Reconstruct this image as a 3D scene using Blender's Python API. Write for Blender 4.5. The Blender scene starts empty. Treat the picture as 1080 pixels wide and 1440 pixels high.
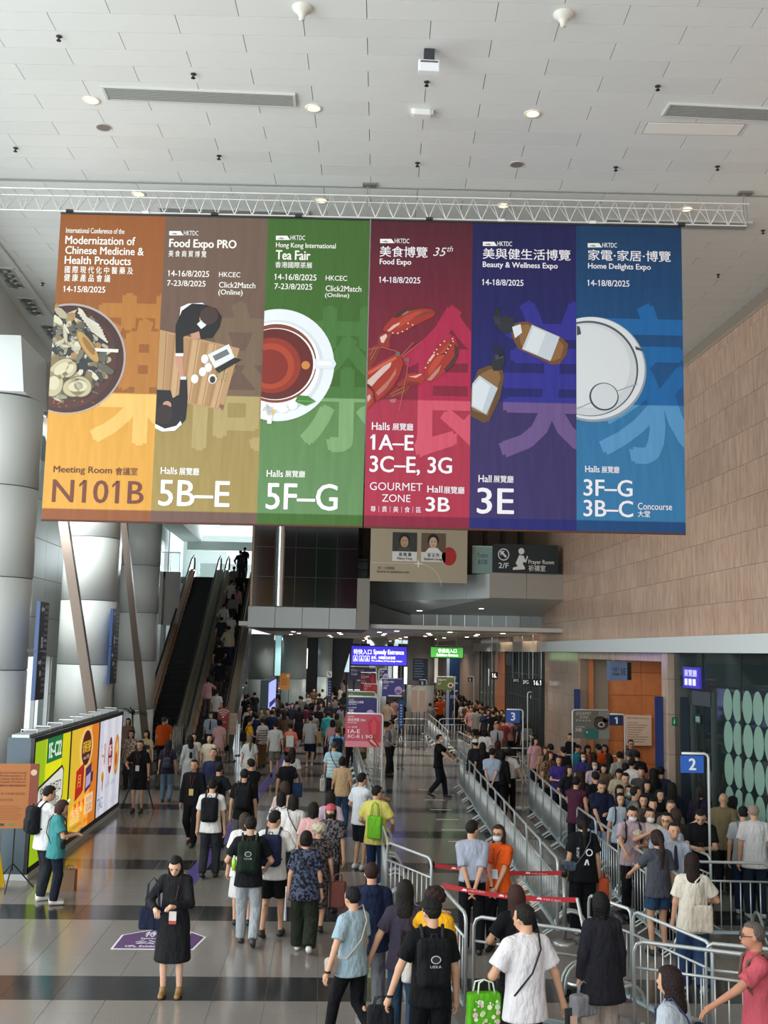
import bpy, bmesh, math, random
import numpy as np
from mathutils import Vector, Matrix

S = bpy.context.scene
C = S.collection
rnd = random.Random(7)

# ------------------------------------------------------------------ camera
# 1080 x 1440 frame, f = 1500 px, eye 4.0 m above the concourse floor
F, RHO, PITCH, YAW = 1500.0, .022, .12974, .05001
def cam_axes():
    f = np.array([math.sin(YAW)*math.cos(PITCH), math.cos(YAW)*math.cos(PITCH), math.sin(PITCH)])
    r0 = np.array([math.cos(YAW), -math.sin(YAW), 0.]); u0 = np.cross(r0, f)
    return math.cos(RHO)*r0+math.sin(RHO)*u0, -math.sin(RHO)*r0+math.cos(RHO)*u0, f
AR, AU, AF = cam_axes()
EYE = np.array([0, 0, 4.])
def ray(x, y): return AF+(x-540)/F*AR-(y-720)/F*AU
def W(x, y, X=None, Y=None, Z=None):
    d = ray(x, y)
    t = X/d[0] if X is not None else (Y/d[1] if Y is not None else (Z-4)/d[2])
    return EYE+t*d
def scale_at(Y): return F/Y
cam_d = bpy.data.cameras.new('camera'); cam = bpy.data.objects.new('camera', cam_d); C.objects.link(cam)
cam_d.sensor_fit = 'VERTICAL'; cam_d.sensor_height = 36; cam_d.lens = F/1440*36; cam_d.clip_end = 400
m = Matrix((( AR[0], AU[0], -AF[0], 0), (AR[1], AU[1], -AF[1], 0), (AR[2], AU[2], -AF[2], 4.0), (0, 0, 0, 1)))
cam.matrix_world = m
S.camera = cam

# ------------------------------------------------------------------ daylight and exposure
world = bpy.data.worlds.new('overcast_sky'); S.world = world; world.use_nodes = True
bg = world.node_tree.nodes['Background']; bg.inputs[0].default_value = (.88, .96, 1, 1); bg.inputs[1].default_value = 1.8
S.view_settings.view_transform = 'Standard'; S.view_settings.look = 'None'
S.view_settings.exposure = -0.37; S.view_settings.gamma = 1; S.view_settings.use_curve_mapping = False
S.cycles.use_denoising = True
S.cycles.max_bounces = 7; S.cycles.diffuse_bounces = 5; S.cycles.glossy_bounces = 3
S.cycles.transmission_bounces = 4; S.cycles.transparent_max_bounces = 10
S.cycles.sample_clamp_indirect = 6; S.cycles.caustics_reflective = False; S.cycles.caustics_refractive = False
def area(name, loc, rot, sx, sy, power, col=(1, 1, 1)):
    l = bpy.data.lights.new(name, 'AREA'); l.shape = 'RECTANGLE'; l.size = sx; l.size_y = sy; l.energy = power; l.color = col
    o = bpy.data.objects.new(name, l); C.objects.link(o); o.location = loc; o.rotation_euler = rot
    return o
# daylight that comes through the glazed harbour side behind the photographer and through the left curtain wall, then two added fill lamps
area('daylight_rear_glazing', (0, -5.5, 6), (math.radians(90), 0, 0), 16, 10, 750, (.97, .99, 1))
area('daylight_left_glazing', (-10.6, 10, 5.2), (math.radians(90), 0, math.radians(-90)), 28, 10, 2400, (.94, .985, 1))
area('corner_fill_light', (-9.4, 3.5, 6), (math.radians(90), 0, math.radians(-17)), 5, 9, 900, (.94, .985, 1))  # added unseen lamp aimed up the hall to brighten the bridge fronts
area('upper_left_fill_light', (-8.2, 27.5, 8.2), (math.radians(78), 0, math.radians(-55)), 6, 3, 950, (.95, .99, 1))  # added lamp hidden behind the nearest column, a local fill for the bridge fascia

# ------------------------------------------------------------------ materials
def lin(h):
    if isinstance(h, str):
        h = h.lstrip('#'); c = [int(h[i:i+2], 16)/255 for i in (0, 2, 4)]
    else: c = h
    return tuple((v/12.92 if v <= .04045 else ((v+.055)/1.055)**2.4) for v in c)+(1,)
MC = {}
def mat(h, rough=.6, metal=0, bump=0, bscale=20, var=0, emit=0, spec=.5, kind=None, coat=0):
    key = (h, rough, metal, bump, bscale, var, emit, spec, kind, coat)
    if key in MC: return MC[key]
    M = bpy.data.materials.new((kind or 'paint')+'_'+h.lstrip('#')); M.use_nodes = True
    nt = M.node_tree; b = nt.nodes['Principled BSDF']; N = nt.nodes.new; L = nt.links.new
    col = lin(h)
    b.inputs['Base Color'].default_value = col; b.inputs['Roughness'].default_value = rough
    b.inputs['Metallic'].default_value = metal; b.inputs['Specular IOR Level'].default_value = spec
    if coat: b.inputs['Coat Weight'].default_value = coat
    if emit:
        b.inputs['Emission Color'].default_value = col; b.inputs['Emission Strength'].default_value = emit
    if bump or var:
        tc = N('ShaderNodeTexCoord'); n = N('ShaderNodeTexNoise'); n.inputs['Scale'].default_value = bscale; n.inputs['Detail'].default_value = 3
        if kind == 'fabric':
            mp = N('ShaderNodeMapping'); mp.inputs['Scale'].default_value = (1, 1, .45); L(tc.outputs['Object'], mp.inputs[0]); L(mp.outputs[0], n.inputs[0])
        else: L(tc.outputs['Object'], n.inputs[0])
        if bump:
            bp = N('ShaderNodeBump'); bp.inputs['Strength'].default_value = bump; bp.inputs['Distance'].default_value = .05
            L(n.outputs[0], bp.inputs['Height']); L(bp.outputs[0], b.inputs['Normal'])
        if var:
            mx = N('ShaderNodeMix'); mx.data_type = 'RGBA'; mx.inputs[6].default_value = tuple(c*(1-var) for c in col[:3])+(1,)
            mx.inputs[7].default_value = tuple(min(1, c*(1+var)) for c in col[:3])+(1,); L(n.outputs[0], mx.inputs[0]); L(mx.outputs[2], b.inputs['Base Color'])
            if emit: L(mx.outputs[2], b.inputs['Emission Color'])
    MC[key] = M; return M
def fabric(h): return mat(h, .85, bump=.9, bscale=13, var=.12, spec=.2, kind='fabric')
def skinm(h): return mat(h, .55, spec=.35, kind='skin')
def hairm(h): return mat(h, .6, bump=.5, bscale=60, var=.3, spec=.25, kind='hair')
steel = mat('#b9bcba', .32, .9, kind='steel')
galv = mat('#c3c9c8', .38, .55, kind='galvanised')
black = mat('#141414', .5, kind='black')
white = mat('#e9ebea', .5, kind='white')
def stone(name, h, h2, rough, scale, stretch, bias=.5, bump=0, obj=True):
    M = bpy.data.materials.new(name); M.use_nodes = True; nt = M.node_tree; b = nt.nodes['Principled BSDF']; N = nt.nodes.new; L = nt.links.new
    tc = N('ShaderNodeTexCoord'); mp = N('ShaderNodeMapping'); mp.inputs['Scale'].default_value = stretch
    oi = N('ShaderNodeObjectInfo'); L(tc.outputs['Object'], mp.inputs[0])
    n = N('ShaderNodeTexNoise'); n.inputs['Scale'].default_value = scale; n.inputs['Detail'].default_value = 6; n.inputs['Roughness'].default_value = .65
    n.noise_dimensions = '4D'; L(mp.outputs[0], n.inputs['Vector'])
    ml = N('ShaderNodeMath'); ml.operation = 'MULTIPLY'; ml.inputs[1].default_value = 40; L(oi.outputs['Random'], ml.inputs[0]); L(ml.outputs[0], n.inputs['W'])
    r = N('ShaderNodeValToRGB'); r.color_ramp.elements[0].position = .3; r.color_ramp.elements[1].position = .7
    r.color_ramp.elements[0].color = lin(h); r.color_ramp.elements[1].color = lin(h2); L(n.outputs[0], r.inputs[0])
    hs = N('ShaderNodeHueSaturation'); mr = N('ShaderNodeMapRange'); mr.inputs['To Min'].default_value = .93; mr.inputs['To Max'].default_value = 1.06
    L(oi.outputs['Random'], mr.inputs[0]); L(mr.outputs[0], hs.inputs['Value']); L(r.outputs[0], hs.inputs['Color']); L(hs.outputs[0], b.inputs['Base Color'])
    b.inputs['Roughness'].default_value = rough
    return M

# ------------------------------------------------------------------ mesh builder
class MB:
    def __init__(s): s.v = []; s.f = []; s.mi = []; s.cur = 0
    def add(s, vs, fs):
        o = len(s.v); s.v += [tuple(map(float, p)) for p in vs]; s.f += [tuple(i+o for i in f) for f in fs]; s.mi += [s.cur]*len(fs); return s
    def box(s, x0, x1, y0, y1, z0, z1):
        return s.add([(x0,y0,z0),(x1,y0,z0),(x1,y1,z0),(x0,y1,z0),(x0,y0,z1),(x1,y0,z1),(x1,y1,z1),(x0,y1,z1)],
                     [(3,2,1,0),(4,5,6,7),(0,1,5,4),(1,2,6,5),(2,3,7,6),(3,0,4,7)])
    def cbox(s, x0, x1, y0, y1, z0, z1, b=.005):       # box with a small chamfer towards -Y and round the rim
        return s.add([(x0,y1,z0),(x1,y1,z0),(x1,y1,z1),(x0,y1,z1),(x0,y0+b,z0),(x1,y0+b,z0),(x1,y0+b,z1),(x0,y0+b,z1),
                      (x0+b,y0,z0+b),(x1-b,y0,z0+b),(x1-b,y0,z1-b),(x0+b,y0,z1-b)],
                     [(3,2,1,0)[::1],(0,1,5,4),(1,2,6,5),(2,3,7,6),(3,0,4,7),(4,5,9,8),(5,6,10,9),(6,7,11,10),(7,4,8,11),(8,9,10,11)])
    def prism(s, pts, y0, y1):                          # outline in XZ pushed along Y
        n = len(pts); vs = [(x, y0, z) for x, z in pts]+[(x, y1, z) for x, z in pts]
        return s.add(vs, [tuple(range(n)), tuple(range(2*n-1, n-1, -1))]+[(i, i+n, (i+1)%n+n, (i+1)%n) for i in range(n)])
    def slab(s, pts, z0, z1):                           # outline in XY pushed along Z
        n = len(pts); vs = [(x, y, z0) for x, y in pts]+[(x, y, z1) for x, y in pts]
        return s.add(vs, [tuple(range(n-1, -1, -1)), tuple(range(n, 2*n))]+[(i, (i+1)%n, (i+1)%n+n, i+n) for i in range(n)])
    def tube(s, path, r, n=8, closed=False, caps=True):
        P = [Vector(p) for p in path]; k = len(P); vs = []; up0 = None
        rr = r if isinstance(r, (list, tuple)) else [r]*k
        for i, p in enumerate(P):
            if closed: t = (P[(i+1) % k]-P[i-1])
            else: t = (P[min(i+1, k-1)]-P[max(i-1, 0)])
            t.normalize()
            if up0 is None:
                up0 = Vector((0, 0, 1)) if abs(t.z) < .9 else Vector((1, 0, 0))
            a = t.cross(up0); a.normalize(); b = a.cross(t); up0 = b
            for j in range(n):
                q = 2*math.pi*j/n; vs.append(p+(a*math.cos(q)+b*math.sin(q))*rr[i])
        fs = []
        for i in range(k if closed else k-1):
            for j in range(n):
                A, B = i*n+j, i*n+(j+1) % n; D, E_ = ((i+1) % k)*n+j, ((i+1) % k)*n+(j+1) % n
                fs.append((A, B, E_, D))
        if caps and not closed: fs += [tuple(range(n-1, -1, -1)), tuple((k-1)*n+j for j in range(n))]
        return s.add(vs, fs)
    def lathe(s, prof, cx=0, cy=0, n=20, a0=0, a1=2*math.pi):    # profile [(r, z)]
        full = abs(a1-a0-2*math.pi) < 1e-6; m_ = n if full else n+1; vs = []
        for r, z in prof:
            for j in range(m_):
                q = a0+(a1-a0)*j/n; vs.append((cx+r*math.cos(q), cy+r*math.sin(q), z))
        fs = [(i*m_+j, i*m_+(j+1) % m_, (i+1)*m_+(j+1) % m_, (i+1)*m_+j) for i in range(len(prof)-1) for j in range(n if not full else m_)]
        return s.add(vs, fs)
    def mesh(s, name, mats, smooth=False):
        me = bpy.data.meshes.new(name); me.from_pydata(s.v, [], s.f)
        for m_ in (mats if isinstance(mats, (list, tuple)) else [mats]): me.materials.append(m_)
        if any(s.mi): me.polygons.foreach_set('material_index', s.mi)
        if smooth: me.polygons.foreach_set('use_smooth', [True]*len(me.polygons))
        me.update(); return me
    def build(s, name, mats, parent=None, smooth=False, **k):
        return link(name, s.mesh(name, mats, smooth), parent, **k)
def link(name, me, parent=None, loc=None, rot=None, label=None, kind=None):
    o = bpy.data.objects.new(name, me); C.objects.link(o)
    if parent is not None: o.parent = parent
    if loc is not None: o.location = loc
    if rot is not None: o.rotation_euler = rot
    if label: o['label'] = label
    if kind: o['kind'] = kind
    return o
def thing(name, label, cat, loc=(0, 0, 0), rz=0, group=None, kind=None, sc=None):
    o = bpy.data.objects.new(name, None); C.objects.link(o); o.location = loc; o.rotation_euler = (0, 0, rz); o.empty_display_size = .1
    if label: o['label'] = label
    if cat: o['category'] = cat
    if group: o['group'] = group
    if kind: o['kind'] = kind
    if sc: o.scale = (sc,)*3
    return o
def tag(o, label, cat, group=None):
    o['label'] = label; o['category'] = cat
    if group: o['group'] = group
    return o
def copy_tree(o, parent=None):
    c = o.copy(); C.objects.link(c)
    if parent is not None: c.parent = parent
    for ch in KIDS.get(o.name, []): copy_tree(ch, c)
    return c
KIDS = {}
def note_kids(root):
    def walk(o):
        k = [c for c in C.objects if c.parent == o]; KIDS[o.name] = k
        for c in k: walk(c)
    walk(root)

# ------------------------------------------------------------------ flat print: lettering and shapes in a local XZ plane (facing -Y)
TXC = {}
def glyph_mesh(s, bold=0.0, shear=0.0):
    key = (s, bold, shear)
    if key not in TXC:
        cu = bpy.data.curves.new('lettering', 'FONT'); cu.body = s; cu.size = 1; cu.offset = bold; cu.resolution_u = 3; cu.shear = shear
        o = bpy.data.objects.new('lettering', cu); C.objects.link(o)
        dg = bpy.context.evaluated_depsgraph_get(); me = o.evaluated_get(dg).to_mesh()
        v = np.empty(len(me.vertices)*3, 'f'); me.vertices.foreach_get('co', v); v = v.reshape(-1, 3)[:, :2].copy()
        f = [tuple(p.vertices) for p in me.polygons]
        cap = 0
        for i, ch in enumerate(s):                     # give the figure 1 its slanted flag
            if ch == '1' and s != '1' and (i == 0 or s[:i].strip()):
                o.data.body = s[:i+1]; bpy.context.view_layer.update(); m2 = o.evaluated_get(bpy.context.evaluated_depsgraph_get()).to_mesh()
                q = np.empty(len(m2.vertices)*3, 'f'); m2.vertices.foreach_get('co', q); q = q.reshape(-1, 3); xr = q[:, 0].max(); top = q[q[:, 0] > xr-.02, 1].max(); w_ = .07+2*bold
                n0 = len(v); v = np.concatenate([v, np.array([(xr-w_*.5, top), (xr-w_, top), (xr-w_-.13, top-.12), (xr-w_-.13, top-.12-w_*1.1), (xr-w_*.5, top-.02)], 'f')]); f.append((n0, n0+1, n0+2, n0+3, n0+4))
        if s == '1':
            xl, xr, top = v[:, 0].min(), v[:, 0].max(), v[:, 1].max(); n0 = len(v); v = np.concatenate([v, np.array([(xr, top), (xl, top), (xl-.13, top-.12), (xl-.13, top-.22), (xr, top-.04)], 'f')]); f.append((n0, n0+1, n0+2, n0+3, n0+4))
        o.evaluated_get(dg).to_mesh_clear(); bpy.data.objects.remove(o); bpy.data.curves.remove(cu)
        TXC[key] = (v, f)
    return TXC[key]
def clip_poly(P, xmin=None, xmax=None):
    for lim, sgn in ((xmin, 1), (xmax, -1)):
        if lim is None: continue
        out = []
        for i in range(len(P)):
            a, b = P[i-1], P[i]; da, db = (a[0]-lim)*sgn, (b[0]-lim)*sgn
            if (da >= 0) != (db >= 0):
                t = da/(da-db); out.append((lim, a[1]+t*(b[1]-a[1])))
            if db >= 0: out.append(b)
        P = out
        if not P: break
    return P
class Print:
    """flat printed shapes; (u, w) local plane coordinates, layer k lies k*step in front of the sheet"""
    def __init__(s, y=0.0, step=.002): s.y = y; s.step = step; s.parts = {}
    def mb(s, col): return s.parts.setdefault(col, MB())
    def poly(s, col, pts, k=1, xmin=None, xmax=None):
        P = clip_poly(list(pts), xmin, xmax)
        if len(P) < 3: return
        a = sum(P[i-1][0]*P[i][1]-P[i][0]*P[i-1][1] for i in range(len(P)))
        if a < 0: P = P[::-1]
        s.mb(col).add([(x, s.y-k*s.step, z) for x, z in P], [tuple(range(len(P)))])
    def rect(s, col, x0, z0, x1, z1, k=1): s.poly(col, [(x0, z0), (x1, z0), (x1, z1), (x0, z1)], k)
    def disc(s, col, cx, cz, rx, rz=None, k=1, n=28, a0=0, a1=360, rot=0, **kw):
        rz = rz or rx; c_, s_ = math.cos(math.radians(rot)), math.sin(math.radians(rot)); P = []
        for i in range(n):
            q = math.radians(a0+(a1-a0)*i/(n if a1-a0 >= 360 else n-1)); x, z = rx*math.cos(q), rz*math.sin(q)
            P.append((cx+x*c_-z*s_, cz+x*s_+z*c_))
        s.poly(col, P, k, **kw)
    def line(s, col, pts, w, k=1):
        for a, b in zip(pts[:-1], pts[1:]):
            dx, dz = b[0]-a[0], b[1]-a[1]; l = math.hypot(dx, dz) or 1; nx, nz = -dz/l*w/2, dx/l*w/2
            s.poly(col, [(a[0]+nx, a[1]+nz), (b[0]+nx, b[1]+nz), (b[0]-nx, b[1]-nz), (a[0]-nx, a[1]-nz)], k)
    def text(s, col, t, x0, z0, x1, z1, k=2, bold=0.0, xmin=None, xmax=None, shear=0.0, heavy=.013):    # ink box
        cjk = any(ord(c) > 0x2e80 for c in t); v, f = glyph_mesh(t, min(bold, 0), shear)
        if not len(v): return
        if bold > 0 and not getattr(s, 'once', False):        # heavier strokes: the same ink again, a hair to either side
            s.once = True; d = (z1-z0)*(heavy if cjk else bold*1.25)
            for q, (a, b) in enumerate(((-d, 0), (d, 0), (0, d*.6), (0, -d*.6))): s.text(col, t, x0+a, z0+b, x1+a, z1+b, k+.12*(q+1), bold, xmin, xmax, shear)
            s.once = False
        lo, hi = v.min(0), v.max(0); q = (v-lo)/np.maximum(hi-lo, 1e-6)
        X = x0+q[:, 0]*(x1-x0); Z = z0+q[:, 1]*(z1-z0); mb = s.mb(col); y = s.y-k*s.step
        if xmax is None and xmin is None:
            mb.add([(a, y, b) for a, b in zip(X, Z)], f)
        else:
            for p in f:
                P = clip_poly([(X[i], Z[i]) for i in p], xmin, xmax)
                if len(P) >= 3: mb.add([(a, y, b) for a, b in P], [tuple(range(len(P)))])
    def build(s, parent, names=None, emit=0, rough=.6, bump=0):
        out = []
        for col, mb in s.parts.items():
            M = MC.get(('alpha', col)) or mat(col, rough, emit=emit, bump=bump, bscale=3)
            out.append(mb.build((names or {}).get(col, 'lettering'), M, parent))
        return out
def alpha_mat(h, a):
    M = bpy.data.materials.new('sheer_print'); M.use_nodes = True; nt = M.node_tree; b = nt.nodes['Principled BSDF']
    b.inputs['Base Color'].default_value = lin(h); b.inputs['Alpha'].default_value = a; b.inputs['Roughness'].default_value = .7
    key = h+'@%d' % (a*100); MC[('alpha', key)] = M; return key
# ================================================================== STRUCTURE
CZ = 10.85                       # ceiling height
TH = -.05                        # the ceiling grid and the banners are turned a little against the hall
ct, st = math.cos(TH), math.sin(TH)
def grid(u, v): return (u*ct-v*st, u*st+v*ct)
def project(P):
    d = np.array(P, float)-EYE; z = d@AF
    if z < .1: return -9e3, -9e3
    return 540+F*(d@AR)/z, 720-F*(d@AU)/z

# ---- floor: polished granite, pale field with dark cross bands every 3.62 m
def granite(name, obj_rand=True, bands=False):
    M = bpy.data.materials.new(name); M.use_nodes = True; nt = M.node_tree; b = nt.nodes['Principled BSDF']; N = nt.nodes.new; L = nt.links.new
    tc = N('ShaderNodeTexCoord'); n = N('ShaderNodeTexNoise'); n.inputs['Scale'].default_value = 90; n.inputs['Detail'].default_value = 2
    n2 = N('ShaderNodeTexNoise'); n2.inputs['Scale'].default_value = .35
    geo = N('ShaderNodeNewGeometry'); L(geo.outputs['Position'], n.inputs['Vector']); L(geo.outputs['Position'], n2.inputs['Vector'])
    def ramp(a, c, src):
        r = N('ShaderNodeValToRGB'); r.color_ramp.elements[0].position = .35; r.color_ramp.elements[1].position = .65
        r.color_ramp.elements[0].color = lin(a); r.color_ramp.elements[1].color = lin(c); L(src, r.inputs[0]); return r.outputs[0]
    pale = ramp('#736e68', '#908a83', n.outputs[0]); dark = ramp('#2b2b2b', '#3a3a3b', n.outputs[0])
    if bands:
        sx = N('ShaderNodeSeparateXYZ'); L(geo.outputs['Position'], sx.inputs[0])
        def mth(op, a, v=None, b_=None):
            k = N('ShaderNodeMath'); k.operation = op; L(a, k.inputs[0])
            if v is not None: k.inputs[1].default_value = v
            if b_ is not None: L(b_, k.inputs[1])
            return k.outputs[0]
        y = mth('FRACT', mth('DIVIDE', mth('ADD', sx.outputs[1], -12.88+3.62*20), 3.62)); isd = mth('LESS_THAN', y, .905/3.62)
        jy = mth('LESS_THAN', mth('FRACT', mth('DIVIDE', mth('ADD', sx.outputs[1], -12.88+.4525*100), .4525)), .010)
        jx = mth('LESS_THAN', mth('FRACT', mth('DIVIDE', mth('ADD', sx.outputs[0], 60), .6)), .010)
        mx = N('ShaderNodeMix'); mx.data_type = 'RGBA'; L(isd, mx.inputs[0]); L(pale, mx.inputs[6]); L(dark, mx.inputs[7])
        j = mth('MAXIMUM', jx, b_=jy); m2 = N('ShaderNodeMix'); m2.data_type = 'RGBA'; L(j, m2.inputs[0]); L(mx.outputs[2], m2.inputs[6]); m2.inputs[7].default_value = lin('#8a8781')
        L(m2.outputs[2], b.inputs['Base Color'])
    else: L(dark if 'dark' in name else pale, b.inputs['Base Color'])
    mr = N('ShaderNodeMapRange'); mr.inputs['To Min'].default_value = .10; mr.inputs['To Max'].default_value = .2; L(n2.outputs[0], mr.inputs[0]); L(mr.outputs[0], b.inputs['Roughness'])
    b.inputs['Specular IOR Level'].default_value = .6
    return M
g_pale, g_dark, g_far = granite('pale_granite'), granite('dark_granite'), granite('granite_field', bands=True)
NROW = 19; Y0F = 12.88-.4525*5
YF1 = Y0F+NROW*.4525
floor = MB().box(-14, 14, -6, Y0F, -.2, 0).box(-14, 14, YF1, 110, -.2, 0).box(-14, -5.4, Y0F, YF1, -.2, 0).box(6.0, 14, Y0F, YF1, -.2, 0).build('floor', g_far, kind='structure')
MB().box(-5.4, 6.0, Y0F, YF1, -.2, -.004).build('joint_bed', mat('#8a8781', .7), floor)
tm = {}
for key, M in (('p', g_pale), ('d', g_dark)):
    tm[key] = MB().box(.003, .597, .002, .4505, -.02, 0).mesh('floor_tile', M)
for r in range(NROW):
    y = Y0F+r*.4525; k = 'd' if ((y-12.88+.01) % 3.62) < .9 else 'p'
    hw = 460/1500*(y+.5)
    for c in range(19):
        x = -5.4+.6*c
        link('floor_tile', tm[k], floor, (x, y, 0))

# ---- ceiling: long metal panels in running bond
c_panel = mat('#e2e5e2', .55, kind='ceiling_panel', var=.03, bscale=2)
c_panel2 = mat('#dfe2df', .5, kind='ceiling_panel', var=.03, bscale=2)
ceil = MB().box(-6.6, 8.6, -6, 62, CZ+.03, CZ+.4).build('ceiling', mat('#8d908e', .9), kind='structure')
PW, PD, U0, V0 = 1.403, .354, -.305, 11.23
pan = [MB().box(.004, PW-.004, .004, PD-.004, 0, .028).mesh('ceiling_panel', m_) for m_ in (c_panel, c_panel2)]
rest = MB(); npan = 0
GAPV = V0+PD*10.6                     # the wide movement joint runs across here
for k in range(-48, 95):
    v = V0+k*PD; off = U0+(k % 2)*PW/2
    if V0+k*PD > GAPV: v += .07
    for j in range(-8, 8):
        u = off+j*PW; cx, cy = grid(u+PW/2, v+PD/2)
        x, y = project((cx, cy, CZ)); ux, uy = grid(u, v)
        if ux > 7.9 or ux+PW < -6.1: continue
        vis = -60 < x < 1140 and -25 < y < 560 and (y < 300 or x < 90 or x > 950)
        if vis and npan < 300 and cy < 24 and ux+PW < 7.95:
            link('ceiling_panel', pan[(j*7+k*3) % 5 == 0], ceil, (ux, uy, CZ), (0, 0, TH)); npan += 1
        elif cy > -5 and ux < 7.95:
            w = min(PW, 7.97-ux)
            pts = [grid(a, b) for a, b in ((u+.004, v+.004), (u+w-.004, v+.004), (u+w-.004, v+PD-.004), (u+.004, v+PD-.004))]
            rest.slab(pts, CZ, CZ+.028)
rest.build('ceiling_panels', c_panel, ceil, kind='stuff')
# wide movement joint bead
a, b = grid(-7, GAPV+PD*.4), grid(9, GAPV+PD*.4)
MB().slab([(a[0], a[1]-.02), (b[0], b[1]-.02), (b[0], b[1]+.02), (a[0], a[1]+.02)], CZ-.015, CZ+.02).build('joint_bead', mat('#9fa2a0', .5), ceil)
# left lighting band and bulkhead
band = MB()
band.slab([(-5.95, 8), (-5.85, 18.6), (-6.15, 30), (-6.25, 60), (-7.2, 60), (-6.85, 28), (-6.45, 19.9), (-6.35, 8)], CZ-.05, CZ+.25)
band.build('trim_1', mat('#e6ebe9', .5), kind='structure')
bul = MB(); bul.slab([(-6.35, 8), (-6.45, 19.9), (-6.85, 28), (-7.2, 60), (-8.2, 60), (-8.2, 8)], 9.84, CZ+.25)
bul.build('trim_2', mat('#d9dedb', .6), kind='structure')
# ribbed slot along the right-hand wall
trim3 = MB().box(7.95, 8.1, -6, 45, CZ+.02, CZ+.35).build('trim_3', mat('#4b443c', .7), kind='structure')
sl = MB().box(-.008, .008, -6, 45, -.02, .02).mesh('slat', mat('#a99c8d', .5))
for i in range(9):
    t = i/8; link('slat', sl, trim3, (7.99+.05*t, 0, CZ-.01-.19*t))
MB().box(8.0, 8.06, -6, 45, 10.60, 10.645).build('edge_bead', mat('#b5a899', .5), trim3)

# ---- right wall: polished travertine tiles
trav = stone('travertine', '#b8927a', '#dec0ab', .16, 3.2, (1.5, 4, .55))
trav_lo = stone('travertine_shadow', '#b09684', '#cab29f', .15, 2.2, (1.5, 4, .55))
MB().box(8.09, 8.6, -6, 62, 4.2, CZ).build('wall_right', mat('#c9b39f', .6), kind='structure')
wall = [o for o in C.objects if o.name == 'wall_right'][0]
TL, THt = .93, .66
wt = MB().box(-.03, .04, .003, TL-.003, .003, THt-.003).mesh('wall_tile', trav)
for r in range(10):
    z = 4.47+r*THt; h = THt if r < 9 else None
    for c in range(0, 31):
        y = 18.2+c*TL+(r % 2)*TL*.5
        x0, _ = project((8.05, y, z)); 
        if r == 9:
            if c == 0: MB().box(8.02, 8.09, 18.2, 47, z, 10.62).build('wall_tile', trav, wall)
            continue
        link('wall_tile', wt, wall, (8.05, y, z))
MB().box(8.024, 8.09, -6, 18.7, 4.47, 10.62).build('wall_tiles', trav, wall, kind='stuff')
MB().box(8.02, 8.09, 18.2, 47, 3.9, 4.47).box(8.02, 8.09, 46, 62, 4.4, 10.62).build('wall_tiles', trav, wall, kind='stuff')

# ---- long white canopy over the hall entrances
cn = MB().box(7.72, 8.3, 4, 38.8, 4.11, 4.46).build('trim_4', mat('#dfe5e4', .45), kind='structure')
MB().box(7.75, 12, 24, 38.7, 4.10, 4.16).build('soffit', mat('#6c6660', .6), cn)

# ---- glazed hall front with frosted discs (X = 8, Y 12..24.7)
def glass_mat(name, h, a, rough=.04):
    M = bpy.data.materials.new(name); M.use_nodes = True; b = M.node_tree.nodes['Principled BSDF']
    b.inputs['Base Color'].default_value = lin(h); b.inputs['Roughness'].default_value = rough; b.inputs['Alpha'].default_value = a; b.inputs['Specular IOR Level'].default_value = .8
    return M
g_dark_glass = glass_mat('smoky_glass', '#2b3a3a', .62)
g_clear = glass_mat('clear_glass', '#a9c9c4', .28)
disc_m = glass_mat('frosted_disc', '#8fb3a2', .93, .35)
w1 = MB().box(7.98, 8.0, 12.0, 24.4, 0.12, 4.11).build('window_1', g_dark_glass, kind='structure')
for i, y in enumerate([12, 14.1, 16.2, 18.3, 20.4, 22.5]):
    MB().box(7.96, 8.03, y-.02, y+.02, 0, 4.11).build('mullion', mat('#252b2c', .4), w1)
MB().box(7.95, 8.05, 12, 24.4, 0, .12).build('bottom_rail', mat('#2a2f30', .4), w1)
me = MB(); n_ = 20
me.add([(0, .235*math.cos(2*math.pi*i/n_), .312*math.sin(2*math.pi*i/n_)) for i in range(n_)]+[(-.006, .235*math.cos(2*math.pi*i/n_), .312*math.sin(2*math.pi*i/n_)) for i in range(n_)],
       [tuple(range(n_-1, -1, -1)), tuple(range(n_, 2*n_))]+[(i, (i+1) % n_, (i+1) % n_+n_, i+n_) for i in range(n_)])
me = me.mesh('frosted_disc', disc_m)
for r in range(5):
    for c in range(13):
        y = 15.1+c*.5
        link('frosted_disc', me, w1, (7.975, y, 3.10-.63*r))
MB().box(7.99, 8.03, 22.0, 23.1, .1, 3.0).build('door_leaf', mat('#0e1213', .2), w1)
for y in (21.9, 23.15): MB().box(7.93, 8.04, y-.04, y+.04, 0, 3.3).build('door_post', mat('#5b6462', .3, .5), w1)
MB().box(7.93, 8.04, 21.9, 23.15, 3.0, 3.3).build('door_head', mat('#5b6462', .3, .5), w1)
pr = Print(); pr.rect('#123c33', -.16, 0, .16, .18); pr.text('#bfe6da', '展覽廳', -.13, .03, .13, .15); t = thing('exit_sign', 'small green entrance plate above the dark glass door by the frosted discs', 'sign', (7.92, 22.7, 2.62), -math.pi/2)
MB().box(-.17, .17, .002, .03, -.01, .19).build('plate', mat('#0d2a24', .5), t); pr.build(t)
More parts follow.
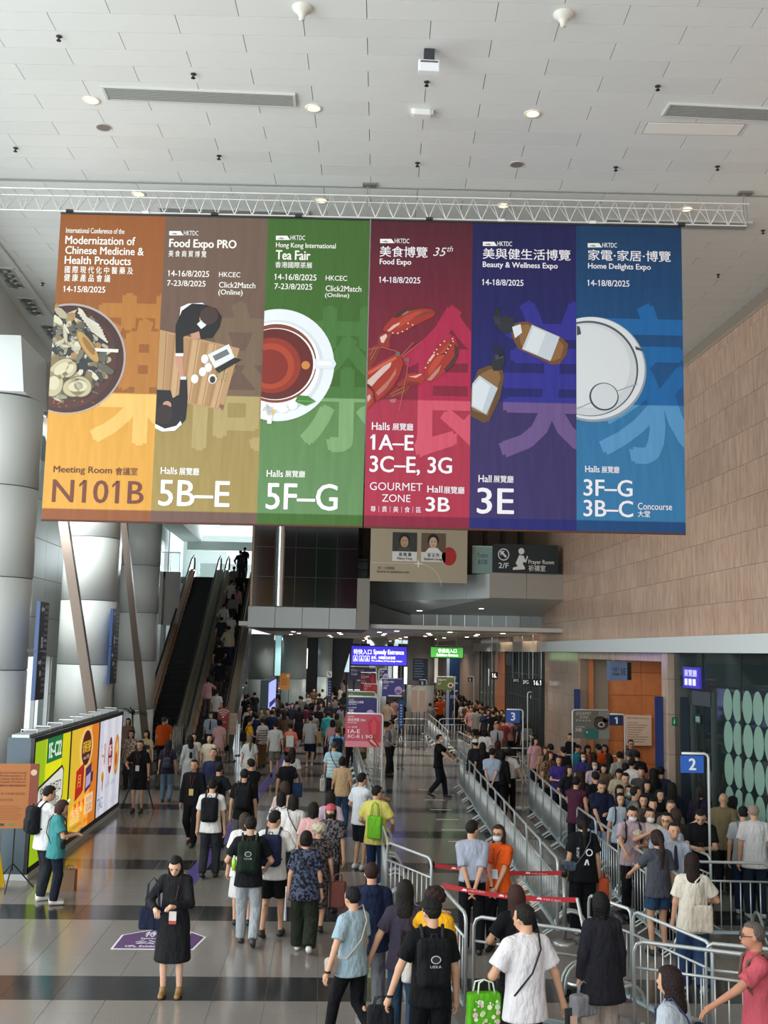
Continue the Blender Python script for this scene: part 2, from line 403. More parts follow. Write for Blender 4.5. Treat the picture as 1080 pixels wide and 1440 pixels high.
# dark room behind the glass, with the side wall and back wall
MB().box(11.5, 11.6, 6, 24.5, 0, 4.1).box(8.3, 11.6, 24.42, 24.5, 0, 4.1).box(8.0, 11.6, 6, 6.1, 0, 4.1).box(8.05, 11.6, 6, 24.5, 4.0, 4.1).build('wall_inner', mat('#3d4644', .7), kind='structure')
for i, y in enumerate((14.5, 17.5, 20.5)):
    t = thing('display_stand', ('tall pale display stand', 'middle display stand', 'dark display stand')[i]+' seen through the glass inside the hall', 'stand', (9.8, y, 0))
    MB().box(-.5, .5, -.4, .4, .05, 2.0-.2*i).build('cabinet', mat(('#7f8f88', '#59625f', '#2a2d2f')[i], .6), t); MB().box(-.45, .45, -.35, .35, 0, .05).build('base', black, t)
# stone pier between the glass and the recess
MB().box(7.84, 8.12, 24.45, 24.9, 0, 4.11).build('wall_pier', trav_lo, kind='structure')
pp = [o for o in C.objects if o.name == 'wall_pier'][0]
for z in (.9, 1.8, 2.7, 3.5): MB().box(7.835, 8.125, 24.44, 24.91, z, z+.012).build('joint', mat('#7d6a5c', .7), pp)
# recess with the orange panelled wall
orange = stone('orange_panel', '#a9633a', '#c27c4e', .35, 3, (1, 1, .6))
rw = MB().box(8.9, 12.2, 34.1, 34.3, 0, 4.15).build('wall_recess', mat('#4d2a18', .6), kind='structure')
for r in range(6):
    for c in range(3):
        if c == 0 and r < 0: continue
        MB().cbox(.0+.004, 1.1-.004, 0, .1, .004, .716, .004).build('wall_panel', orange, rw).location = (8.95+1.1*c, 34.0, -.1+.72*r)
MB().box(8.42, 8.95, 33.9, 34.2, 0, 4.1).build('wall_strip', mat('#7d7468', .6), rw)
MB().box(8.3, 8.45, 33.8, 34.2, 0, 4.1).build('wall_strip', orange, rw)
area('recess_fill_light', (9.9, 30.5, 4.05), (0, 0, 0), 2.5, 5, 90, (1, .86, .68))  # added warm fill under the canopy, lifts the dark recess and orange wall
MB().box(12.0, 12.1, 24.9, 34.3, 0, 4.15).box(8.12, 12.1, 24.5, 24.6, 0, 4.15).build('wall_side', mat('#8b5a3c', .6), kind='structure')
# polished stone return wall beyond the recess and the dark door front beyond it
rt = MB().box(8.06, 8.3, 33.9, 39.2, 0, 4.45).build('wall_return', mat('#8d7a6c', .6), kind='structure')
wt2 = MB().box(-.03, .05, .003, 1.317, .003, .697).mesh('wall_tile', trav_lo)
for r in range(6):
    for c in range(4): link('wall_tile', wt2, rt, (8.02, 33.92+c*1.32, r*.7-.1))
# ---- second hall front further along the right side (X = 8, Y 39.5..56)
dg = glass_mat('door_glass', '#232d2e', .72)
d1 = MB().box(8.0, 8.04, 39.5, 47.4, 0, 4.1).build('door_1', dg, kind='structure')
for i in range(14): MB().box(7.95, 8.06, -.03, .03, 0, 4.1).build('mullion', mat('#4b5352', .35, .4), d1).location = (0, 39.5+i*.608, 0)
for z in (1.0, 2.3, 3.2): MB().box(7.96, 8.06, 39.5, 47.4, z, z+.04).build('rail', mat('#39403f', .35, .4), d1)
MB().box(7.85, 8.1, 39.2, 39.5, 0, 4.1).build('door_jamb', mat('#1f292c', .4), d1)
pw = MB().box(7.9, 8.1, 47.4, 50.0, 0, 4.1).build('wall_post', mat('#4d2a18', .6), kind='structure')
opm = MB().box(-.04, 0, .01, 1.29, .01, 1.01).mesh('wall_panel', orange)
for r in range(4):
    for c in range(2): link('wall_panel', opm, pw, (7.9, 47.4+1.3*c, .03+1.02*r))
w2 = MB().box(8.0, 8.05, 50.0, 55.8, 1.3, 4.1).build('window_2', glass_mat('silver_glass', '#8d948f', .85), kind='structure')
MB().box(7.95, 8.05, 50, 55.8, 0, 1.3).build('apron', mat('#8a8078', .5), w2)
for i in range(6): MB().box(7.94, 8.06, -.04, .04, 1.3, 4.1).build('mullion', mat('#4b4f4e', .4), w2).location = (0, 50+1.16*i, 0)
MB().box(7.7, 8.6, 39.2, 56.5, 4.1, 4.5).build('trim_5', mat('#b5b1a9', .5), kind='structure')
MB().box(8.0, 8.1, 56.0, 112, 0, 4.8).build('wall_far_right', mat('#86705f', .4), kind='structure')
MB().box(11.9, 12, 39, 56, 0, 4.1).box(8.1, 12, 55.9, 56, 0, 4.1).build('wall_inner_far', mat('#59635f', .7), kind='structure')
t = thing('shop_display', 'warm lit bottle display seen behind the dark doors', 'display', (8.5, 41.2, 2.6), -math.pi/2)
MB().box(-.8, .8, 0, .1, 0, .95).build('back_panel', mat('#6a5a48', .6), t); MB().box(-.8, .8, -.2, .1, -2.6, 0).build('cabinet', mat('#3a332c', .6), t)
for i in range(5): MB().lathe([(.05, .1), (.12, .15), (.12, .6), (.04, .72), (.04, .85)], -.62+.31*i, -.08, 8).build('bottle', mat('#ffd9a0', .5, emit=1.2), t)
for px0, py0, px1, py1, Y, s, l in ((748, 955, 763, 965.5, 39.0, '16.1', 'black hanging plate with white gate number over the dark doors'), (690.5, 945, 700, 955, 47.5, '16.', 'smaller black hanging plate with white numerals left of the orange post'),
                                   (733.5, 955, 745, 963.5, 41.5, None, 'navy hanging plate left of the white gate number'), (720, 954, 731, 959.5, 43.5, None, 'farther navy hanging plate before the dark doors')):
    a, b = W(px0, py1, Y=Y), W(px1, py0, Y=Y); t = thing('hanging_sign', l, 'sign', (a[0], Y, a[2])); w_, hh = b[0]-a[0], b[2]-a[2]
    MB().box(0, w_, 0, .08, 0, hh).build('plate', mat('#0a0a0c' if s else '#1c2740', .4), t)
    for x in (.1*w_, .9*w_): MB().tube([(x, .04, hh), (x, .04, 4.765-a[2])], .01, 6).build('rod', steel, t)
    P_ = Print(); P_.text('#ffffff', s or '3FG', w_*.15, hh*.2, w_*.85, hh*.8); P_.build(t, emit=1.5 if s else .2)
a = W(713, 936, Y=45); t = thing('hanging_sign_box', 'tall grey hanging box sign under the far canopy', 'sign', (a[0], 45, a[2])); MB().box(0, .3, 0, .2, 0, .5).build('box', mat('#4a5668', .4), t); MB().tube([(.15, .1, .5), (.15, .1, 4.765-a[2])], .01, 6).build('rod', steel, t)

# ---- bridge and mezzanine fronts
pan_l = mat('#c3cbca', .45, kind='bridge_panel'); pan_m = mat('#b0b6b5', .5, kind='bridge_panel'); pan_b = mat('#a59f96', .5, kind='bridge_panel')
def panel_run(parent, a, b, z0, z1, n, M, t=.08):
    """n separate cladding panels from plan point a to b, faces towards the camera"""
    ax, ay = a; bx, by = b; L_ = math.hypot(bx-ax, by-ay); an = math.atan2(by-ay, bx-ax); me = MB().cbox(.006, L_/n-.006, 0, t, z0, z1, .006).mesh('cladding_panel', M)
    for i in range(n): link('cladding_panel', me, parent, (ax+(bx-ax)*i/n, ay+(by-ay)*i/n, 0), (0, 0, an))
br = MB().slab([(1.53, 41.2), (5.5, 36.15), (8.05, 36.3), (8.05, 44), (1.5, 46)], 5.95, 6.65).build('trim_6', mat('#5a5c5a', .7), kind='structure')
panel_run(br, (1.40, 41.2), (5.45, 36.05), 5.86, 6.70, 6, pan_l)
panel_run(br, (5.45, 36.05), (8.03, 36.2), 5.88, 6.75, 2, pan_b)
panel_run(br, (3.1, 40.6), (7.2, 39.9), 4.74, 5.42, 8, pan_l)
panel_run(br, (7.2, 39.9), (8.05, 39.9), 4.74, 5.42, 2, pan_m)
# sloping soffit between the two fascias
so = MB(); A = [(1.40, 41.25, 5.86), (5.45, 36.1, 5.88), (7.2, 39.95, 5.42), (3.1, 40.65, 5.42)]
so.add(A+[(x, y, z+.05) for x, y, z in A], [(3, 2, 1, 0), (4, 5, 6, 7)]); B_ = [(5.45, 36.1, 5.88), (8.04, 36.2, 5.88), (8.04, 39.95, 5.42), (7.2, 39.95, 5.42)]
so.add(B_, [(3, 2, 1, 0)]); so.build('soffit', mat('#cfd4d3', .5), br)
for (px, py) in ((590, 857), (677, 854)):
    p = W(px, py, Y=38.6); link('soffit_light', MB().lathe([(0, 0), (.09, 0), (.1, .02)], n=14).mesh('soffit_light', mat('#ffffff', .5, emit=6)), br, (p[0], p[1], p[2]-.06))
tri = [W(518, 847, Y=41), W(577, 866, Y=40.5), W(577, 889, Y=40.5), W(518, 887, Y=41)]
MB().add([tuple(p) for p in tri]+[(p[0], p[1]+.02, p[2]) for p in tri], [(0, 1, 2, 3), (7, 6, 5, 4), (0, 4, 5, 1), (3, 2, 6, 7)]).build('end_panel', pan_m, br)
MB().box(1.42, 3.3, 41.3, 41.6, 4.76, 6.6).build('filler_panel', pan_m, br)
# dark glazed lift box over the left passage
db = MB().box(-2.55, .95, 36.0, 36.1, 5.40, 9.4).build('window_3', mat('#15171a', .08, spec=.9, kind='dark_glass'), kind='structure')
MB().box(-2.55, .95, 36.1, 42, 5.40, 9.4).build('box_core', mat('#1a1b1d', .5), db)
for i in range(1, 5): MB().box(-.008, .008, 35.985, 36.0, 5.42, 9.4).build('joint', mat('#1c1e21', .3), db).location = (-2.55+.7*i, 0, 0)
for z in (6.4, 7.4, 8.4): MB().box(-2.55, .95, 35.985, 36.0, z, z+.014).build('joint', mat('#1c1e21', .3), db)
MB().lathe([(.15, 5.42), (.15, 9.4)], -1.66, 36.02, 20, math.pi, 2*math.pi).build('streak_reflector', mat('#d5d8d8', .22, .9), db, True)  # added polished strip, shaped to catch a bright vertical streak on the dark glass
MB().box(-2.62, -2.54, 35.9, 42, 5.4, 9.4).build('bronze_edge', mat('#6b5744', .3, .7), db)
tr = MB().box(-2.6, 1.4, 36.1, 44, 4.72, 5.40).build('trim_7', mat('#5a5c5a', .7), kind='structure')
panel_run(tr, (-2.68, 36.0), (.95, 36.0), 4.70, 5.40, 4, pan_m)
MB().box(.955, 1.38, 35.98, 36.3, 4.70, 6.42).build('post_panel', mat('#8b857d', .5), tr)
# deck balustrade and what stands on the bridge
MB().box(1.0, 1.35, 37.5, 37.55, 6.42, 7.2).build('rail_glass', g_clear, tr)
for z in (6.8, 7.1, 7.45): MB().box(.96, 1.4, 37.45, 37.5, z, z+.04).build('rail', black, tr)
wb = MB().box(.9, 8.05, 43.6, 43.8, 6.65, CZ).build('wall_bridge', mat('#6e5b4c', .6), kind='structure')
for i in range(10): MB().box(-.04, .04, 43.4, 43.6, 6.65, 9.2).build('mullion', black, wb).location = (1.3+.72*i, 0, 0)
# low ceiling under the bridge
lc = MB().box(-3, 8.05, 36.3, 112, 4.76, 4.9).build('ceiling_low', mat('#c6c3bd', .5), kind='structure')
dl = MB().lathe([(0, 0), (.08, 0), (.1, .02)], n=12).mesh('downlight', mat('#fff3dd', .5, emit=9))
for y in (40, 43.5, 47, 51, 56, 62, 70, 80):
    for x in (-1.6, .4, 2.4, 4.4, 6.4):
        link('downlight', dl, lc, (x+.3*math.sin(y*3), y, 4.745))
        l = bpy.data.lights.new('downlight_lamp', 'SPOT'); l.energy = 150*(1 if y < 60 else 2.5); l.spot_size = math.radians(150); l.spot_blend = .6; l.shadow_soft_size = .09; l.color = (1, .94, .84)
        o = bpy.data.objects.new('downlight_lamp', l); C.objects.link(o); o.location = (x+.3*math.sin(y*3), y, 4.70)
area('daylight_upper_window', (-4.4, 65.8, 9), (math.radians(-90), 0, 0), 3.8, 2, 1500, (.85, .97, 1))
for y in (40.5, 46): 
    area('wall_washer', (7.6, y, 4.68), (0, math.radians(20), 0), .2, 3, 30, (1, .72, .42))
# left mezzanine with glass balustrade
lm = MB().box(-8.6, -7.78, 50, 50.1, 5.0, 7.46).build('trim_8', mat('#c9cfcd', .5), kind='structure')
MB().box(-7.78, -7.7, 50, 58, 5.0, 7.46).box(-7.78, -6.98, 50.6, 50.7, 5.0, 7.5).build('side_panel', mat('#d5d0ca', .5), lm)
MB().box(-9, -2.6, 55.8, 66, 7.3, 7.6).box(-9, -7.7, 50.1, 55.8, 7.2, 7.46).build('deck', mat('#a9adab', .6), lm)
gl = MB().box(-7.8, -6.95, 50.02, 50.05, 7.5, 8.35).build('window_4', g_clear, kind='structure')
MB().box(-7.8, -6.95, 50.0, 50.06, 8.33, 8.38).build('handrail', steel, gl)
for x in (-7.8, -7.38, -6.96): MB().box(x-.02, x+.02, 50, 50.06, 7.45, 8.35).build('baluster', steel, gl)
MB().box(-7.0, -2.6, 58.0, 58.04, 7.6, 8.5).build('window_5', g_clear, kind='structure')
# upper hall beyond: daylight through a big window
ub = MB().box(-9, -6.4, 66, 66.3, 7.6, CZ).box(-6.4, -2.4, 66, 66.3, 9.9, CZ).build('wall_upper', mat('#cfd6d4', .6), kind='structure')
w6 = MB().box(-6.4, -2.4, 66.1, 66.15, 7.6, 9.9).build('window_6', glass_mat('sky_glass', '#d9f2f0', .15), kind='structure')
for x in (-5.6, -4.4, -3.2): MB().box(x-.05, x+.05, 66, 66.2, 7.6, 9.9).build('mullion', white, w6)
MB().box(-6.4, -2.4, 66, 66.2, 9.0, 9.15).build('transom', white, w6)
cb = thing('ceiling_beam', 'pale roof beam over the top of the escalators', 'beam', (-6, 60, 9.4)); MB().box(-2, 3.4, 0, .8, 0, .5).build('beam_body', mat('#e4e9e7', .6), cb)

# ---- escalators
EY0, EY1, EZ = 42.5, 55.7, 7.6
sl_ = EZ/(EY1-EY0)
copper = mat('#c49a7c', .35, .35, kind='copper'); bronze = mat('#a39782', .25, .5, kind='bronze')
stepm = MB(); stepm.box(-.5, .5, 0, .4, -.05, 0).box(-.5, .5, -.01, .03, -.28, -.05)
for i in range(12): stepm.box(-.49+.083*i, -.45+.083*i, -.015, -.01, -.27, -.02)
step_me = stepm.mesh('step', mat('#17181b', .45, .3)); edge_m = mat('#3a3d42', .5)
def incl(x, dz, Y0=EY0, Y1=EY1): return [(x, Y0, dz), (x, Y1, EZ+dz)]
def escalator(xc, label, right_w, rail_left=True):
    t = thing('escalator', label, 'escalator', (xc, EY0, 0))
    n = 33
    for i in range(n): link('step', step_me, t, (0, .02+i*.4, .23*(i+1)))
    def beam(name, x0, x1, z0, z1, M, y0=0, y1=EY1-EY0):
        MB().add([(x0, y0, z0), (x1, y0, z0), (x1, y1, EZ+z0), (x0, y1, EZ+z0), (x0, y0, z1), (x1, y0, z1), (x1, y1, EZ+z1), (x0, y1, EZ+z1)],
                 [(3,2,1,0),(4,5,6,7),(0,1,5,4),(1,2,6,5),(2,3,7,6),(3,0,4,7)]).build(name, M, t)
    beam('skirt', -.58, -.5, -.2, .32, copper); beam('skirt', .5, .58, -.2, .32, copper)
    beam('deck', -.8, -.58, .25, .42, copper if rail_left else bronze); beam('deck', .58, .58+right_w, .25, .42, bronze)
    beam('truss_cladding', -.8, .58+right_w, -.9, -.3, mat('#7b7f80', .4, .4))
    beam('side_panel', -.84, -.8, -.9, .42, mat('#6c6d6c', .4, .4)); beam('side_panel', .58+right_w, .62+right_w, -.9, .42, mat('#6c6d6c', .4, .4))
    for x in (-.69, .58+right_w*.35):
        beam('glass_panel', x-.01, x+.01, .4, 1.05, glass_mat('balustrade_glass', '#b5b6a8', .35), .5)
        p = [(x, -.9, 1.0), (x, -.2, 1.0)]; p = [(x, -1.1, .35), (x, -1.25, .6), (x, -1.15, .9), (x, -.9, 1.0), (x, -.2, 1.02), (x, .4, 1.12+.2)]
        p += [(x, EY1-EY0-.3, EZ+.9), (x, EY1-EY0+.6, EZ+1.15), (x, EY1-EY0+.9, EZ+1.1), (x, EY1-EY0+1.05, EZ+.8), (x, EY1-EY0+.95, EZ+.45)]
        MB().tube(p, .045, 8).build('handrail', black, t, True)
        MB().box(x-.05, x+.05, -1.1, 0, 0, .5).build('newel', steel, t)
    MB().box(-.8, .6+right_w, -1.3, .02, 0, .03).build('comb_plate', steel, t)
    return t
escalator(-6.42, 'left escalator with empty dark steps and copper skirts', .33)
escalator(-4.60, 'right escalator crowded with riders', .3, False)

# ---- left wall of tall pale panels, leaning poles, columns
wl = MB().box(-9.3, -9.0, 26, 32.4, -.1, 11).box(-9.3, -9.0, 35.6, 60, -.1, 11).box(-9.3, -9.0, 32.4, 35.6, 3.6, 11).build('wall_left', mat('#7c8584', .7), kind='structure')
wp = mat('#c6d2cf', .35, kind='wall_panel', var=.04, bscale=1)
wpm = MB().box(-.02, .05, .008, 1.592, .008, 1.192).mesh('wall_panel', wp)
for r in range(8):
    for c in range(20):
        if c in (4, 5) and r < 3: continue
        link('wall_panel', wpm, wl, (-8.98, 26+1.6*c, 1.2*r))
w7 = MB().box(-9.05, -9.02, 32.4, 35.6, 0, 3.6).build('window_7', glass_mat('pale_glass', '#d9f2f0', .12), kind='structure')
for y in (32.45, 34, 35.55): MB().box(-9.1, -8.98, y-.04, y+.04, 0, 3.6).build('mullion', white, w7)
MB().box(-9.02, -8.95, 60, 66, 0, 11).build('wall_left_far', wp, kind='structure')
# planting box edge under the left wall
clad = mat('#cdd0cc', .45, kind='column_cladding', var=.03, bscale=1.2)
def column(cx, cy, R, z1, label, nh=1.8, M=clad, group=None, halves=2):
    t = thing('column', label, 'column', (cx, cy, 0), .35, group)
    n = int(math.ceil(z1/nh)); hh = z1/n
    me = MB(); me.lathe([(R-.02, .010), (R, .013), (R, hh-.013), (R-.02, hh-.010)], n=22, a0=.006, a1=math.pi-.006); me = me.mesh('cladding_panel', M, True)
    core = MB().lathe([(R-.02, 0), (R-.02, z1)], n=32).build('core', mat('#5f6361', .8), t)
    for k in range(n):
        for h in range(halves): link('cladding_panel', me, t, (0, 0, k*hh), (0, 0, math.pi*h))
    return t
c1 = column(-6.5, 21, .75, 8.73, 'large round white column nearest the lightbox advertisement')
column(-6.62, 30, .75, 10.4, 'round white column second from the front on the left')
column(-7.0, 40, .72, 10.4, 'round white column third from the front beside the escalators')
cp = MB(); cp.add([(-8, 20.15, 8.75), (-5.90, 20.15, 8.75), (-5.90, 21.9, 8.75), (-8, 21.9, 8.75), (-8, 20.15, 9.84), (-6.02, 20.15, 9.84), (-6.02, 21.9, 9.84), (-8, 21.9, 9.84)],
             [(3,2,1,0),(4,5,6,7),(0,1,5,4),(1,2,6,5),(2,3,7,6),(3,0,4,7)])
cap = cp.build('capital', mat('#dfe5e2', .5)); tag(cap, 'white boxed capital on top of the large nearest column', 'capital')
cp = MB().box(-6.02+6.02, .42, 0, 1.0, 0, 1.1).build('capital_block', mat('#a49d95', .5)); cp.location = (-6.0, 21.95, 8.7); tag(cp, 'grey brown block behind the white capital of the nearest column', 'block')
for lab, a, b, w_ in (('leaning bronze pole between the first and second white columns', W(90, 735, Y=27.7), W(130, 1005, Y=27.7), .12),
                      ('leaning bronze pole between the second and third white columns', (-6.55, 34, 7.86), (-5.66, 34, 1.99), .1)):
    A, B_ = Vector(a), Vector(b); d = (A-B_)/(A.z-B_.z); top = B_+d*(9.9-B_.z); bot = B_-d*B_.z
    t = thing('leaning_pole', lab, 'pole', tuple(bot)); r_ = top-bot
    MB().add([(-w_, -w_, 0), (w_, -w_, 0), (w_, w_, 0), (-w_, w_, 0), (r_.x-w_, r_.y-w_, r_.z), (r_.x+w_, r_.y-w_, r_.z), (r_.x+w_, r_.y+w_, r_.z), (r_.x-w_, r_.y+w_, r_.z)],
              [(3,2,1,0),(4,5,6,7),(0,1,5,4),(1,2,6,5),(2,3,7,6),(3,0,4,7)]).build('pole', mat('#73655a', .35, .4, kind='bronze'), t)
    MB().box(-w_*1.6, w_*1.6, -w_*1.6, w_*1.6, 0, .05).build('base_plate', steel, t)
pale_col = mat('#c2d2d4', .35, kind='column_cladding')
for i, (px, w_, Y) in enumerate([(367, 35, 58), (414, 34, 60), (592, 38, 54), (457, 20, 66), (532, 24, 62)]):
    p = W(px, 930, Y=Y); R = w_/2*Y/F
    column(p[0], Y, R, 4.76, ['pale round column left of the tall light strip under the bridge', 'pale round column right of the tall light strip under the bridge', 'grey round column with the dark directory panel, left of the green sign',
           'slim pale column far behind the blue speedy entrance sign', 'pale column behind the right end of the blue entrance sign'][i], 2.4, mat('#a9a7a2', .4, kind='column_cladding') if i == 2 else pale_col)
p = W(591, 930, Y=53.2); t = thing('directory_board', 'dark directory panel on the grey round column left of the green sign', 'sign', (p[0], 53.1, 2.6))
MB().box(-.37, .37, 0, .06, 0, 1.08).build('panel', mat('#1a2638', .4), t); p_ = Print()
for i in range(7): p_.rect('#5f7390', -.3, .95-i*.13, .1+.1*((i*7) % 3)/2, .99-i*.13)
p_.build(t)

# ---- far end of the concourse
MB().box(-9, 8.1, 112, 112.3, 0, 4.9).build('wall_end', mat('#4d4744', .7), kind='structure')
MB().box(-9.3, -9.0, 66, 112, 0, 4.9).build('wall_left_end', mat('#7a8381', .7), kind='structure')
dk = MB(); dk.add([(-1.5, 69, 0), (.4, 69, 0), (1.7, 69, 4.75), (-1.6, 69, 4.75), (-1.5, 74, 0), (.4, 74, 0), (1.7, 74, 4.75), (-1.6, 74, 4.75)], [(0,1,2,3),(7,6,5,4),(0,4,5,1),(1,5,6,2),(2,6,7,3),(3,7,4,0)])
tag(dk.build('dark_kiosk', mat('#0f0f12', .3)), 'black sloping stair enclosure at the far end of the concourse', 'enclosure')
def lit(px0, py0, px1, py1, Y, h, e, label, name='light_panel', cat='panel', extra=None):
    a, b = W(px0, py1, Y=Y), W(px1, py0, Y=Y)
    t = thing(name, label, cat, ((a[0]+b[0])/2, Y, a[2])); w_ = (b[0]-a[0])/2; hh = b[2]-a[2]
    MB().box(-w_-.03, w_+.03, .02, .12, -.03, hh+.03).build('frame', mat('#3b4246', .5), t)
    MB().box(-w_, w_, 0, .02, 0, hh).build('face', mat(h, .5, emit=e), t)
    if a[2] > .1: MB().box(-.05, .05, .12, .2, -a[2], hh).build('post', mat('#3b4246', .5), t)
    return t, w_, hh
lit(352, 893, 358, 962, 60, '#bfe8ea', 1.0, 'pale blue lit poster at the left edge under the bridge')
lit(386, 893, 396, 950, 63, '#9fd0d4', .8, 'blue white lit opening between the two pale columns')
lit(428, 912, 433, 940, 62, '#ffffff', 1.8, 'narrow white light strip beside the right pale column')
lit(484, 905, 492, 945, 70, '#cfe9f0', 1.2, 'cyan lit panel right of the black stair enclosure')
lit(496, 940, 500, 955, 69, '#ffffff', 1.5, 'tiny white lit panel left of the blue sign posters')
lit(516, 900, 528, 905, 72, '#e7fbff', 1.5, 'small white lit panel above the blue entrance sign')
lit(555, 896, 575, 905, 72, '#c9e2ea', 1.3, 'long white lit panel above the right end of the blue entrance sign')
lit(553, 905, 560, 955, 72, '#d9e6e8', .9, 'pale lit shop window right of the blue entrance sign')
lit(568, 938, 573, 962, 71, '#e8f3f5', 1.0, 'narrow pale lit window beside the grey column')
lit(545, 915, 552, 975, 73, '#aebec2', .6, 'grey blue lit window far behind the posters')
lit(634, 942, 640, 952, 70, '#bfe6ff', 2.0, 'small bright screen under the green sign')
lit(470, 905, 481, 950, 74, '#3b5a60', .5, 'dim teal window inside the far stair enclosure')
lit(608, 925, 616, 960, 66, '#d8cfc8', .8, 'pale lit doorway right of the grey column')
t = thing('blue_pillar_wrap', 'blue and white wrapped pillar reading 1C below the green sign', 'sign', (6.72, 57, 0)); MB().box(-.35, .35, 0, .4, 0, 3.8).build('wrap', mat('#1d3c68', .5), t)
p_ = Print(); p_.rect('#b9cbe0', -.35, 0, -.2, 3.8); p_.text('#e8eef5', 'Hall', -.15, 2.6, .15, 2.78); p_.text('#e8eef5', '1C', -.2, 1.95, .25, 2.45); p_.text('#e8eef5', '展覽廳', -.15, 1.6, .2, 1.78); p_.build(t)
MB().box(5.9, 8.0, 57.5, 60, 3.95, 4.4).build('trim_9', mat('#cfd3d2', .5), kind='structure')

w8 = MB().box(-8.75, -8.7, 22, 31, 6.6, 9.8).build('window_8_added', glass_mat('added_pane_glass', '#d9f2f0', .3), kind='structure')  # invented window, put in as a frame for the hidden upper left fill lamp
for z in (6.6, 8.2, 9.7): MB().box(-8.8, -8.66, 22, 31, z, z+.08).build('transom', white, w8)
# ================================================================== CEILING FITTINGS
def cpt(px, py, z=CZ): return W(px, py, Z=z)
def slot(px0, py0, px1, py1, label):
    a, b = cpt(px0, py0), cpt(px1, py1); L_ = math.hypot(b[0]-a[0], b[1]-a[1])
    t = thing('slot_diffuser', label, 'air vent', (a[0], a[1], CZ), math.atan2(b[1]-a[1], b[0]-a[0]), 'slot diffusers in the ceiling')
    MB().box(0, L_, -.02, .26, -.012, -.002).build('backing', mat('#4a4b47', .7), t)
    MB().box(-.03, 0, -.04, .28, -.03, 0).box(L_, L_+.03, -.04, .28, -.03, 0).box(0, L_, -.04, -.02, -.03, 0).box(0, L_, .26, .28, -.03, 0).build('frame', mat('#c9ccc9', .5), t)
    me = MB().box(0, L_, -.006, .006, -.028, -.008).mesh('slat', mat('#a8aaa4', .5))
    for i in range(6): link('slat', me, t, (0, .018+i*.04, 0))
slot(147, 122, 412, 133, 'long slot diffuser in the ceiling above the left half of the banners')
slot(943, 146, 1180, 158, 'long slot diffuser in the ceiling at the upper right')
slot(225, 291, 432, 298, 'slot diffuser behind the truss above the brown and grey panels')
slot(855, 308, 1055, 313, 'slot diffuser behind the right end of the truss')
def downlight(px, py, label):
    p = cpt(px, py); t = thing('downlight', label, 'ceiling light', (p[0], p[1], CZ), 0, 'round downlights in the ceiling')
    MB().lathe([(.075, -.004), (.105, -.012), (.11, 0)], n=20).build('trim_ring', mat('#efe9dc', .5), t, True)
    MB().lathe([(0, -.003), (.078, -.006)], n=20).build('lens', mat('#ffdf9e', .5, emit=2.6), t)
    MB().tube([(-.035, .01, -.008), (.035, .01, -.008)], .016, 8).build('lamp', mat('#fff6d8', .5, emit=7), t)
    MB().tube([(-.035, -.025, -.008), (.035, -.025, -.008)], .012, 8).build('lamp', mat('#fff6d8', .5, emit=7), t)
for (x, y), l in zip([(129, 141), (441, 152), (749, 160), (195, 273), (452, 282), (708, 289), (966, 294)],
    ['downlight at the left below the long slot diffuser', 'downlight near the right end of the long slot diffuser', 'downlight in the right half of the ceiling beside the white sensor box', 'lit downlight above the brown banner panel',
     'lit downlight above the green banner panel', 'lit downlight above the navy banner panel', 'lit downlight above the right corner of the blue banner panel']): downlight(x, y, l)
for (x, y), l in zip([(146, 179), (727, 231)], ['round grey speaker grille left, under the first downlight', 'round grey speaker grille right of the middle of the ceiling']):
    p = cpt(x, y); t = thing('ceiling_speaker', l, 'speaker', (p[0], p[1], CZ)); MB().lathe([(0, -.008), (.085, -.01), (.09, -.004)], n=20).build('grille', mat('#7b766f', .8), t)
    MB().lathe([(.088, -.006), (.1, -.012), (.105, 0)], n=20).build('ring', mat('#b9b6b0', .5), t)
SPR = [(272, 104, 'above the long slot diffuser'), (600, 115, 'between the two white boxes'), (925, 121, 'left of the upper right diffuser'), (22, 208, 'at the left edge of the ceiling'), (308, 219, 'left of the middle, before the ceiling joint'),
       (587, 229, 'right of the middle, before the ceiling joint'), (866, 235, 'right, just before the ceiling joint'), (60, 398, 'beside the recessed lamps at the left'), (1073, 324, 'at the right edge beyond the truss'), (1010, 386, 'near the wall, right of the blue banner'),
       (83, 51, 'upper left corner of the ceiling'), (1009, 234, 'upper right, by the ceiling joint')]
for x, y, l in SPR:
    p = cpt(x, y); t = thing('sprinkler_head', 'small dark sprinkler head '+l, 'sprinkler', (p[0], p[1], CZ), 0, 'sprinkler heads in the ceiling')
    MB().lathe([(.035, 0), (.035, -.008), (.012, -.012), (.012, -.05)], n=8).build('body', mat('#3a3732', .5), t); MB().lathe([(0, -.06), (.028, -.055), (.028, -.05), (0, -.05)], n=8).build('deflector', mat('#2f2c28', .4, .6), t)
for x, y, l in ((425, 11, 'white trumpet shaped sensor left of the middle of the ceiling'), (792, 20, 'white trumpet shaped sensor right of the middle of the ceiling')):
    p = cpt(x, y); o = MB().lathe([(.11, 0), (.105, -.025), (.06, -.06), (.035, -.1), (.03, -.14), (0, -.15)], n=18).build('ceiling_sensor', mat('#d5d4c9', .4), None, True); o.location = (p[0], p[1], CZ); tag(o, l, 'sensor')
p = cpt(604, 68); t = thing('wireless_box', 'white wireless access box on a dark bracket in the upper ceiling', 'wireless box', (p[0], p[1], CZ))
MB().cbox(-.12, .12, 0, .1, -.27, -.13, .01).build('casing', mat('#e8ebee', .4), t); MB().box(-.06, .06, 0, .08, -.13, 0).build('bracket', mat('#33343a', .5), t)
MB().box(-.1, .1, -.004, 0, -.17, -.15).build('vent_strip', mat('#55585c', .5), t)
p = cpt(594, 152); t = thing('wireless_box', 'low white box fixed flat under the ceiling beside a downlight', 'wireless box', (p[0], p[1], CZ))
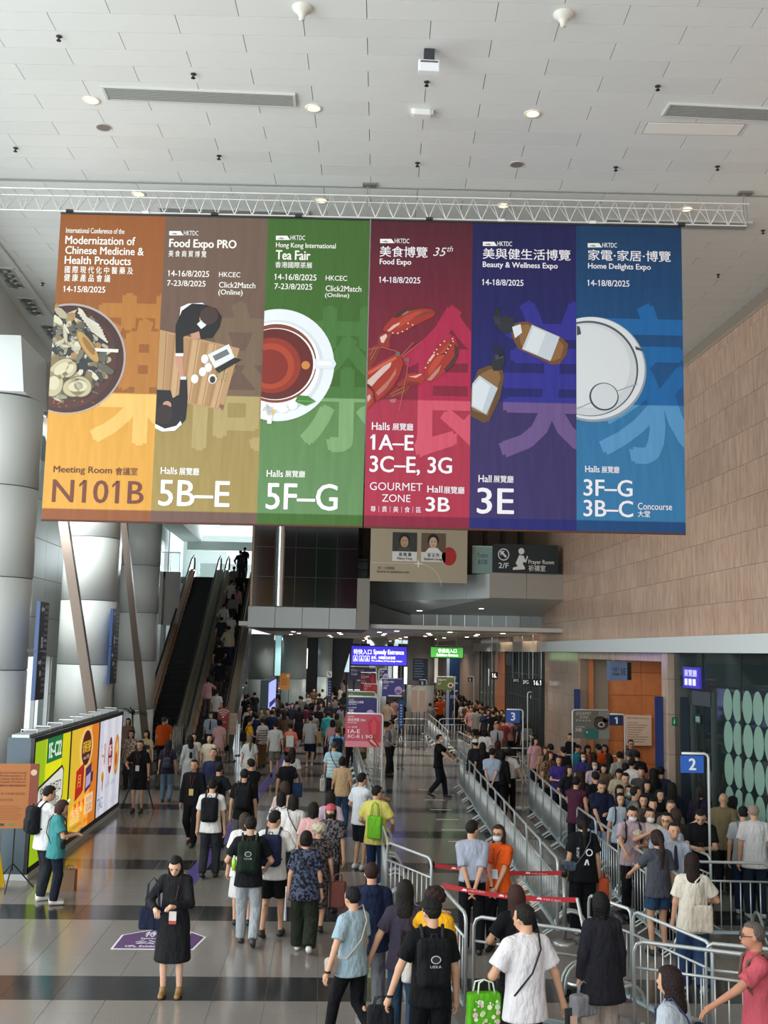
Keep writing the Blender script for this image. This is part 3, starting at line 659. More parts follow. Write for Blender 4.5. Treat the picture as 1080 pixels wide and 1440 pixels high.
MB().cbox(-.11, .11, 0, .14, -.08, 0, .012).build('casing', mat('#e3e4e0', .4), t); MB().box(-.14, -.11, .03, .1, -.06, 0).box(.11, .14, .03, .1, -.06, 0).build('clip', white, t)
p = cpt(975, 181); t = thing('access_hatch', 'paler flush access hatch in the ceiling below the right diffuser', 'hatch', (p[0], p[1], CZ), TH)
MB().box(-.62, .62, -.14, .14, -.01, .0).build('hatch_panel', mat('#f3f1ea', .5), t); MB().box(-.64, .64, -.16, .16, -.004, .0).build('frame', mat('#b5b4ae', .5), t)
for k, (px, py) in enumerate([(14, 392), (43, 432), (72, 468)]):
    p = W(px, py, Z=CZ-.06); t = thing('recessed_lamp_group', ('recessed quad of dark lamps nearest the left edge', 'middle recessed quad of lamps in the left ceiling band', 'farthest recessed quad of lamps beside the banner edge')[k], 'ceiling light', (p[0]+.02, p[1], CZ-.05), .06, 'recessed lamp quads at the left')
    MB().box(-.17, .17, -.55, .55, -.006, 0).build('recess_plate', mat('#c4c7c5', .6), t); MB().box(-.2, -.17, -.58, .58, -.012, 0).box(.17, .2, -.58, .58, -.012, 0).box(-.2, .2, -.58, -.55, -.012, 0).box(-.2, .2, .55, .58, -.012, 0).build('frame', mat('#eef1ef', .5), t)
    for i in range(4): MB().lathe([(.0, -.05), (.07, -.045), (.12, -.01)], -.02+.03*(i % 2), -.39+.26*i, 14).build('reflector', mat('#8c8f8e', .25, .7), t, True)

# ================================================================== TRUSS AND BANNERS
BY = 15.055
def BP(px, py):
    d = ray(px, py); t = (BY*ct)/(-st*d[0]+ct*d[1]); P = EYE+t*d
    return (P[0]*ct+(P[1]-BY)*st, P[2])
def bp(*pts): return [BP(*p) for p in pts]
tl, tr_ = BP(0, 268), BP(1048, 288); zb = 10.335; zt = 10.62; hw = .12
t = thing('lighting_truss', 'slender white lattice truss carrying the hanging banners', 'truss', (0, BY, 0), TH)
wt_m = mat('#d8dad6', .35, .3)
xa, xb = tl[0]-1.2, BP(1050, 300)[0]
tg = (zt-.0)
for y, z in ((-hw, zt), (hw, zt), (0, zb)): MB().tube([(xa, y, z), (xb, y, z)], .011, 8).build('chord', wt_m, t)
n = int((xb-xa)/.26); 
dm = MB(); dm.tube([(0, 0, zb), (.13, -hw, zt), (.26, 0, zb)], .006, 5); dm.tube([(0, 0, zb), (.13, hw, zt), (.26, 0, zb)], .006, 5); dm.tube([(.13, -hw, zt), (.13, hw, zt)], .006, 5); dm = dm.mesh('lattice', wt_m)
for i in range(n): link('lattice', dm, t, (xa+i*.26, 0, 0))
for px in (519, 1048):
    u, _ = BP(px, 280)
    MB().tube([(u-.03, 0, zb), (u-.03, 0, CZ-.02)], .007, 6).tube([(u+.03, 0, zb), (u, 0, CZ-.02)], .006, 6).build('hanger', mat('#8c8d8a', .4), t)
    MB().box(u-.1, u+.1, -.06, .06, CZ-.03, CZ+.01).build('hanger_plate', mat('#77746e', .5), t)
for px in (205, 302, 420, 604, 705, 833, 958, 98):
    u, _ = BP(px, 300); MB().box(u-.05, u+.05, -.03, .03, zb-.025, zb+.015).build('clamp', mat(('#2a2b2c', '#e6e6e2')[px % 2]), t)
ZT, ZB, ZS, ZM = 10.29, 5.74, BP(75, 715)[1], BP(200, 554)[1]
def ramp_mat(name, stops):
    M = bpy.data.materials.new(name); M.use_nodes = True; nt = M.node_tree; b = nt.nodes['Principled BSDF']; N = nt.nodes.new; L = nt.links.new
    tc = N('ShaderNodeTexCoord'); sx = N('ShaderNodeSeparateXYZ'); L(tc.outputs['Object'], sx.inputs[0])
    mr = N('ShaderNodeMapRange'); mr.inputs['From Min'].default_value = ZB; mr.inputs['From Max'].default_value = ZT; L(sx.outputs[2], mr.inputs[0])
    r = N('ShaderNodeValToRGB'); L(mr.outputs[0], r.inputs[0]); cr = r.color_ramp
    while len(cr.elements) < len(stops): cr.elements.new(.5)
    for e, (z, c) in zip(cr.elements, stops): e.position = (z-ZB)/(ZT-ZB); e.color = lin(c)
    L(r.outputs[0], b.inputs['Base Color']); b.inputs['Roughness'].default_value = .62; b.inputs['Specular IOR Level'].default_value = .3
    n = N('ShaderNodeTexNoise'); mp = N('ShaderNodeMapping'); mp.inputs['Scale'].default_value = (1.3, 1, .3); L(tc.outputs['Object'], mp.inputs[0]); L(mp.outputs[0], n.inputs[0]); n.inputs['Detail'].default_value = 1.5
    bp_ = N('ShaderNodeBump'); bp_.inputs['Strength'].default_value = .16; bp_.inputs['Distance'].default_value = .1; L(n.outputs[0], bp_.inputs['Height']); L(bp_.outputs[0], b.inputs['Normal'])
    return M
e = .004
def stops(strip, lo, lo2, mid, top): return [(ZB, strip), (ZS-e, strip), (ZS+e, lo), (ZM-e, lo2), (ZM+e, mid), (ZT, top)]
PC = [stops('#8a5434', '#d29a45', '#cc9744', '#8d5a30', '#925830'), stops('#6d544c', '#9c8850', '#978353', '#665045', '#6f5a4e'),
      stops('#40662a', '#63885a', '#5a7f4b', '#3b6329', '#42672f'), stops('#82203a', '#aa3149', '#a43249', '#812339', '#51212c'),
      stops('#20246b', '#3b3163', '#38305f', '#232468', '#1f1e4e'), stops('#174678', '#3377a6', '#3072a0', '#185086', '#193c60')]
uL = [BP(71.5, 520)[0], 0, 0, BP(515.2, 520)[0]]; uL[1] = uL[0]+(uL[3]-uL[0])*.3395; uL[2] = uL[0]+(uL[3]-uL[0])*.670
uR = [BP(516.8, 520)[0], 0, 0, BP(961, 520)[0]]; uR[1] = uR[0]+(uR[3]-uR[0])*.3275; uR[2] = uR[0]+(uR[3]-uR[0])*.661
EDG = [(uL[0], uL[1]), (uL[1], uL[2]), (uL[2], uL[3]), (uR[0], uR[1]), (uR[1], uR[2]), (uR[2], uR[3])]
bL = thing('hanging_banner', 'left half of the wide hall directory banner, brown, grey and green panels', 'banner', (0, BY, 0), TH)
bR = thing('hanging_banner', 'right half of the wide hall directory banner, red, navy and blue panels', 'banner', (0, BY, 0), TH)
for i, (a, b) in enumerate(EDG):
    MB().box(a, b, 0, .008, ZB, ZT).build('banner_panel', ramp_mat('banner_print', PC[i]), bL if i < 3 else bR)
for r_, a, b in ((bL, uL[0], uL[3]), (bR, uR[0], uR[3])):
    MB().tube([(a, .004, ZT+.01), (b, .004, ZT+.01)], .016, 8).build('top_pole', black, r_); MB().tube([(a, .004, ZB), (b, .004, ZB)], .015, 8).build('bottom_pole', mat('#5b3528'), r_)
def BT(P_, col, s, x0, y0, x1, y1, k=2, bold=.012, **kw):        # ink box in the banner plane; (x0,y1)-(x1) is the baseline end to end
    a = BP(x0, y1); b = BP(x1, y1); c_ = BP(x0, y0)
    P_.text(col, s, a[0], a[1], b[0], c_[1], k, bold, **kw)
wL, wR = '#f0ede6', '#efedf0'
def logo(P_, x, y):
    P_.poly('#efeeea', bp((x, y+2), (x+16, y+2), (x+20, y+8), (x, y+8))); P_.poly('#8a8a86', bp((x+2, y+6), (x+8, y+4.5), (x+12, y+6), (x+9, y+7)), 2)
    BT(P_, '#efeeea', 'HKTDC', x+20.5, y+1.5, x+41, y+8, bold=.008)
A = Print(); cw = '#efece4'
# --- panel 1
BT(A, cw, 'International Conference of the', 93, 320, 175, 327.5); BT(A, cw, 'Modernization of', 92, 331.5, 190, 343, bold=.02)
BT(A, cw, 'Chinese Medicine &', 92, 346, 202, 357, bold=.02); BT(A, cw, 'Health Products', 91, 360, 184, 371, bold=.02)
BT(A, cw, '國 際 現 代 化 中 醫 藥 及', 91, 374, 187, 384, bold=.008); BT(A, cw, '健 康 產 品 會 議', 90, 385, 155, 395.5, bold=.008); BT(A, cw, '14-15/8/2025', 89, 402, 148, 410.5, bold=.014)
BT(A, '#5e3020', 'Meeting Room', 75, 655, 157, 667, bold=.014); BT(A, '#5e3020', '會議室', 162, 657, 193, 668, bold=.01); BT(A, '#6b3626', 'N101B', 73, 674, 201, 706, bold=.012)
# --- panel 2
logo(A, 238, 323); BT(A, cw, 'Food Expo PRO', 238, 336, 332, 351, bold=.026); BT(A, cw, '美 食 商 貿 博 覽', 237, 352, 290, 361, bold=.008)
BT(A, cw, '14-16/8/2025', 236, 380, 294, 388.5); BT(A, cw, 'HKCEC', 308, 382.5, 338, 389.5); BT(A, cw, '7-23/8/2025', 235, 394, 289, 402); BT(A, cw, 'Click2Match', 308, 396.5, 359, 404.5); BT(A, cw, '(Online)', 307, 407, 341, 416.5)
BT(A, '#f2f0ec', 'Halls', 226, 657, 249, 666.5, bold=.014); BT(A, '#f2f0ec', '展覽廳', 252, 657.5, 280, 668, bold=.01); BT(A, '#eef0f0', '5B–E', 223, 675, 322, 711, bold=.014)
# --- panel 3
logo(A, 388, 329.5); BT(A, cw, 'Hong Kong International', 388, 341, 472, 350, bold=.014); BT(A, cw, 'Tea Fair', 388, 352, 436, 365, bold=.028); BT(A, cw, '香港國際茶展', 387, 368, 439, 376.5, bold=.008)
BT(A, cw, '14-16/8/2025', 386, 385, 445, 393.5); BT(A, cw, 'HKCEC', 458, 387.5, 488, 394.5); BT(A, cw, '7-23/8/2025', 386, 398.5, 439, 406.5); BT(A, cw, 'Click2Match', 458, 401.5, 508, 409.5); BT(A, cw, '(Online)', 457, 412, 491, 419.5)
BT(A, '#f2f0ec', 'Halls', 375, 661, 398, 670.5, bold=.014); BT(A, '#f2f0ec', '展覽廳', 401, 661.5, 429, 671, bold=.01); BT(A, '#eef0f0', '5F–G', 374, 679, 474, 716, bold=.014)
ink = A.build(bL)
# big faint characters
GC = [('#a8723a', '#ddb266', 0), ('#74604f', '#a99866', 0), ('#47723a', '#7ba06d', 0), ('#a8294a', '#cc5468', '#9d2c48'), ('#31308c', '#6a5488', 0), ('#1a64a2', '#5593c2', '#2c74ac')]
for i, (ch, x0, y0, x1, y1, bt) in enumerate([('藥', 130, 414, 262, 622, bL), ('商', 266, 424, 396, 630, bL), ('茶', 420, 432, 552, 632, bL), ('食', 566, 430, 700, 640, bR), ('美', 706, 424, 846, 640, bR), ('家', 848, 428, 986, 648, bR)]):
    up, lo, _ = GC[i]; key = 'faint%d' % i; MC[('alpha', key)] = ramp_mat('faint_print', [(ZB, lo), (ZM-e, lo), (ZM+e, up), (ZT, up)])
    G = Print(0, .0012); a, b = EDG[i]; BT(G, key, ch, x0, y0, x1, y1, 1, .026, xmin=a+.002, xmax=b-.002, heavy=.024)
    for o in G.build(bt): o.name = 'faint_character'; o['label'] = 'big faint Chinese character printed across the panel'
# --- pictures
def clipkw(i): return dict(xmin=EDG[i][0], xmax=EDG[i][1])
s_ = BP(200, 500)[0]-BP(199, 500)[0]                       # metres per px in the banner plane
A = Print(0, .0013)
def disc(Q, col, cx, cy, rx, ry=None, k=3, i=0, **kw): c_ = BP(cx, cy); Q.disc(col, c_[0], c_[1], rx*s_, (ry or rx)*s_, k, **clipkw(i), **kw)
disc(A, '#a79c98', 97, 504, 80, 80, 3, n=60); disc(A, '#3e2421', 96.5, 504.5, 77.5, 77.5, 4, n=60); disc(A, '#4c2c25', 94, 505, 70, 71, 5, n=50)
r7 = random.Random(3)
herbs = ['#8f8a73', '#6f6b5a', '#a59d84', '#b7b09a', '#3a3d40', '#57564d', '#9b7b4c', '#c8c1aa', '#2f3236', '#7c6a4b']
disc(A, '#2c3034', 92, 501, 60, 62, 5.5, n=40)
for q in range(270):
    a = r7.uniform(0, 6.28); r_ = 62*math.sqrt(r7.random()); x, y = 92+r_*math.cos(a), 500+r_*math.sin(a)
    if x > 135 and y > 530: continue
    pts = []; rot = r7.uniform(0, 3.14); L1, L2 = r7.uniform(4, 15), r7.uniform(1.5, 6)
    for k in range(9):
        b = 2*math.pi*k/9; w_ = r7.uniform(.7, 1.1); xx, yy = L1*w_*math.cos(b), L2*w_*math.sin(b); pts.append((x+xx*math.cos(rot)-yy*math.sin(rot), y+xx*math.sin(rot)+yy*math.cos(rot)))
    A.poly(herbs[q % 10], bp(*pts), 6+(q % 8), **clipkw(0))
for x, y, a_, b_, rot in ((86, 520, 20, 12, 40), (75, 540, 14, 18, 0), (106, 545, 17, 13, 10), (113, 544, 16, 14, -20), (124, 488, 26, 7, -55), (98, 520, 12, 9, 60)):
    disc(A, '#6e6850', x, y, a_+1.5, b_+1.5, 15, rot=rot); disc(A, '#b3a988' if b_ > 8 else '#b08a4e', x, y, a_, b_, 16, rot=rot); disc(A, '#c6be9f' if b_ > 8 else '#8b6530', x+1, y-1, a_*.6, b_*.55, 17, rot=rot)
for k in range(7): A.line('#c9c4b4', bp((110+k*3, 440+k*4), (140+k*2, 458+k*4)), .025, 15)
A.line('#d8d2c4', bp((128, 492), (167, 494)), .05, 16)
for q in range(14): disc(A, '#b9552f', r7.uniform(75, 140), r7.uniform(563, 575), 1.1, 1, 6, n=5)
for o in A.build(bL): o.name = 'printed_herb_bowl'; o['kind'] = 'stuff'
A = Print(0, .0013); kw = clipkw(1)
wood = '#b08b63'
A.poly(wood, bp((222, 463), (337, 490), (313, 577), (218, 559)), 3, **kw)
for k in range(1, 10):       # plank seams, kept inside the table outline
    f = k/10; A.line('#8f6c48', bp((222+115*f*.98+1, 463+27*f+2), (218+95*f*.98+1, 559+18*f-2)), .010, 4)
for k in range(1, 9):
    f = k/10+.03; A.poly(('#bd9a72', '#a67f58')[k % 2], bp((222+115*f, 464+27*f+2), (222+115*(f+.09), 464+27*(f+.09)+2), (218+95*(f+.09), 557+18*(f+.09)), (218+95*f, 557+18*f)), 3.5, **kw)
A.poly('#dfe3e6', bp((254, 432), (265, 427), (285, 426), (290, 430), (258, 470), (250, 470)), 4, **kw)
A.poly('#121316', bp((247, 458), (256, 437), (270, 427), (286, 428), (304, 434), (312, 446), (309, 460), (299, 475), (284, 477), (270, 468), (258, 474), (258, 500), (247, 500)), 5, **kw)
disc(A, '#3f2c2a', 294, 444, 13, 13, 7, 1); disc(A, '#c08f78', 287, 450, 6, 8, 6, 1, rot=30); A.poly('#d9dde0', bp((277, 456), (284, 450), (290, 458), (283, 463)), 7, **kw)
A.poly('#bb8a72', bp((247, 498), (256, 498), (259, 530), (254, 532), (247, 510)), 5, **kw); A.poly('#e8eaec', bp((247, 497), (258, 497), (258, 501), (247, 501)), 7, **kw)
A.poly('#bb8a72', bp((268, 470), (280, 466), (282, 476), (270, 476)), 6, **kw)
A.poly('#14151a', bp((218, 548), (240, 549), (243, 560), (252, 555), (254, 530), (263, 531), (264, 560), (261, 590), (248, 604), (236, 605), (218, 596)), 6, **kw)
A.poly('#e3e7ea', bp((218, 596), (232, 603), (248, 599), (254, 592), (256, 597), (246, 606), (228, 607), (218, 602)), 7, **kw)
disc(A, '#2b1f1e', 231, 583, 13, 14, 8, 1); disc(A, '#b98a74', 235, 570, 6, 6, 7, 1); A.poly('#e8eaec', bp((254, 530), (262, 530), (262, 534), (254, 534)), 8, **kw)
A.poly('#dadcdd', bp((292, 499), (322, 484), (330, 503), (302, 518)), 5, **kw); A.poly('#6a6d70', bp((299, 501), (319, 491), (323, 498), (303, 508)), 6, **kw); A.poly('#1b1c1f', bp((302, 519), (330, 503), (340, 506), (308, 525)), 6, **kw)
for x, y in ((288, 505), (285, 523), (293, 517), (274, 533)): disc(A, '#e5e7e8', x, y, 5, 6.5, 6, 1)
disc(A, '#3a2a22', 299, 534, 4, 5, 7, 1); disc(A, '#e0e2e2', 299, 533, 6, 7, 6, 1)
for k in range(9):
    a = k*.7; c_ = (312, 529); A.poly('#4e7a3d', bp(c_, (c_[0]+9*math.cos(a)-2*math.sin(a), c_[1]+9*math.sin(a)+2*math.cos(a)), (c_[0]+9*math.cos(a+.3), c_[1]+9*math.sin(a+.3))), 8, **kw)
A.poly('#7a5a3e', bp((308, 572), (310, 568), (315, 570), (313, 577)), 6, **kw)
for o in A.build(bL): o.name = 'printed_meeting_table'; o['kind'] = 'stuff'
A = Print(0, .0013)
cx, cy = 391, 513
disc(A, '#dfe5ea', cx, cy, 79, 81, 3, 2, n=60); disc(A, '#cdd4da', cx-2, cy+2, 66, 67, 4, 2, n=50); disc(A, '#eef1f3', cx-3, cy+1, 62, 63, 5, 2, n=50)
disc(A, '#7a3a2a', 388, 511, 57, 57, 6, 2, n=50); disc(A, '#f3f0ee', 388, 512, 55.5, 52, 7, 2, n=50); disc(A, '#5b1712', 387, 512, 53.5, 51, 8, 2, n=50)
disc(A, '#8c2a17', 383, 514, 40, 40, 9, 2, n=40); disc(A, '#a33c1e', 381, 515, 33, 33, 10, 2, n=40); disc(A, '#7d2012', 380, 516, 25, 25, 11, 2, n=40)
A.poly('#d9dfe4', bp((443, 505), (470, 506), (473, 512), (470, 518), (443, 519)), 9, **clipkw(2)); A.poly('#eef2f5', bp((446, 508), (466, 509), (466, 514), (446, 514)), 10, **clipkw(2)); disc(A, '#c4803a', 430, 514, 6, 6, 12, 2)
A.poly('#3f7a2e', bp((419, 556), (433, 557), (444, 565), (430, 571), (415, 565)), 11, **clipkw(2)); A.line('#76a763', bp((418, 564), (442, 565)), .012, 12)
for x, y in ((369, 572), (378, 578), (398, 574), (410, 570)): disc(A, '#f4f5f7', x, y, 9, 7, 12, 2, n=12)
A.poly('#f4f5f7', bp((374, 568), (384, 570), (382, 596), (376, 596)), 12, **clipkw(2)); disc(A, '#d8b24a', 384, 579, 2, 4, 13, 2)
for o in A.build(bL): o.name = 'printed_tea_cup'
# --- right banner text
A = Print(); cw = '#eeeaf0'
for x, y in ((534.5, 334), (679, 338), (826.5, 340)): logo(A, x, y)
BT(A, cw, '美食博覽', 534, 346, 601, 361, bold=.010); BT(A, '#e6dfe0', '35', 609, 348, 628, 360, bold=0, shear=.3); BT(A, '#e6dfe0', 'th', 629, 346, 637, 354, bold=0, shear=.3); BT(A, cw, 'Food Expo', 534, 364, 578, 374, bold=.02)
BT(A, cw, '14-18/8/2025', 533, 389, 591, 397.5)
BT(A, cw, 'Halls', 523, 594, 548, 604.5, bold=.014); BT(A, cw, '展覽廳', 552, 595, 581, 605, bold=.01); BT(A, cw, '1A–E', 521, 611, 581, 632, bold=.022); BT(A, cw, '3C–E, 3G', 520, 641, 635, 667, bold=.018)
BT(A, cw, 'GOURMET', 520, 678, 594, 689, bold=-.004); BT(A, cw, 'ZONE', 537, 695, 577, 705.5, bold=-.004); BT(A, cw, '尊｜貴｜美｜食｜區', 521, 711, 592, 720, bold=0)
BT(A, cw, 'Hall', 601, 683, 622, 692.5, bold=.014); BT(A, cw, '展覽廳', 624, 684, 653, 694, bold=.01); BT(A, cw, '3B', 599, 699, 632, 719, bold=.022)
BT(A, cw, '美與健生活博覽', 679, 349, 802, 364, bold=.010); BT(A, cw, 'Beauty & Wellness Expo', 679, 368, 784, 378, bold=.018); BT(A, cw, '14-18/8/2025', 678, 392.5, 736, 401)
BT(A, cw, 'Hall', 673, 668, 691, 678, bold=.014); BT(A, cw, '展覽廳', 694, 668.5, 722, 678.5, bold=.01); BT(A, cw, '3E', 671, 686, 722, 722, bold=.014)
BT(A, cw, '家電‧家居‧博覽', 827, 351, 943, 366, bold=.010); BT(A, cw, 'Home Delights Expo', 827, 370, 915, 380, bold=.018); BT(A, cw, '14-18/8/2025', 826, 393.5, 885, 402)
BT(A, cw, 'Halls', 823, 655, 843, 664, bold=.014); BT(A, cw, '展覽廳', 846, 655.5, 871, 665, bold=.01); BT(A, cw, '3F–G', 821, 674, 889, 697, bold=.018); BT(A, cw, '3B–C', 821, 703, 890, 726, bold=.018)
BT(A, cw, 'Concourse', 897, 707, 945, 716.5, bold=.006); BT(A, cw, '大堂', 897, 718, 914, 727, bold=.006)
A.build(bR)
# --- lobster, pump bottles, robot vacuum
A = Print(0, .0013); kw = clipkw(3)
lc_ = lambda *pts: bp(*[(510+x/6.97, 420+y/6.97) for x, y in zip(pts[::2], pts[1::2])])
LOB = [('#7d2a20', 3, (60,500,150,440,180,480,130,600,60,720,40,720)), ('#9c2a1c', 4, (195,310,215,270,270,210,340,140,420,100,520,85,600,90,680,110,712,140,695,175,620,210,540,250,460,290,400,330,330,350,280,345,240,330)),
 ('#4a1a18', 5, (300,180,360,120,450,92,560,85,640,98,560,100,470,115,400,150,340,190)), ('#b0402e', 5, (330,240,420,170,520,130,600,120,540,170,440,230,350,290)), ('#8a7070', 6, (380,160,440,120,460,130,400,165)), ('#d9a79c', 6, (240,315,300,260,360,235,365,250,310,290,260,325)),
 ('#6a3a28', 6, (480,192,560,150,650,122,706,138,650,140,560,170)), ('#8f2a1e', 3, (155,370,190,340,240,335,285,350,265,400,265,480,180,480,150,430)), ('#d8b8b0', 5, (170,380,230,345,240,370,205,435,180,430)),
 ('#7c2a1c', 3, (330,870,470,850,460,880,420,940,300,970,210,980)), ('#a86a60', 4, (260,990,330,980,320,1020,280,1020)), ('#8a2c1e', 3, (340,830,440,760,470,800,430,850,350,880)),
 ('#9e2818', 5, (38,710,180,620,330,540,380,580,400,640,360,760,290,880,210,970,120,1020,60,1080,35,1100)), ('#7c1a12', 6, (300,850,360,740,396,640,400,660,360,770,290,885,210,972,130,1015,200,950)),
 ('#cdb0a8', 7, (50,800,230,640,285,625,270,670,150,790,90,860,45,830)), ('#b06a60', 7, (130,920,260,790,330,680,325,740,230,880,150,955)), ('#c05a40', 7, (50,722,200,632,325,566,330,592,60,748)), ('#4a1410', 8, (35,830,60,845,110,900,130,1010,116,1020,95,910,35,850)),
 ('#a8392a', 8, (35,900,80,880,105,930,98,1000,40,1085)), ('#c9a8a0', 9, (45,960,72,935,80,975,48,1020)), ('#a02e20', 6, (430,740,500,730,580,740,612,770,600,810,560,845,470,850,430,800)), ('#dba79a', 7, (450,765,520,755,570,735,580,745,520,778)), ('#7a1e16', 7, (440,810,560,820,555,842,470,848)),
 ('#9c2a1c', 7, (610,780,605,650,640,600,700,530,760,450,830,400,880,390,920,420,940,500,925,580,880,660,800,730,720,790,650,825)), ('#4a2428', 8, (900,440,940,490,932,575,880,660,810,720,800,690,850,630,900,560)), ('#b5402c', 8, (640,700,700,600,790,500,850,430,870,470,800,560,720,680,650,760)),
 ('#d9b0a6', 9, (640,610,690,545,712,550,660,622)), ('#b87a74', 9, (630,800,700,720,770,650,745,720,670,805)), ('#5e1812', 9, (730,560,800,530,870,420,885,400,860,470,815,545))]
for col, k, pts in LOB: A.poly(col, lc_(*pts), k, **kw)
for x, y, r_ in [(345, 545, 26), (430, 600, 22)]: disc(A, '#6e5a50', 510+x/6.97, 420+y/6.97, r_/6.97, None, 9, 3, n=10)
for x, y in [(295, 338), (345, 342), (390, 325), (435, 300), (490, 260), (445, 245), (700, 530), (725, 500), (760, 455), (800, 420), (880, 395), (885, 420), (860, 460), (835, 495), (815, 530), (640, 630), (615, 680), (735, 545)]: disc(A, '#e6c4b4', 510+x/6.97, 420+y/6.97, 1.2, None, 10, 3, n=6)
for pts in ((370,570,500,430), (390,575,575,425), (450,590,430,750), (430,750,360,1090), (50,500,200,480), (200,480,340,520), (80,600,150,470), (70,560,120,470), (280,960,420,900), (270,940,400,870)): A.line('#b5604e', lc_(*pts), .010, 11)
for o in A.build(bR): o.name = 'printed_lobster'
A = Print(0, .0013); kw = clipkw(4)
def P5(col, k, *pts): A.poly(col, bp(*pts), k, **kw)
P5('#6a4423', 3, (716, 458), (730, 453), (741, 452), (790, 475), (799, 484), (797, 498), (787, 512), (776, 513), (729, 491), (721, 477)); P5('#8a6136', 4, (727, 459), (741, 456), (788, 480), (793, 487), (788, 504), (778, 508), (733, 486))
P5('#c2cbd3', 5, (748, 457), (787, 474), (774, 508), (734, 491)); P5('#d6dde3', 6, (750, 460), (768, 468), (756, 499), (738, 491))
P5('#20232b', 5, (700, 449), (712, 443), (723, 449), (722, 466), (710, 470), (699, 461)); P5('#2a2e38', 6, (693, 444), (702, 440), (705, 458), (696, 456)); P5('#14161c', 7, (694, 444), (698, 434), (706, 432), (703, 436), (700, 448)); P5('#d8dfe4', 7, (720, 460), (732, 456), (734, 468), (724, 476))
P5('#5f4120', 3, (672, 520), (688, 514), (706, 518), (709, 530), (703, 560), (688, 592), (680, 595), (662, 585), (662, 548)); P5('#85613a', 4, (676, 526), (690, 519), (702, 523), (704, 532), (686, 585), (664, 577), (664, 550))
P5('#b9c3cc', 5, (664, 540), (674, 528), (700, 546), (684, 583), (663, 572)); P5('#d3dbe1', 6, (665, 543), (675, 532), (690, 543), (678, 578), (664, 570))
P5('#1c1f27', 6, (691, 512), (694, 500), (706, 496), (711, 504), (706, 520), (694, 522)); P5('#14161c', 7, (691, 486), (700, 487), (706, 490), (708, 500), (701, 503), (701, 493), (692, 490)); P5('#3b404c', 7, (696, 500), (707, 498), (708, 503), (697, 506))
for o in A.build(bR): o.name = 'printed_pump_bottles'
A = Print(0, .0013)
disc(A, '#8e9aa3', 833, 519, 76, 76, 3, 5, n=60); disc(A, '#d7dde2', 832, 517.5, 74.5, 74, 4, 5, n=60); disc(A, '#4b5359', 829, 518, 68.5, 69, 5, 5, n=56); disc(A, '#c8ced3', 828, 519, 67, 67, 6, 5, n=56); disc(A, '#d5dadd', 826, 515, 60, 60, 7, 5, n=50)
A.line('#8d969c', bp((811, 575), (832, 566)), .014, 8); A.line('#8d969c', bp((868, 550), (896, 540)), .014, 8)
disc(A, '#3a4147', 849, 558, 20.5, 20, 9, 5, n=36); disc(A, '#cfd5d9', 849.5, 557.5, 18.5, 18.3, 10, 5, n=36); A.poly('#39424a', bp((811, 458), (815, 460), (817, 470), (811, 472)), 9, **clipkw(5)); A.poly('#39424a', bp((893, 487), (902, 491), (903, 494), (894, 492)), 9, **clipkw(5))
for o in A.build(bR): o.name = 'printed_robot_vacuum'

# ================================================================== SECOND BANNER AND MEZZANINE SIGNS
def sign_at(Y, name, label, cat, px0, py0, px1, py1, h=None, thick=.04, emit=0, frame=None, rz=0, group=None):
    """flat sign facing the camera side; returns thing, print sheet and px->local converter"""
    a, b = W(px0, py1, Y=Y), W(px1, py0, Y=Y); t = thing(name, label, cat, (a[0], Y, a[2]), rz, group); w_, hh = b[0]-a[0], b[2]-a[2]
    if frame: MB().box(-.04, w_+.04, .004, thick+.02, -.04, hh+.04).build('frame', mat(frame, .5), t)
    MB().box(0, w_, 0, thick, 0, hh).build('sign_face', mat(h, .5, emit=emit), t)
    kx, kz = w_/(px1-px0), hh/(py1-py0)
    loc = lambda x, y: ((x-px0)*kx, (py1-y)*kz)
    P_ = Print(0, .004)
    def T(col, s, x0, y0, x1, y1, bold=.01, k=2, **kw): a_ = loc(x0, y1); b_ = loc(x1, y0); P_.text(col, s, a_[0], a_[1], b_[0], b_[1], k, bold, **kw)
    def Rr(col, x0, y0, x1, y1, k=1): a_ = loc(x0, y1); b_ = loc(x1, y0); P_.rect(col, a_[0], a_[1], b_[0], b_[1], k)
    def Q(col, pts, k=1): P_.poly(col, [loc(*p) for p in pts], k)
    def D(col, x, y, r, k=1, ry=None): c_ = loc(x, y); P_.disc(col, c_[0], c_[1], r*kx, (ry or r)*kz, k)
    return t, P_, T, Rr, Q, D, w_, hh
t, P_, T, R, Q, D, w_, hh = sign_at(35.6, 'hanging_banner', 'beige banner with two portrait photographs and a red disc hung on the bridge', 'banner', 520, 706, 658, 817, '#b3a58d', .03)
for x in (.3, w_-.3): MB().tube([(x, .015, hh), (x, .015, CZ-t.location.z)], .008, 6).build('cord', steel, t)
for x0, face in ((551, '#c49a80'), (592, '#d8b39b')):
    R('#e4e3de', x0, 750, x0+35, 789); R('#3a3a38' if x0 < 560 else '#6d5642', x0, 750, x0+35, 776, 2)
    D('#1b1a1a', x0+17, 760, 8, 3, 9); D(face, x0+17, 763, 5.6, 4, 7.5); Q('#e9e9e9' if x0 > 560 else '#4a4d46', [(x0+6, 776), (x0+11, 770), (x0+23, 770), (x0+29, 776)], 4)
    D('#2a1c1a', x0+15, 761.5, .8, 5); D('#2a1c1a', x0+19.3, 761.5, .8, 5); Q('#8a4a40', [(x0+15, 766.5), (x0+19, 766.5), (x0+17, 768)], 5)
T('#3b3a37', '馮 舞 蘭', 560, 777.5, 578, 782.5, k=3); T('#3b3a37', 'Nancy Fong', 558, 783.5, 579, 788, k=3); T('#3b3a37', '梁 正 羚', 601, 777.5, 618, 782.5, k=3); T('#3b3a37', 'Stefanie Leung', 596, 783.5, 622, 788, k=3)
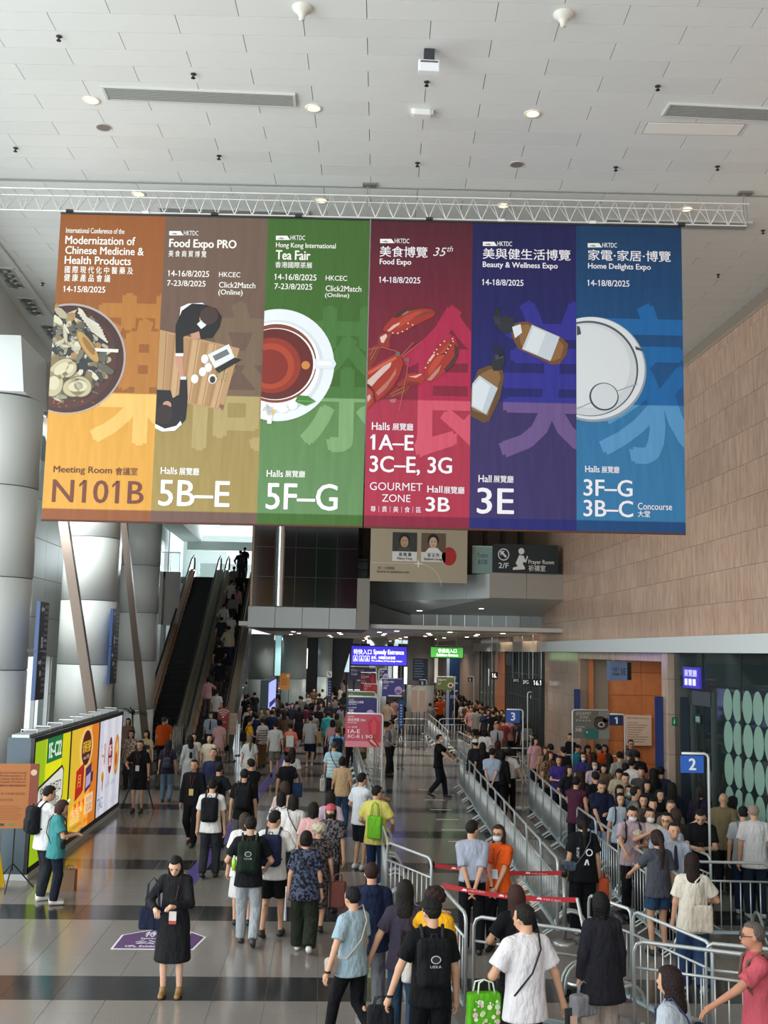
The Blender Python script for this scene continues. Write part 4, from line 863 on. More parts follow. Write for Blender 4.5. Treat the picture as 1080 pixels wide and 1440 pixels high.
D('#b32a26', 632, 781, 10.5, 1, 12.5); R('#d9cdb8', 521, 791.6, 585, 792.3); Q('#f4efe3', [(588, 786), (590, 791), (596, 792), (590, 793), (588, 799), (587, 793), (581, 792), (587, 791)], 3)
for k in range(14):
    a = math.radians(95-k*6.5); b = math.radians(95-(k+1)*6.5); cx, cy, r_ = 590, 824, 32
    Q('#d9cdb8', [(cx+r_*math.cos(a), cy-r_*math.sin(a)), (cx+r_*math.cos(b), cy-r_*math.sin(b)), (cx+(r_-.8)*math.cos(b), cy-(r_-.8)*math.sin(b)), (cx+(r_-.8)*math.cos(a), cy-(r_-.8)*math.sin(a))])
T('#5d574c', '按二十四節氣', 531, 797, 555, 801); T('#5d574c', 'Remarks: In alphabetical order', 530, 802, 576, 806.5); P_.build(t)
t, P_, T, R, Q, D, w_, hh = sign_at(36.05, 'mezzanine_sign', 'dark Prayer Room direction sign with arrow and kneeling figure', 'sign', 693, 767, 785, 805, '#20282b', .06)
D('#e6e8e6', 708, 781, 8, 1); D('#20282b', 708, 781, 6.6, 2); Q('#e6e8e6', [(703.5, 776.5), (709.5, 776.5), (707.6, 778.5), (712.5, 783.4), (710.5, 785.4), (705.6, 780.4), (703.5, 782.5)], 3)
T('#e6e8e6', '2/F', 701, 792, 715, 799, .02); D('#e6e8e6', 733, 776, 4.2, 1); Q('#e6e8e6', [(730, 781), (736, 782), (739, 788), (741, 781.5), (742.5, 783), (739.5, 791), (736, 790), (735, 793), (738, 797), (738, 800), (721, 801), (721, 798), (728, 796), (725, 792)], 1)
T('#e6e8e6', 'Prayer Room', 743, 787, 779, 794, .012); T('#e6e8e6', '祈禱室', 743, 794, 767, 802, .01); P_.build(t)
t, P_, T, R, Q, D, w_, hh = sign_at(36.4, 'mezzanine_sign', 'pale green glass panel reading Traders left of the dark Prayer Room sign', 'sign', 664, 768, 692.5, 806, '#a9cfc6', .04)
T('#48656a', 'Traders', 671, 778, 686, 784, 0); T('#48656a', '當日閣', 672, 787, 685, 793.5, 0); R('#d7efe8', 664, 768, 692, 769.5); P_.build(t)

# ================================================================== HANGING SIGNS UNDER THE BRIDGE
def rods(t, xs, z0, z1): 
    for x in xs: MB().tube([(x, .05, z0), (x, .05, z1)], .015, 6).build('rod', mat('#c2b8a0', .4), t)
t, P_, T, R, Q, D, w_, hh = sign_at(45, 'speedy_entrance_sign', 'lit blue violet hanging sign reading Speedy Entrance', 'sign', 494, 910, 572, 934, '#3f35d0', .12, 1.1, '#17154a')
T('#f4f4ff', '特快入口', 497, 914, 522, 921, .012); T('#f4f4ff', 'Speedy Entrance', 525, 914, 568, 922, .02)
for x in (496.5, 505, 513): R('#dfe0ff', x, 922.5, x+6.8, 930); R('#3a31c0', x+.6, 923.2, x+6.2, 929.4, 2); D('#f4f4ff', x+3.2, 924.8, .8, 3); Q('#f4f4ff', [(x+2.2, 926), (x+4.4, 926), (x+5.2, 929), (x+4.2, 929), (x+3.2, 927.6), (x+2, 929), (x+1.4, 928.6)], 3)
T('#f4f4ff', '長者、參觀團及記者證', 522, 922.8, 556, 926.6, .008); T('#f4f4ff', 'VIPs, Exhibitors & Press Badge Holders', 522, 927.8, 566, 930.6, .008); P_.build(t, emit=1.6); rods(t, (.35, w_-.2), hh, 4.76-t.location.z)
t, P_, T, R, Q, D, w_, hh = sign_at(48, 'exhibitor_entrance_sign', 'lit green hanging sign beside the blue speedy entrance sign', 'sign', 606, 911, 651, 924, '#3f9a3c', .12, .9, '#0e2a14')
T('#f2fff2', '參展商入口', 616, 912.6, 642, 918, .012); T('#f2fff2', 'Exhibitors Entrance', 614, 919, 644, 922.6, .014); P_.build(t, emit=1.6); rods(t, (.3, w_-.3), hh, 4.76-t.location.z)
t, P_, T, R, Q, D, w_, hh = sign_at(29.5, 'hanging_plate_sign', 'double grey blue hall sign hung under the white canopy before the orange wall', 'sign', 858, 930, 882, 957, '#6f84a8', .35)
MB().box(w_, w_+.12, .02, .34, .02, hh-.03).build('side_plate', mat('#10131c', .4), t)
T('#3a4a68', 'Hall 1', 862, 938, 870, 944, 0); T('#3a4a68', '展覽廳', 861, 946, 871, 950, 0); T('#3a4a68', '1E', 873, 940, 880, 949, .01); P_.build(t); rods(t, (.1, w_-.08), hh, 4.1-t.location.z)
pz = W(960, 932, X=7.86); t = thing('blue_hall_sign', 'small violet blue sign on the glass front beside the stone pier', 'sign', (7.9, pz[1]+.1, 3.35), -math.pi/2)
MB().box(-.02, 1.0, 0, .06, 0, .45).build('sign_face', mat('#4a3fc0', .5, emit=.5), t); P_ = Print(0, .004); P_.text('#f0f0ff', '展覽廳', .1, .25, .9, .4); P_.rect('#dfe0ff', .1, .06, .3, .2); P_.rect('#dfe0ff', .36, .06, .56, .2); P_.rect('#dfe0ff', .62, .06, .82, .2); P_.build(t, emit=.8)
for lab, x, y, h_, z0 in (('dark blue vertical hall banner at the left edge of the stone pier', 7.75, 24.6, 3.0, .1), ('dark blue vertical plate on the corner before the orange strip', 7.95, 33.6, 1.1, 1.85)):
    t = thing('vertical_plate', lab, 'sign', (x, y, z0)); MB().box(-.16, .03, 0, .05, 0, h_).build('plate', mat('#23346e', .5), t); MB().box(0, .12, .02, .34, h_*.45, h_*.5).build('bracket', steel, t)
t = thing('exit_sign', 'small green running figure sign on the stone pier', 'sign', (7.92, 24.42, 2.45)); MB().box(0, .14, 0, .02, 0, .2).build('plate', mat('#1e6a45', .5, emit=.3), t); P_ = Print(); P_.disc('#e6fff0', .07, .16, .015); P_.poly('#e6fff0', [(.05, .14), (.09, .14), (.1, .05), (.08, .05), (.07, .09), (.05, .05), (.035, .06)]); P_.build(t)
# notice board on the orange wall
t, P_, T, R, Q, D, w_, hh = sign_at(33.85, 'notice_panel', 'large pale notice sheet fixed to the orange panelled wall', 'notice', 879, 1006, 916, 1048, '#cdb6a6', .03)
for i in range(9): R('#8b7a70', 882, 1016+i*3.3, 897+((i*13) % 16), 1017+i*3.3)
T('#8b7a70', '參觀人士須知 Visitor Notice', 882, 1008.5, 912, 1011.5, 0); P_.build(t)
# directory signs on the left columns: thin boxes standing out towards the hall, lettering on the side that faces it
for lab, x, y, z0, z1, D_ in (('tall navy directory sign projecting beside the nearest white column', -5.34, 20.2, 2.96, 4.78, .62), ('tall navy directory sign projecting beside the second white column', -5.78, 29.2, 2.97, 4.98, .9)):
    t = thing('directory_sign', lab, 'sign', (x, y, z0), math.pi/2); hh = z1-z0
    for a, b in ((0, hh*.49), (hh*.5, hh)): MB().box(0, D_, .004, .075, a, b).build('sign_box', mat('#24477c', .4), t); MB().box(.01, D_-.01, 0, .004, a+.01, b-.01).build('face', mat('#10131d', .4), t)
    MB().box(D_*.7, D_*.9, .1, .32, hh*.5-.03, hh*.5+.03).build('bracket', mat('#3a3d42', .5), t)
    P_ = Print(0, .002)
    for q, s_y in ((hh-.14, 1), (hh*.38, -1)): P_.poly('#e8ecf2', [(.06, q), (.16, q+.07), (.16, q+.03), (.3, q+.03), (.3, q-.03), (.16, q-.03), (.16, q-.07)] if s_y > 0 else [(.3, q), (.2, q+.07), (.2, q+.03), (.06, q+.03), (.06, q-.03), (.2, q-.03), (.2, q-.07)])
    words = ['展覽廳', 'Hall 5', '展覽廳', 'Hall 3', '會議室', 'Rooms', 'i', '洗手間', 'Toilets', '出口', 'Exit', 'Taxi', '的士', 'MTR', '港鐵', 'Hall 1']
    for i, w in enumerate(words):
        z = hh-.12-i*(hh-.15)/16; P_.text('#c9d0dc', w, D_*.55, z, D_*.95, z+.06, 1, 0)
        if i in (6, 7, 12): P_.rect('#e8ecf2', D_*.3, z-.01, D_*.48, z+.09)
    P_.build(t)
# ================================================================== LIT ADVERTISEMENT WALL
t = thing('lightbox_wall', 'long free-standing lightbox wall with green, orange and white lit advertisement faces', 'lightbox', (-5.0, 19.1, 0), math.pi/2)
LH = 2.38
MB().box(0, 8.0, .04, .45, .12, LH-.02).build('cabinet', mat('#2c3640', .45), t); MB().box(-.012, 0, .02, .46, .1, LH).build('end_panel', mat('#4c5d68', .4), t)
MB().box(-.02, 8.02, -.02, .5, 0, .1).build('plinth', mat('#cfd3d3', .4), t)
fr = mat('#101112', .4)
for u in (0, 2.667, 5.333, 8.0): MB().box(u-.045, u+.045, -.01, .05, .1, LH).build('frame_post', fr, t)
MB().box(-.04, 8.04, -.01, .06, .1, .2).build('frame_rail', fr, t); MB().box(-.04, 8.04, -.01, .06, LH-.08, LH).build('frame_rail', fr, t)
MB().box(0, 8, .1, .4, LH, LH+.05).build('top_tray', mat('#b7bdbf', .4, .4), t)
for i in range(9): MB().tube([(.5+i*.9, .1, LH), (.5+i*.9, .1, LH+.1), (.5+i*.9, .38, LH+.1), (.5+i*.9, .38, LH)], .015, 6).build('bracket', steel, t)
E1 = 1.0
fc = [('#e2e21e', 'yellow green advertisement face'), ('#f2ab3c', 'orange yellow advertisement face'), ('#e9ecfa', 'white advertisement face')]
for i, (h, l) in enumerate(fc): MB().box(.045+2.667*i, 2.622+2.667*i, 0, .04, .2, LH-.08).build('advert_face', mat(h, .6, emit=E1, spec=.2), t, label=l)
P_ = Print(0, .002)
def LT(col, s, u0, z0, u1, z1, bold=.01, k=2): P_.text(col, s, u0, z0, u1, z1, k, bold)
P_.rect('#a8d21c', .05, .2, .8, 2.3, 1); P_.rect('#f0e61a', 1.9, .2, 2.62, 2.3, 1); P_.rect('#1f7d42', .85, 1.85, 2.0, 2.3, 2); LT('#f4fff4', '1E–C22', .98, 1.93, 1.9, 2.2, .03, 3)
P_.poly('#1e2a22', [(.4, .88), (2.05, 1.02), (2.2, 1.12), (2.2, 1.62), (2.05, 1.72), (.42, 1.5), (.3, 1.4), (.3, 1.0)], 3); P_.poly('#f4f6ee', [(.44, .92), (2.03, 1.06), (2.14, 1.15), (2.14, 1.6), (2.03, 1.67), (.46, 1.46), (.36, 1.36), (.36, 1.03)], 4)
LT('#2c3a30', '快試IE多味可口', .5, 1.25, 2.0, 1.48, .012, 5); LT('#2c3a30', '只需$80起!', .6, 1.0, 1.9, 1.18, .012, 5)
P_.disc('#26201c', 2.15, .78, .12, .15, 5); P_.disc('#e8b48e', 2.16, .74, .09, .11, 6); P_.poly('#c8322c', [(1.9, .2), (1.95, .5), (2.1, .62), (2.3, .6), (2.42, .45), (2.45, .2)], 5)
u = 2.667
P_.rect('#f6cf3e', u+.05, .2, u+1.0, 2.3, 1); P_.rect('#f08a2c', u+1.9, .2, u+2.62, 2.3, 1); P_.disc('#f8d98c', u+1.45, 1.85, .62, .42, 2); P_.disc('#5a1d16', u+1.45, 1.85, .46, .36, 3); LT('#f6d13a', '奇華月餅', u+1.08, 1.75, u+1.82, 2.0, .02, 4); LT('#f3e6d0', 'since 1938', u+1.2, 1.62, u+1.7, 1.7, 0, 4)
P_.poly('#c72a1e', [(u+.55, .85), (u+1.15, .95), (u+1.2, 1.55), (u+.6, 1.45)], 4); P_.poly('#a01c16', [(u+1.15, .95), (u+1.28, 1.0), (u+1.3, 1.5), (u+1.2, 1.55)], 4); LT('#e8b24a', '月', u+.72, 1.1, u+1.02, 1.35, .01, 5)
P_.poly('#4b2f6b', [(u+1.45, .9), (u+2.0, 1.0), (u+2.02, 1.5), (u+1.47, 1.42)], 4); P_.poly('#c9b9e0', [(u+1.52, 1.0), (u+1.95, 1.06), (u+1.95, 1.3), (u+1.52, 1.24)], 5); P_.poly('#35204f', [(u+2.02, 1.05), (u+2.2, 1.1), (u+2.2, 1.3), (u+2.02, 1.28)], 4)
for k in range(9): P_.disc(('#f9b44d', '#f7d27a', '#ea7a2c')[k % 3], u+.4+.12*k, .62+.05*(k % 3), .14, .1, 3)
P_.rect('#fbe7bb', u+1.55, .45, u+2.3, .85, 4); LT('#b8691f', '1D–D02', u+1.65, .5, u+2.2, .65, .015, 5); LT('#b8691f', '展位編號', u+1.65, .7, u+2.2, .8, 0, 5); LT('#a8541f', '香港會議展覽中心 三樓大堂', u+.3, .3, u+1.9, .38, 0, 5)
for k in range(5): P_.rect('#fbe0a8', u+.3, .42+.06*k, u+1.1, .45+.06*k, 5)
u = 5.333
for k in range(6): P_.rect(('#dfe3f6', '#f2f4fd')[k % 2], u+.05+.43*k, .2, u+.48+.43*k, 2.3, 1)
P_.disc('#7c1f2c', u+1.35, 1.45, .24, .42, 3); LT('#f5dfe0', '椰子', u+1.2, 1.45, u+1.5, 1.7, .01, 4); LT('#f5dfe0', '雞湯', u+1.2, 1.2, u+1.5, 1.4, .01, 4)
P_.disc('#c98a3a', u+2.1, 1.4, .3, .48, 3); P_.disc('#e9a94c', u+2.1, 1.4, .22, .38, 4); P_.disc('#b94e2a', u+2.05, 1.3, .1, .18, 5); P_.disc('#f3d68a', u+2.15, 1.55, .09, .14, 5)
P_.disc('#e6b93c', u+.55, 1.05, .16, .12, 3); P_.disc('#9c3c3c', u+.6, .9, .05, .2, 4); LT('#c3a9a0', '天一椰椰', u+.35, 1.2, u+.8, 1.8, .005, 3); LT('#7b8090', 'TAG', u+.15, .35, u+.7, .6, .01, 3); LT('#8b90a2', '美味之選 · 滋補養生', u+.9, .75, u+2.1, .85, 0, 3); LT('#8b90a2', 'www. 2025', u+1.5, .35, u+2.4, .42, 0, 3); P_.line('#5a2a34', [(u+1.35, 1.0), (u+1.25, .8)], .03, 3)
for o in P_.build(t, emit=.75, rough=.6): o.name = 'advert_print'

# ================================================================== PROPS ON THE LEFT
p = W(15, 1251, Z=0); t = thing('poster_stand', 'orange brown conference poster on a black tripod stand at the left edge', 'poster stand', (p[0], p[1], 0), .1)
a, b = W(0, 1180, Y=p[1]-.1), W(44, 1083, Y=p[1]-.1)
MB().tube([(0, 0, .3), (0, 0, 2.0)], .013, 8).build('pole', black, t)
for q in (20, 150, 265): MB().tube([(0, 0, .42), (.36*math.cos(math.radians(q)), .36*math.sin(math.radians(q)), .01)], .011, 8).build('leg', black, t)
MB().box(-.34, .34, -.05, -.02, .98, 2.02).build('board', mat('#a8682f', .5), t); MB().box(.2, .34, -.052, -.05, .98, 2.02).build('board_strip', mat('#7d3a22', .5), t)
P_ = Print(-.052, .001); P_.disc('#cdb49a', .26, 1.88, .05); 
for s, z in (('International', 1.86), ('Modernization of', 1.81), ('Chinese Medicine &', 1.76), ('Health Products', 1.71), ('國際現代化中醫藥及健康產品會議', 1.65), ('14-15/8/2025', 1.52), ('N101B', 1.42)): P_.text('#6e2f16', s, -.28, z, -.28+min(.42, .026*len(s)+.1), z+.035, 1, .01)
for k in range(7): P_.rect('#8d5021', -.28, 1.12+.035*k, .05+.03*(k % 3), 1.13+.035*k, 1)
P_.rect('#3b3a33', -.28, 1.02, -.16, 1.06, 1); P_.rect('#6a7c3a', -.1, 1.02, 0, 1.06, 1); P_.build(t)
t = thing('wet_floor_sign', 'yellow A-frame caution sign behind the poster stand', 'caution sign', (-5.40, 18.35, 0), -.15)
for s in (-1, 1):
    v = [(-.2, s*.17, .02), (.2, s*.17, .02), (.11, s*.03, .72), (-.11, s*.03, .72)]
    MB().add([(x, y-.01, z) for x, y, z in v]+[(x, y+.01, z) for x, y, z in v], [(0,1,2,3),(7,6,5,4),(0,4,5,1),(1,5,6,2),(2,6,7,3),(3,7,4,0)]).build('panel', mat('#f2cf1d', .4), t)
MB().box(-.1, .1, -.05, .05, .7, .76).build('handle', mat('#e8c419', .4), t)
lt = MB(); 
for i in range(3):
    v, f = glyph_mesh(('CAUTION', '小心地滑', '⚠')[i] if i < 2 else '小心', .01); lo, hi = v.min(0), v.max(0); q = (v-lo)/(hi-lo); z0, z1 = ((.42, .47), (.08, .2), (.5, .56))[i]; w_ = (.1, .15, .08)[i]
    Z = z0+q[:, 1]*(z1-z0); X = -w_+q[:, 0]*2*w_; lt.add([(x, -.172+(z-.02)*.2-.002-.01, z) for x, z in zip(X, Z)], f)
lt.build('lettering', black, t)
tri = MB(); 
for (x0, z0), (x1, z1) in (((-.07, .24), (.07, .24)), ((.07, .24), (0, .38)), ((0, .38), (-.07, .24))): tri.tube([(x0, -.172+(z0-.02)*.2-.012, z0), (x1, -.172+(z1-.02)*.2-.012, z1)], .008, 4)
tri.build('warning_triangle', mat('#c33c1c', .5), t)
p = W(95, 1252, Z=0); t = thing('paper_bag', 'brown paper carrier bag standing on the floor beside the woman in teal', 'bag', (p[0], p[1], 0), -.2)
MB().add([(-.13, -.06, 0), (.13, -.06, 0), (.13, .06, 0), (-.13, .06, 0), (-.135, -.05, .34), (.135, -.05, .34), (.135, .05, .34), (-.135, .05, .34)], [(3,2,1,0),(0,1,5,4),(1,2,6,5),(2,3,7,6),(3,0,4,7)]).build('bag_body', mat('#8a6a4f', .8), t)
MB().add([(-.131, -.06, 0), (-.131, .06, 0), (-.136, .05, .34), (-.136, -.05, .34)], [(0, 3, 2, 1)]).build('pale_side', mat('#cbbfa8', .8), t)
for s in (-1, 1): MB().tube([(-.06, s*.05, .33), (-.05, s*.05, .39), (.05, s*.05, .39), (.06, s*.05, .33)], .005, 6).build('handle', mat('#5a4330', .8), t)
# camera on tripod
p = W(192, 1141, Z=0); t = thing('camera_tripod', 'black video camera tripod in front of the man in black by the lightbox end', 'tripod', (p[0], p[1]+.25, 0))
for q in (200, 340, 90): MB().tube([(0, 0, 1.25), (.42*math.cos(math.radians(q)), .42*math.sin(math.radians(q)), .02)], .018, 8).build('leg', black, t)
MB().tube([(0, 0, .7), (0, 0, 1.4)], .02, 8).build('center_column', black, t); MB().tube([(.24, -.1, .5), (-.24, -.1, .5), (0, .26, .5)], .01, 6, True).build('spreader', black, t)
MB().tube([(0, 0, 1.4), (.25, -.3, 1.25)], .01, 6).build('pan_handle', black, t)
t2 = thing('video_camera', 'black video camera with lens hood mounted on the tripod', 'camera', (p[0], p[1]+.25, 1.4), .5)
MB().cbox(-.08, .08, -.18, .16, 0, .18, .02).build('camera_body', black, t2); MB().lathe([(.045, 0), (.05, .08), (.07, .14)], n=14).build('lens', mat('#1d1f22', .3), t2, rot=(-math.pi/2, 0, 0), loc=(0, .15, .09)); MB().tube([(0, -.1, .2), (0, -.08, .26), (0, .1, .26), (0, .12, .2)], .015, 6).build('top_handle', black, t2); MB().box(.08, .2, -.05, -.03, .06, .16).build('screen', mat('#2b3a44', .3), t2)
# potted palms behind the lightbox
def palm(x, y, h, label, n=16, r=.5):
    t = thing('potted_palm', label, 'plant', (x, y, 0), rnd.uniform(0, 6)); MB().lathe([(0, 0), (.18, 0), (.24, .45), (.25, .5), (.2, .5), (.19, .44), (0, .44)], n=18).build('pot', mat('#3d3f3c', .6), t); MB().tube([(0, 0, .4), (.02, 0, h*.55), (0, .02, h*.72)], .03, 8).build('stem', mat('#5a5237', .8), t)
    for i in range(n):
        a = i*2.4; L_ = r*(.8+.4*rnd.random()); el = rnd.uniform(.25, 1.25); mb = MB(); pts = []
        for k in range(6):
            s = k/5; pts.append(Vector((L_*s*math.cos(el), 0, L_*s*math.sin(el)-.35*L_*s*s*1.2)))
        for k in range(5):
            w0, w1 = .035*math.sin(math.pi*(k/5*.9+.08)), .035*math.sin(math.pi*((k+1)/5*.9+.08)); P0, P1 = pts[k], pts[k+1]
            mb.add([(P0.x, -w0, P0.z), (P0.x, 0, P0.z-.012), (P0.x, w0, P0.z), (P1.x, -w1, P1.z), (P1.x, 0, P1.z-.012), (P1.x, w1, P1.z)], [(0, 1, 4, 3), (1, 2, 5, 4), (0, 3, 4, 1), (1, 4, 5, 2)])
        o = mb.build('leaf', mat(('#3f6a3a', '#55804a', '#2f5430')[i % 3], .5), t); o.location = (0, 0, h*.7); o.rotation_euler = (0, 0, a)
for (x, y, h, l) in ((-6.6, 33, 2.9, 'green potted palm standing behind the far end of the lightbox wall'), (-5.9, 33.6, 2.7, 'second green palm right of the first, behind the lightbox wall end'), (-6.0, 25, 2.5, 'small palm whose tip shows over the middle of the lightbox wall')): palm(x, y, h, l)

# ================================================================== POLE SIGNS
def pole_sign(label, px, py, Y, box, h, content, H=2.55, side=-1, hook=True):
    """white tube stand bent over at the top with a plate hung from it; px, py = top of the pole in the photograph, box = plate corners"""
    p = W(px, py, Y=Y); t = thing('sign_stand', label, 'sign', (p[0], Y, 0)); top = p[2]
    a, b = W(box[0], box[3], Y=Y), W(box[2], box[1], Y=Y); x0, x1, z0, z1 = a[0]-p[0], b[0]-p[0], a[2], b[2]
    arm = x0 if side < 0 else x1
    path = [(0, 0, 0), (0, 0, top-.06), (-.0+side*.02, 0, top-.02), (side*.06, 0, top), (arm*(.96 if hook else .96), 0, top)]
    MB().tube(path, .019, 8).build('pole', mat('#dfe2e2', .4, .2), t, True)
    MB().lathe([(0, .03), (.2, .02), (.22, 0)], n=18).build('base', mat('#9fa3a3', .4, .5), t)
    MB().box(x0, x1, -.012, .012, z0, z1).build('plate', mat(h, .45), t)
    P_ = Print(-.012, .003); w_, hh = x1-x0, z1-z0
    content(P_, lambda fx, fz: (x0+fx*w_, z0+fz*hh)); P_.build(t)
    return t
def numc(n, col='#f2f5fa'):
    def f(P_, L_): a, b = L_(.36 if n != '1' else .4, .18), L_(.64 if n != '1' else .58, .84); P_.text(col, n, a[0], a[1], b[0], b[1], 1, .04)
    return f
pole_sign('white sign stand with blue number 3 plate', 735.5, 998, 28.5, (711.5, 999.5, 731, 1016), '#2f55a8', numc('3'))
pole_sign('white sign stand with dark blue number 1 plate before the orange wall', 878.5, 1004.5, 27, (857, 1006, 876, 1020), '#17305f', numc('1'))
pole_sign('tall white sign stand with blue number 2 plate before the frosted discs', 996, 1060, 16.2, (957.5, 1063, 989, 1086.5), '#2f66c4', numc('2'))
pole_sign('far white sign stand with small blue number 5 plate', 600, 956, 50, (589, 957.5, 598.5, 964), '#1d3a66', numc('5'))
pole_sign('far sign stand with tiny dark number 6 plate', 666.5, 951.5, 50, (658, 952.5, 664, 958.5), '#15203a', numc('6'))
pole_sign('thin sign stand with its dark plate turned edge-on before the dark doors', 742, 973, 36, (744, 976, 748, 984), '#23252c', numc('4'), side=1)
def gz(P_, L_):
    def tx(s, a, b, c, d, bold=0, col='#d5cec2'): p, q = L_(a, b), L_(c, d); P_.text(col, s, p[0], p[1], q[0], q[1], 3, bold)
    tx('GOURMET', .08, .82, .5, .93); tx('ZONE', .18, .70, .42, .79); tx('尊 貴 美 食 區', .08, .6, .48, .66); tx('Hall 展覽廳', .08, .38, .32, .43); tx('3B', .06, .24, .24, .35, .02)
    a, b = L_(.7, 0), L_(1, 1); P_.rect('#8d8a82', a[0], a[1], b[0], b[1], 1); c = L_(.5, .0); P_.disc('#2d6d68', c[0], c[1]+.12, .2, .15, 2); c = L_(.76, .52); P_.disc('#4a3c30', c[0], c[1], .2, .16, 4); P_.disc('#241d18', c[0]-.02, c[1]+.08, .16, .12, 3); P_.disc('#cfc6b4', c[0]+.01, c[1]-.02, .09, .07, 5); P_.disc('#2c2622', c[0]+.01, c[1]-.02, .055, .045, 6); P_.disc('#5d2230', c[0]+.13, c[1]+.1, .08, .06, 4); c = L_(.38, .22); P_.disc('#e8f0ea', c[0], c[1], .02, .02, 4)
pole_sign('taupe GOURMET ZONE poster on a stand before the orange shirted staff', 805, 998, 28.6, (805.5, 999, 857, 1038), '#6e685e', gz, side=1)
def expo(cn, en, hall, big, pic, num=True, strip=None, extra=None):
    def f(P_, L_):
        def tx(s, a, b, c, d, bold=.01): p, q = L_(a, b), L_(c, d); P_.text('#f2e9ea', s, p[0], p[1], q[0], q[1], 4, bold)
        tx('HKTDC', .07, .9, .24, .95); tx(cn, .06, .78, .55, .88, .012); tx(en, .06, .71, .32, .765, .015)
        tx(hall, .06, .585, .32, .63, .01)
        if strip: a, b = L_(0, 0), L_(1, .18); P_.rect(strip, a[0], a[1], b[0], b[1], 1)
        for i, s in enumerate(big): tx(s, .06, .42-.17*i, min(.3+.05*len(s), .06+.085*len(s)), .54-.17*i, .02)
        pic(P_, L_)
    return f
def lob(P_, L_):
    for col, pts, k in (('#c03048', [(.6, .75), (.78, .95), (.95, .75), (.95, .3), (.68, .3)], 2), ('#d24a50', [(.7, .7), (.78, .9), (.86, .72), (.84, .4), (.74, .4)], 3), ('#a02a2a', [(.62, .2), (.7, .35), (.8, .3), (.9, .12), (.96, .02), (.8, 0), (.7, .08)], 4), ('#e8a090', [(.66, .2), (.78, .1), (.9, .0), (.84, .12), (.72, .26)], 5), ('#b23a34', [(.82, .4), (.92, .3), (.97, .15), (.92, .12), (.84, .28)], 4)): P_.poly(col, [L_(*p) for p in pts], k)
def face_pic(P_, L_):
    a = L_(.78, .35); P_.disc('#b9a2c9', a[0], a[1], .12, .13, 3); P_.disc('#7a5f92', a[0]-.01, a[1]-.03, .08, .05, 4); p, q = L_(.3, .0), L_(.95, .08); P_.rect('#e2d9ea', p[0], p[1], q[0], q[1], 3)
def tea_pic(P_, L_): a = L_(.8, .4); P_.disc('#e8ece8', a[0], a[1], .12, .1, 3); P_.disc('#8c3c1e', a[0], a[1], .08, .07, 4)
pole_sign('pink red Food Expo poster stand, 1A-E 3C-E 3G, nearest of the row', 538.5, 1004, 25, (485, 1005, 537, 1050), '#c4475a', expo('美食博覽 35th', 'Food Expo', 'Halls 展覽廳', ['1A-E', '3C-E | 3G'], lob, strip='#dd8794'))
pole_sign('navy Beauty and Wellness poster stand just behind the pink red one', 531, 980, 31, (487, 982, 530.5, 1016), '#2c2468', expo('美與健生活博覽', 'Beauty & Wellness Expo', 'Hall 展覽廳', ['3E'], face_pic))
pole_sign('green Tea Fair poster stand behind the navy one', 528, 973, 34.5, (487, 974.5, 527, 1003), '#5d7a34', expo('香港國際茶展', 'Tea Fair', 'Halls 展覽廳', ['5F-G'], tea_pic))
pole_sign('dark red poster stand far behind the green one', 529.5, 946, 40, (506, 948, 529, 972), '#8a1c2c', expo('美食博覽', 'Food Expo', 'Halls', ['1A-E'], lob))
pole_sign('small bright red poster right below the dark red far poster', 531, 962, 37.5, (511, 963, 531, 975), '#c22a34', expo('美食博覽', 'Food Expo', 'Halls', ['3G'], lob))
pole_sign('blue violet Beauty poster stand with 3E on the right of the row', 535, 954, 34, (537, 955, 567, 979), '#3b3580', expo('美與健生活博覽', 'Beauty & Wellness Expo', 'Hall 展覽廳', ['3E'], face_pic), side=1)
pole_sign('navy speedy entrance poster stand behind the blue entrance sign', 529, 938, 43, (491, 940, 528, 957), '#262a5e', expo('特快入口', 'Speedy Entrance', '長者', ['VIP'], face_pic))
pole_sign('small navy poster right of the far red one', 533, 941, 42, (534, 942, 545, 957), '#2c3568', expo('美與健', 'Beauty', 'Hall', ['3E'], face_pic), side=1)
pole_sign('olive green far poster on a stand in front of the right-hand crowd', 639.5, 952, 44, (614, 953.5, 638.5, 970), '#66743c', expo('香港國際茶展', 'Tea Fair', 'Halls', ['5F'], tea_pic))
def stand(label, px0, py0, px1, py1, Y, h, name='poster_stand', cat='poster stand', draw=None, legs=True):
    a, b = W(px0, py1, Y=Y), W(px1, py0, Y=Y); t = thing(name, label, cat, ((a[0]+b[0])/2, Y, 0)); w_ = (b[0]-a[0])/2
    MB().box(-w_, w_, 0, .04, a[2], b[2]).build('board', mat(h, .5), t)
    for s in (-1, 1): MB().tube([(s*w_*.8, .05, 0), (s*w_*.8, .05, a[2]+.1)], .015, 6).build('leg', black, t); MB().box(s*w_*.8-.03, s*w_*.8+.03, -.2, .25, 0, .03).build('foot', black, t)
    P_ = Print(0, .003)
    if draw: draw(P_, lambda fx, fz: (-w_+2*w_*fx, a[2]+(b[2]-a[2])*fz))
    P_.build(t); return t
def wifi(P_, L_):
    c = L_(.5, .55)
    for r_ in (.12, .2, .28): 
        for q in range(45, 135, 15): P_.line('#f2e6e4', [(c[0]+r_*math.cos(math.radians(q)), c[1]+r_*math.sin(math.radians(q))), (c[0]+r_*math.cos(math.radians(q+15)), c[1]+r_*math.sin(math.radians(q+15)))], .035, 1)
    P_.disc('#f2e6e4', c[0], c[1]+.02, .04); a, b = L_(.2, .3), L_(.8, .38); P_.text('#f2e6e4', 'Free Wi-Fi', a[0], a[1], b[0], b[1])
stand('red free wireless poster stand at the foot of the right escalator', 305.5, 995, 322, 1026, 39.5, '#a5322c', draw=wifi)
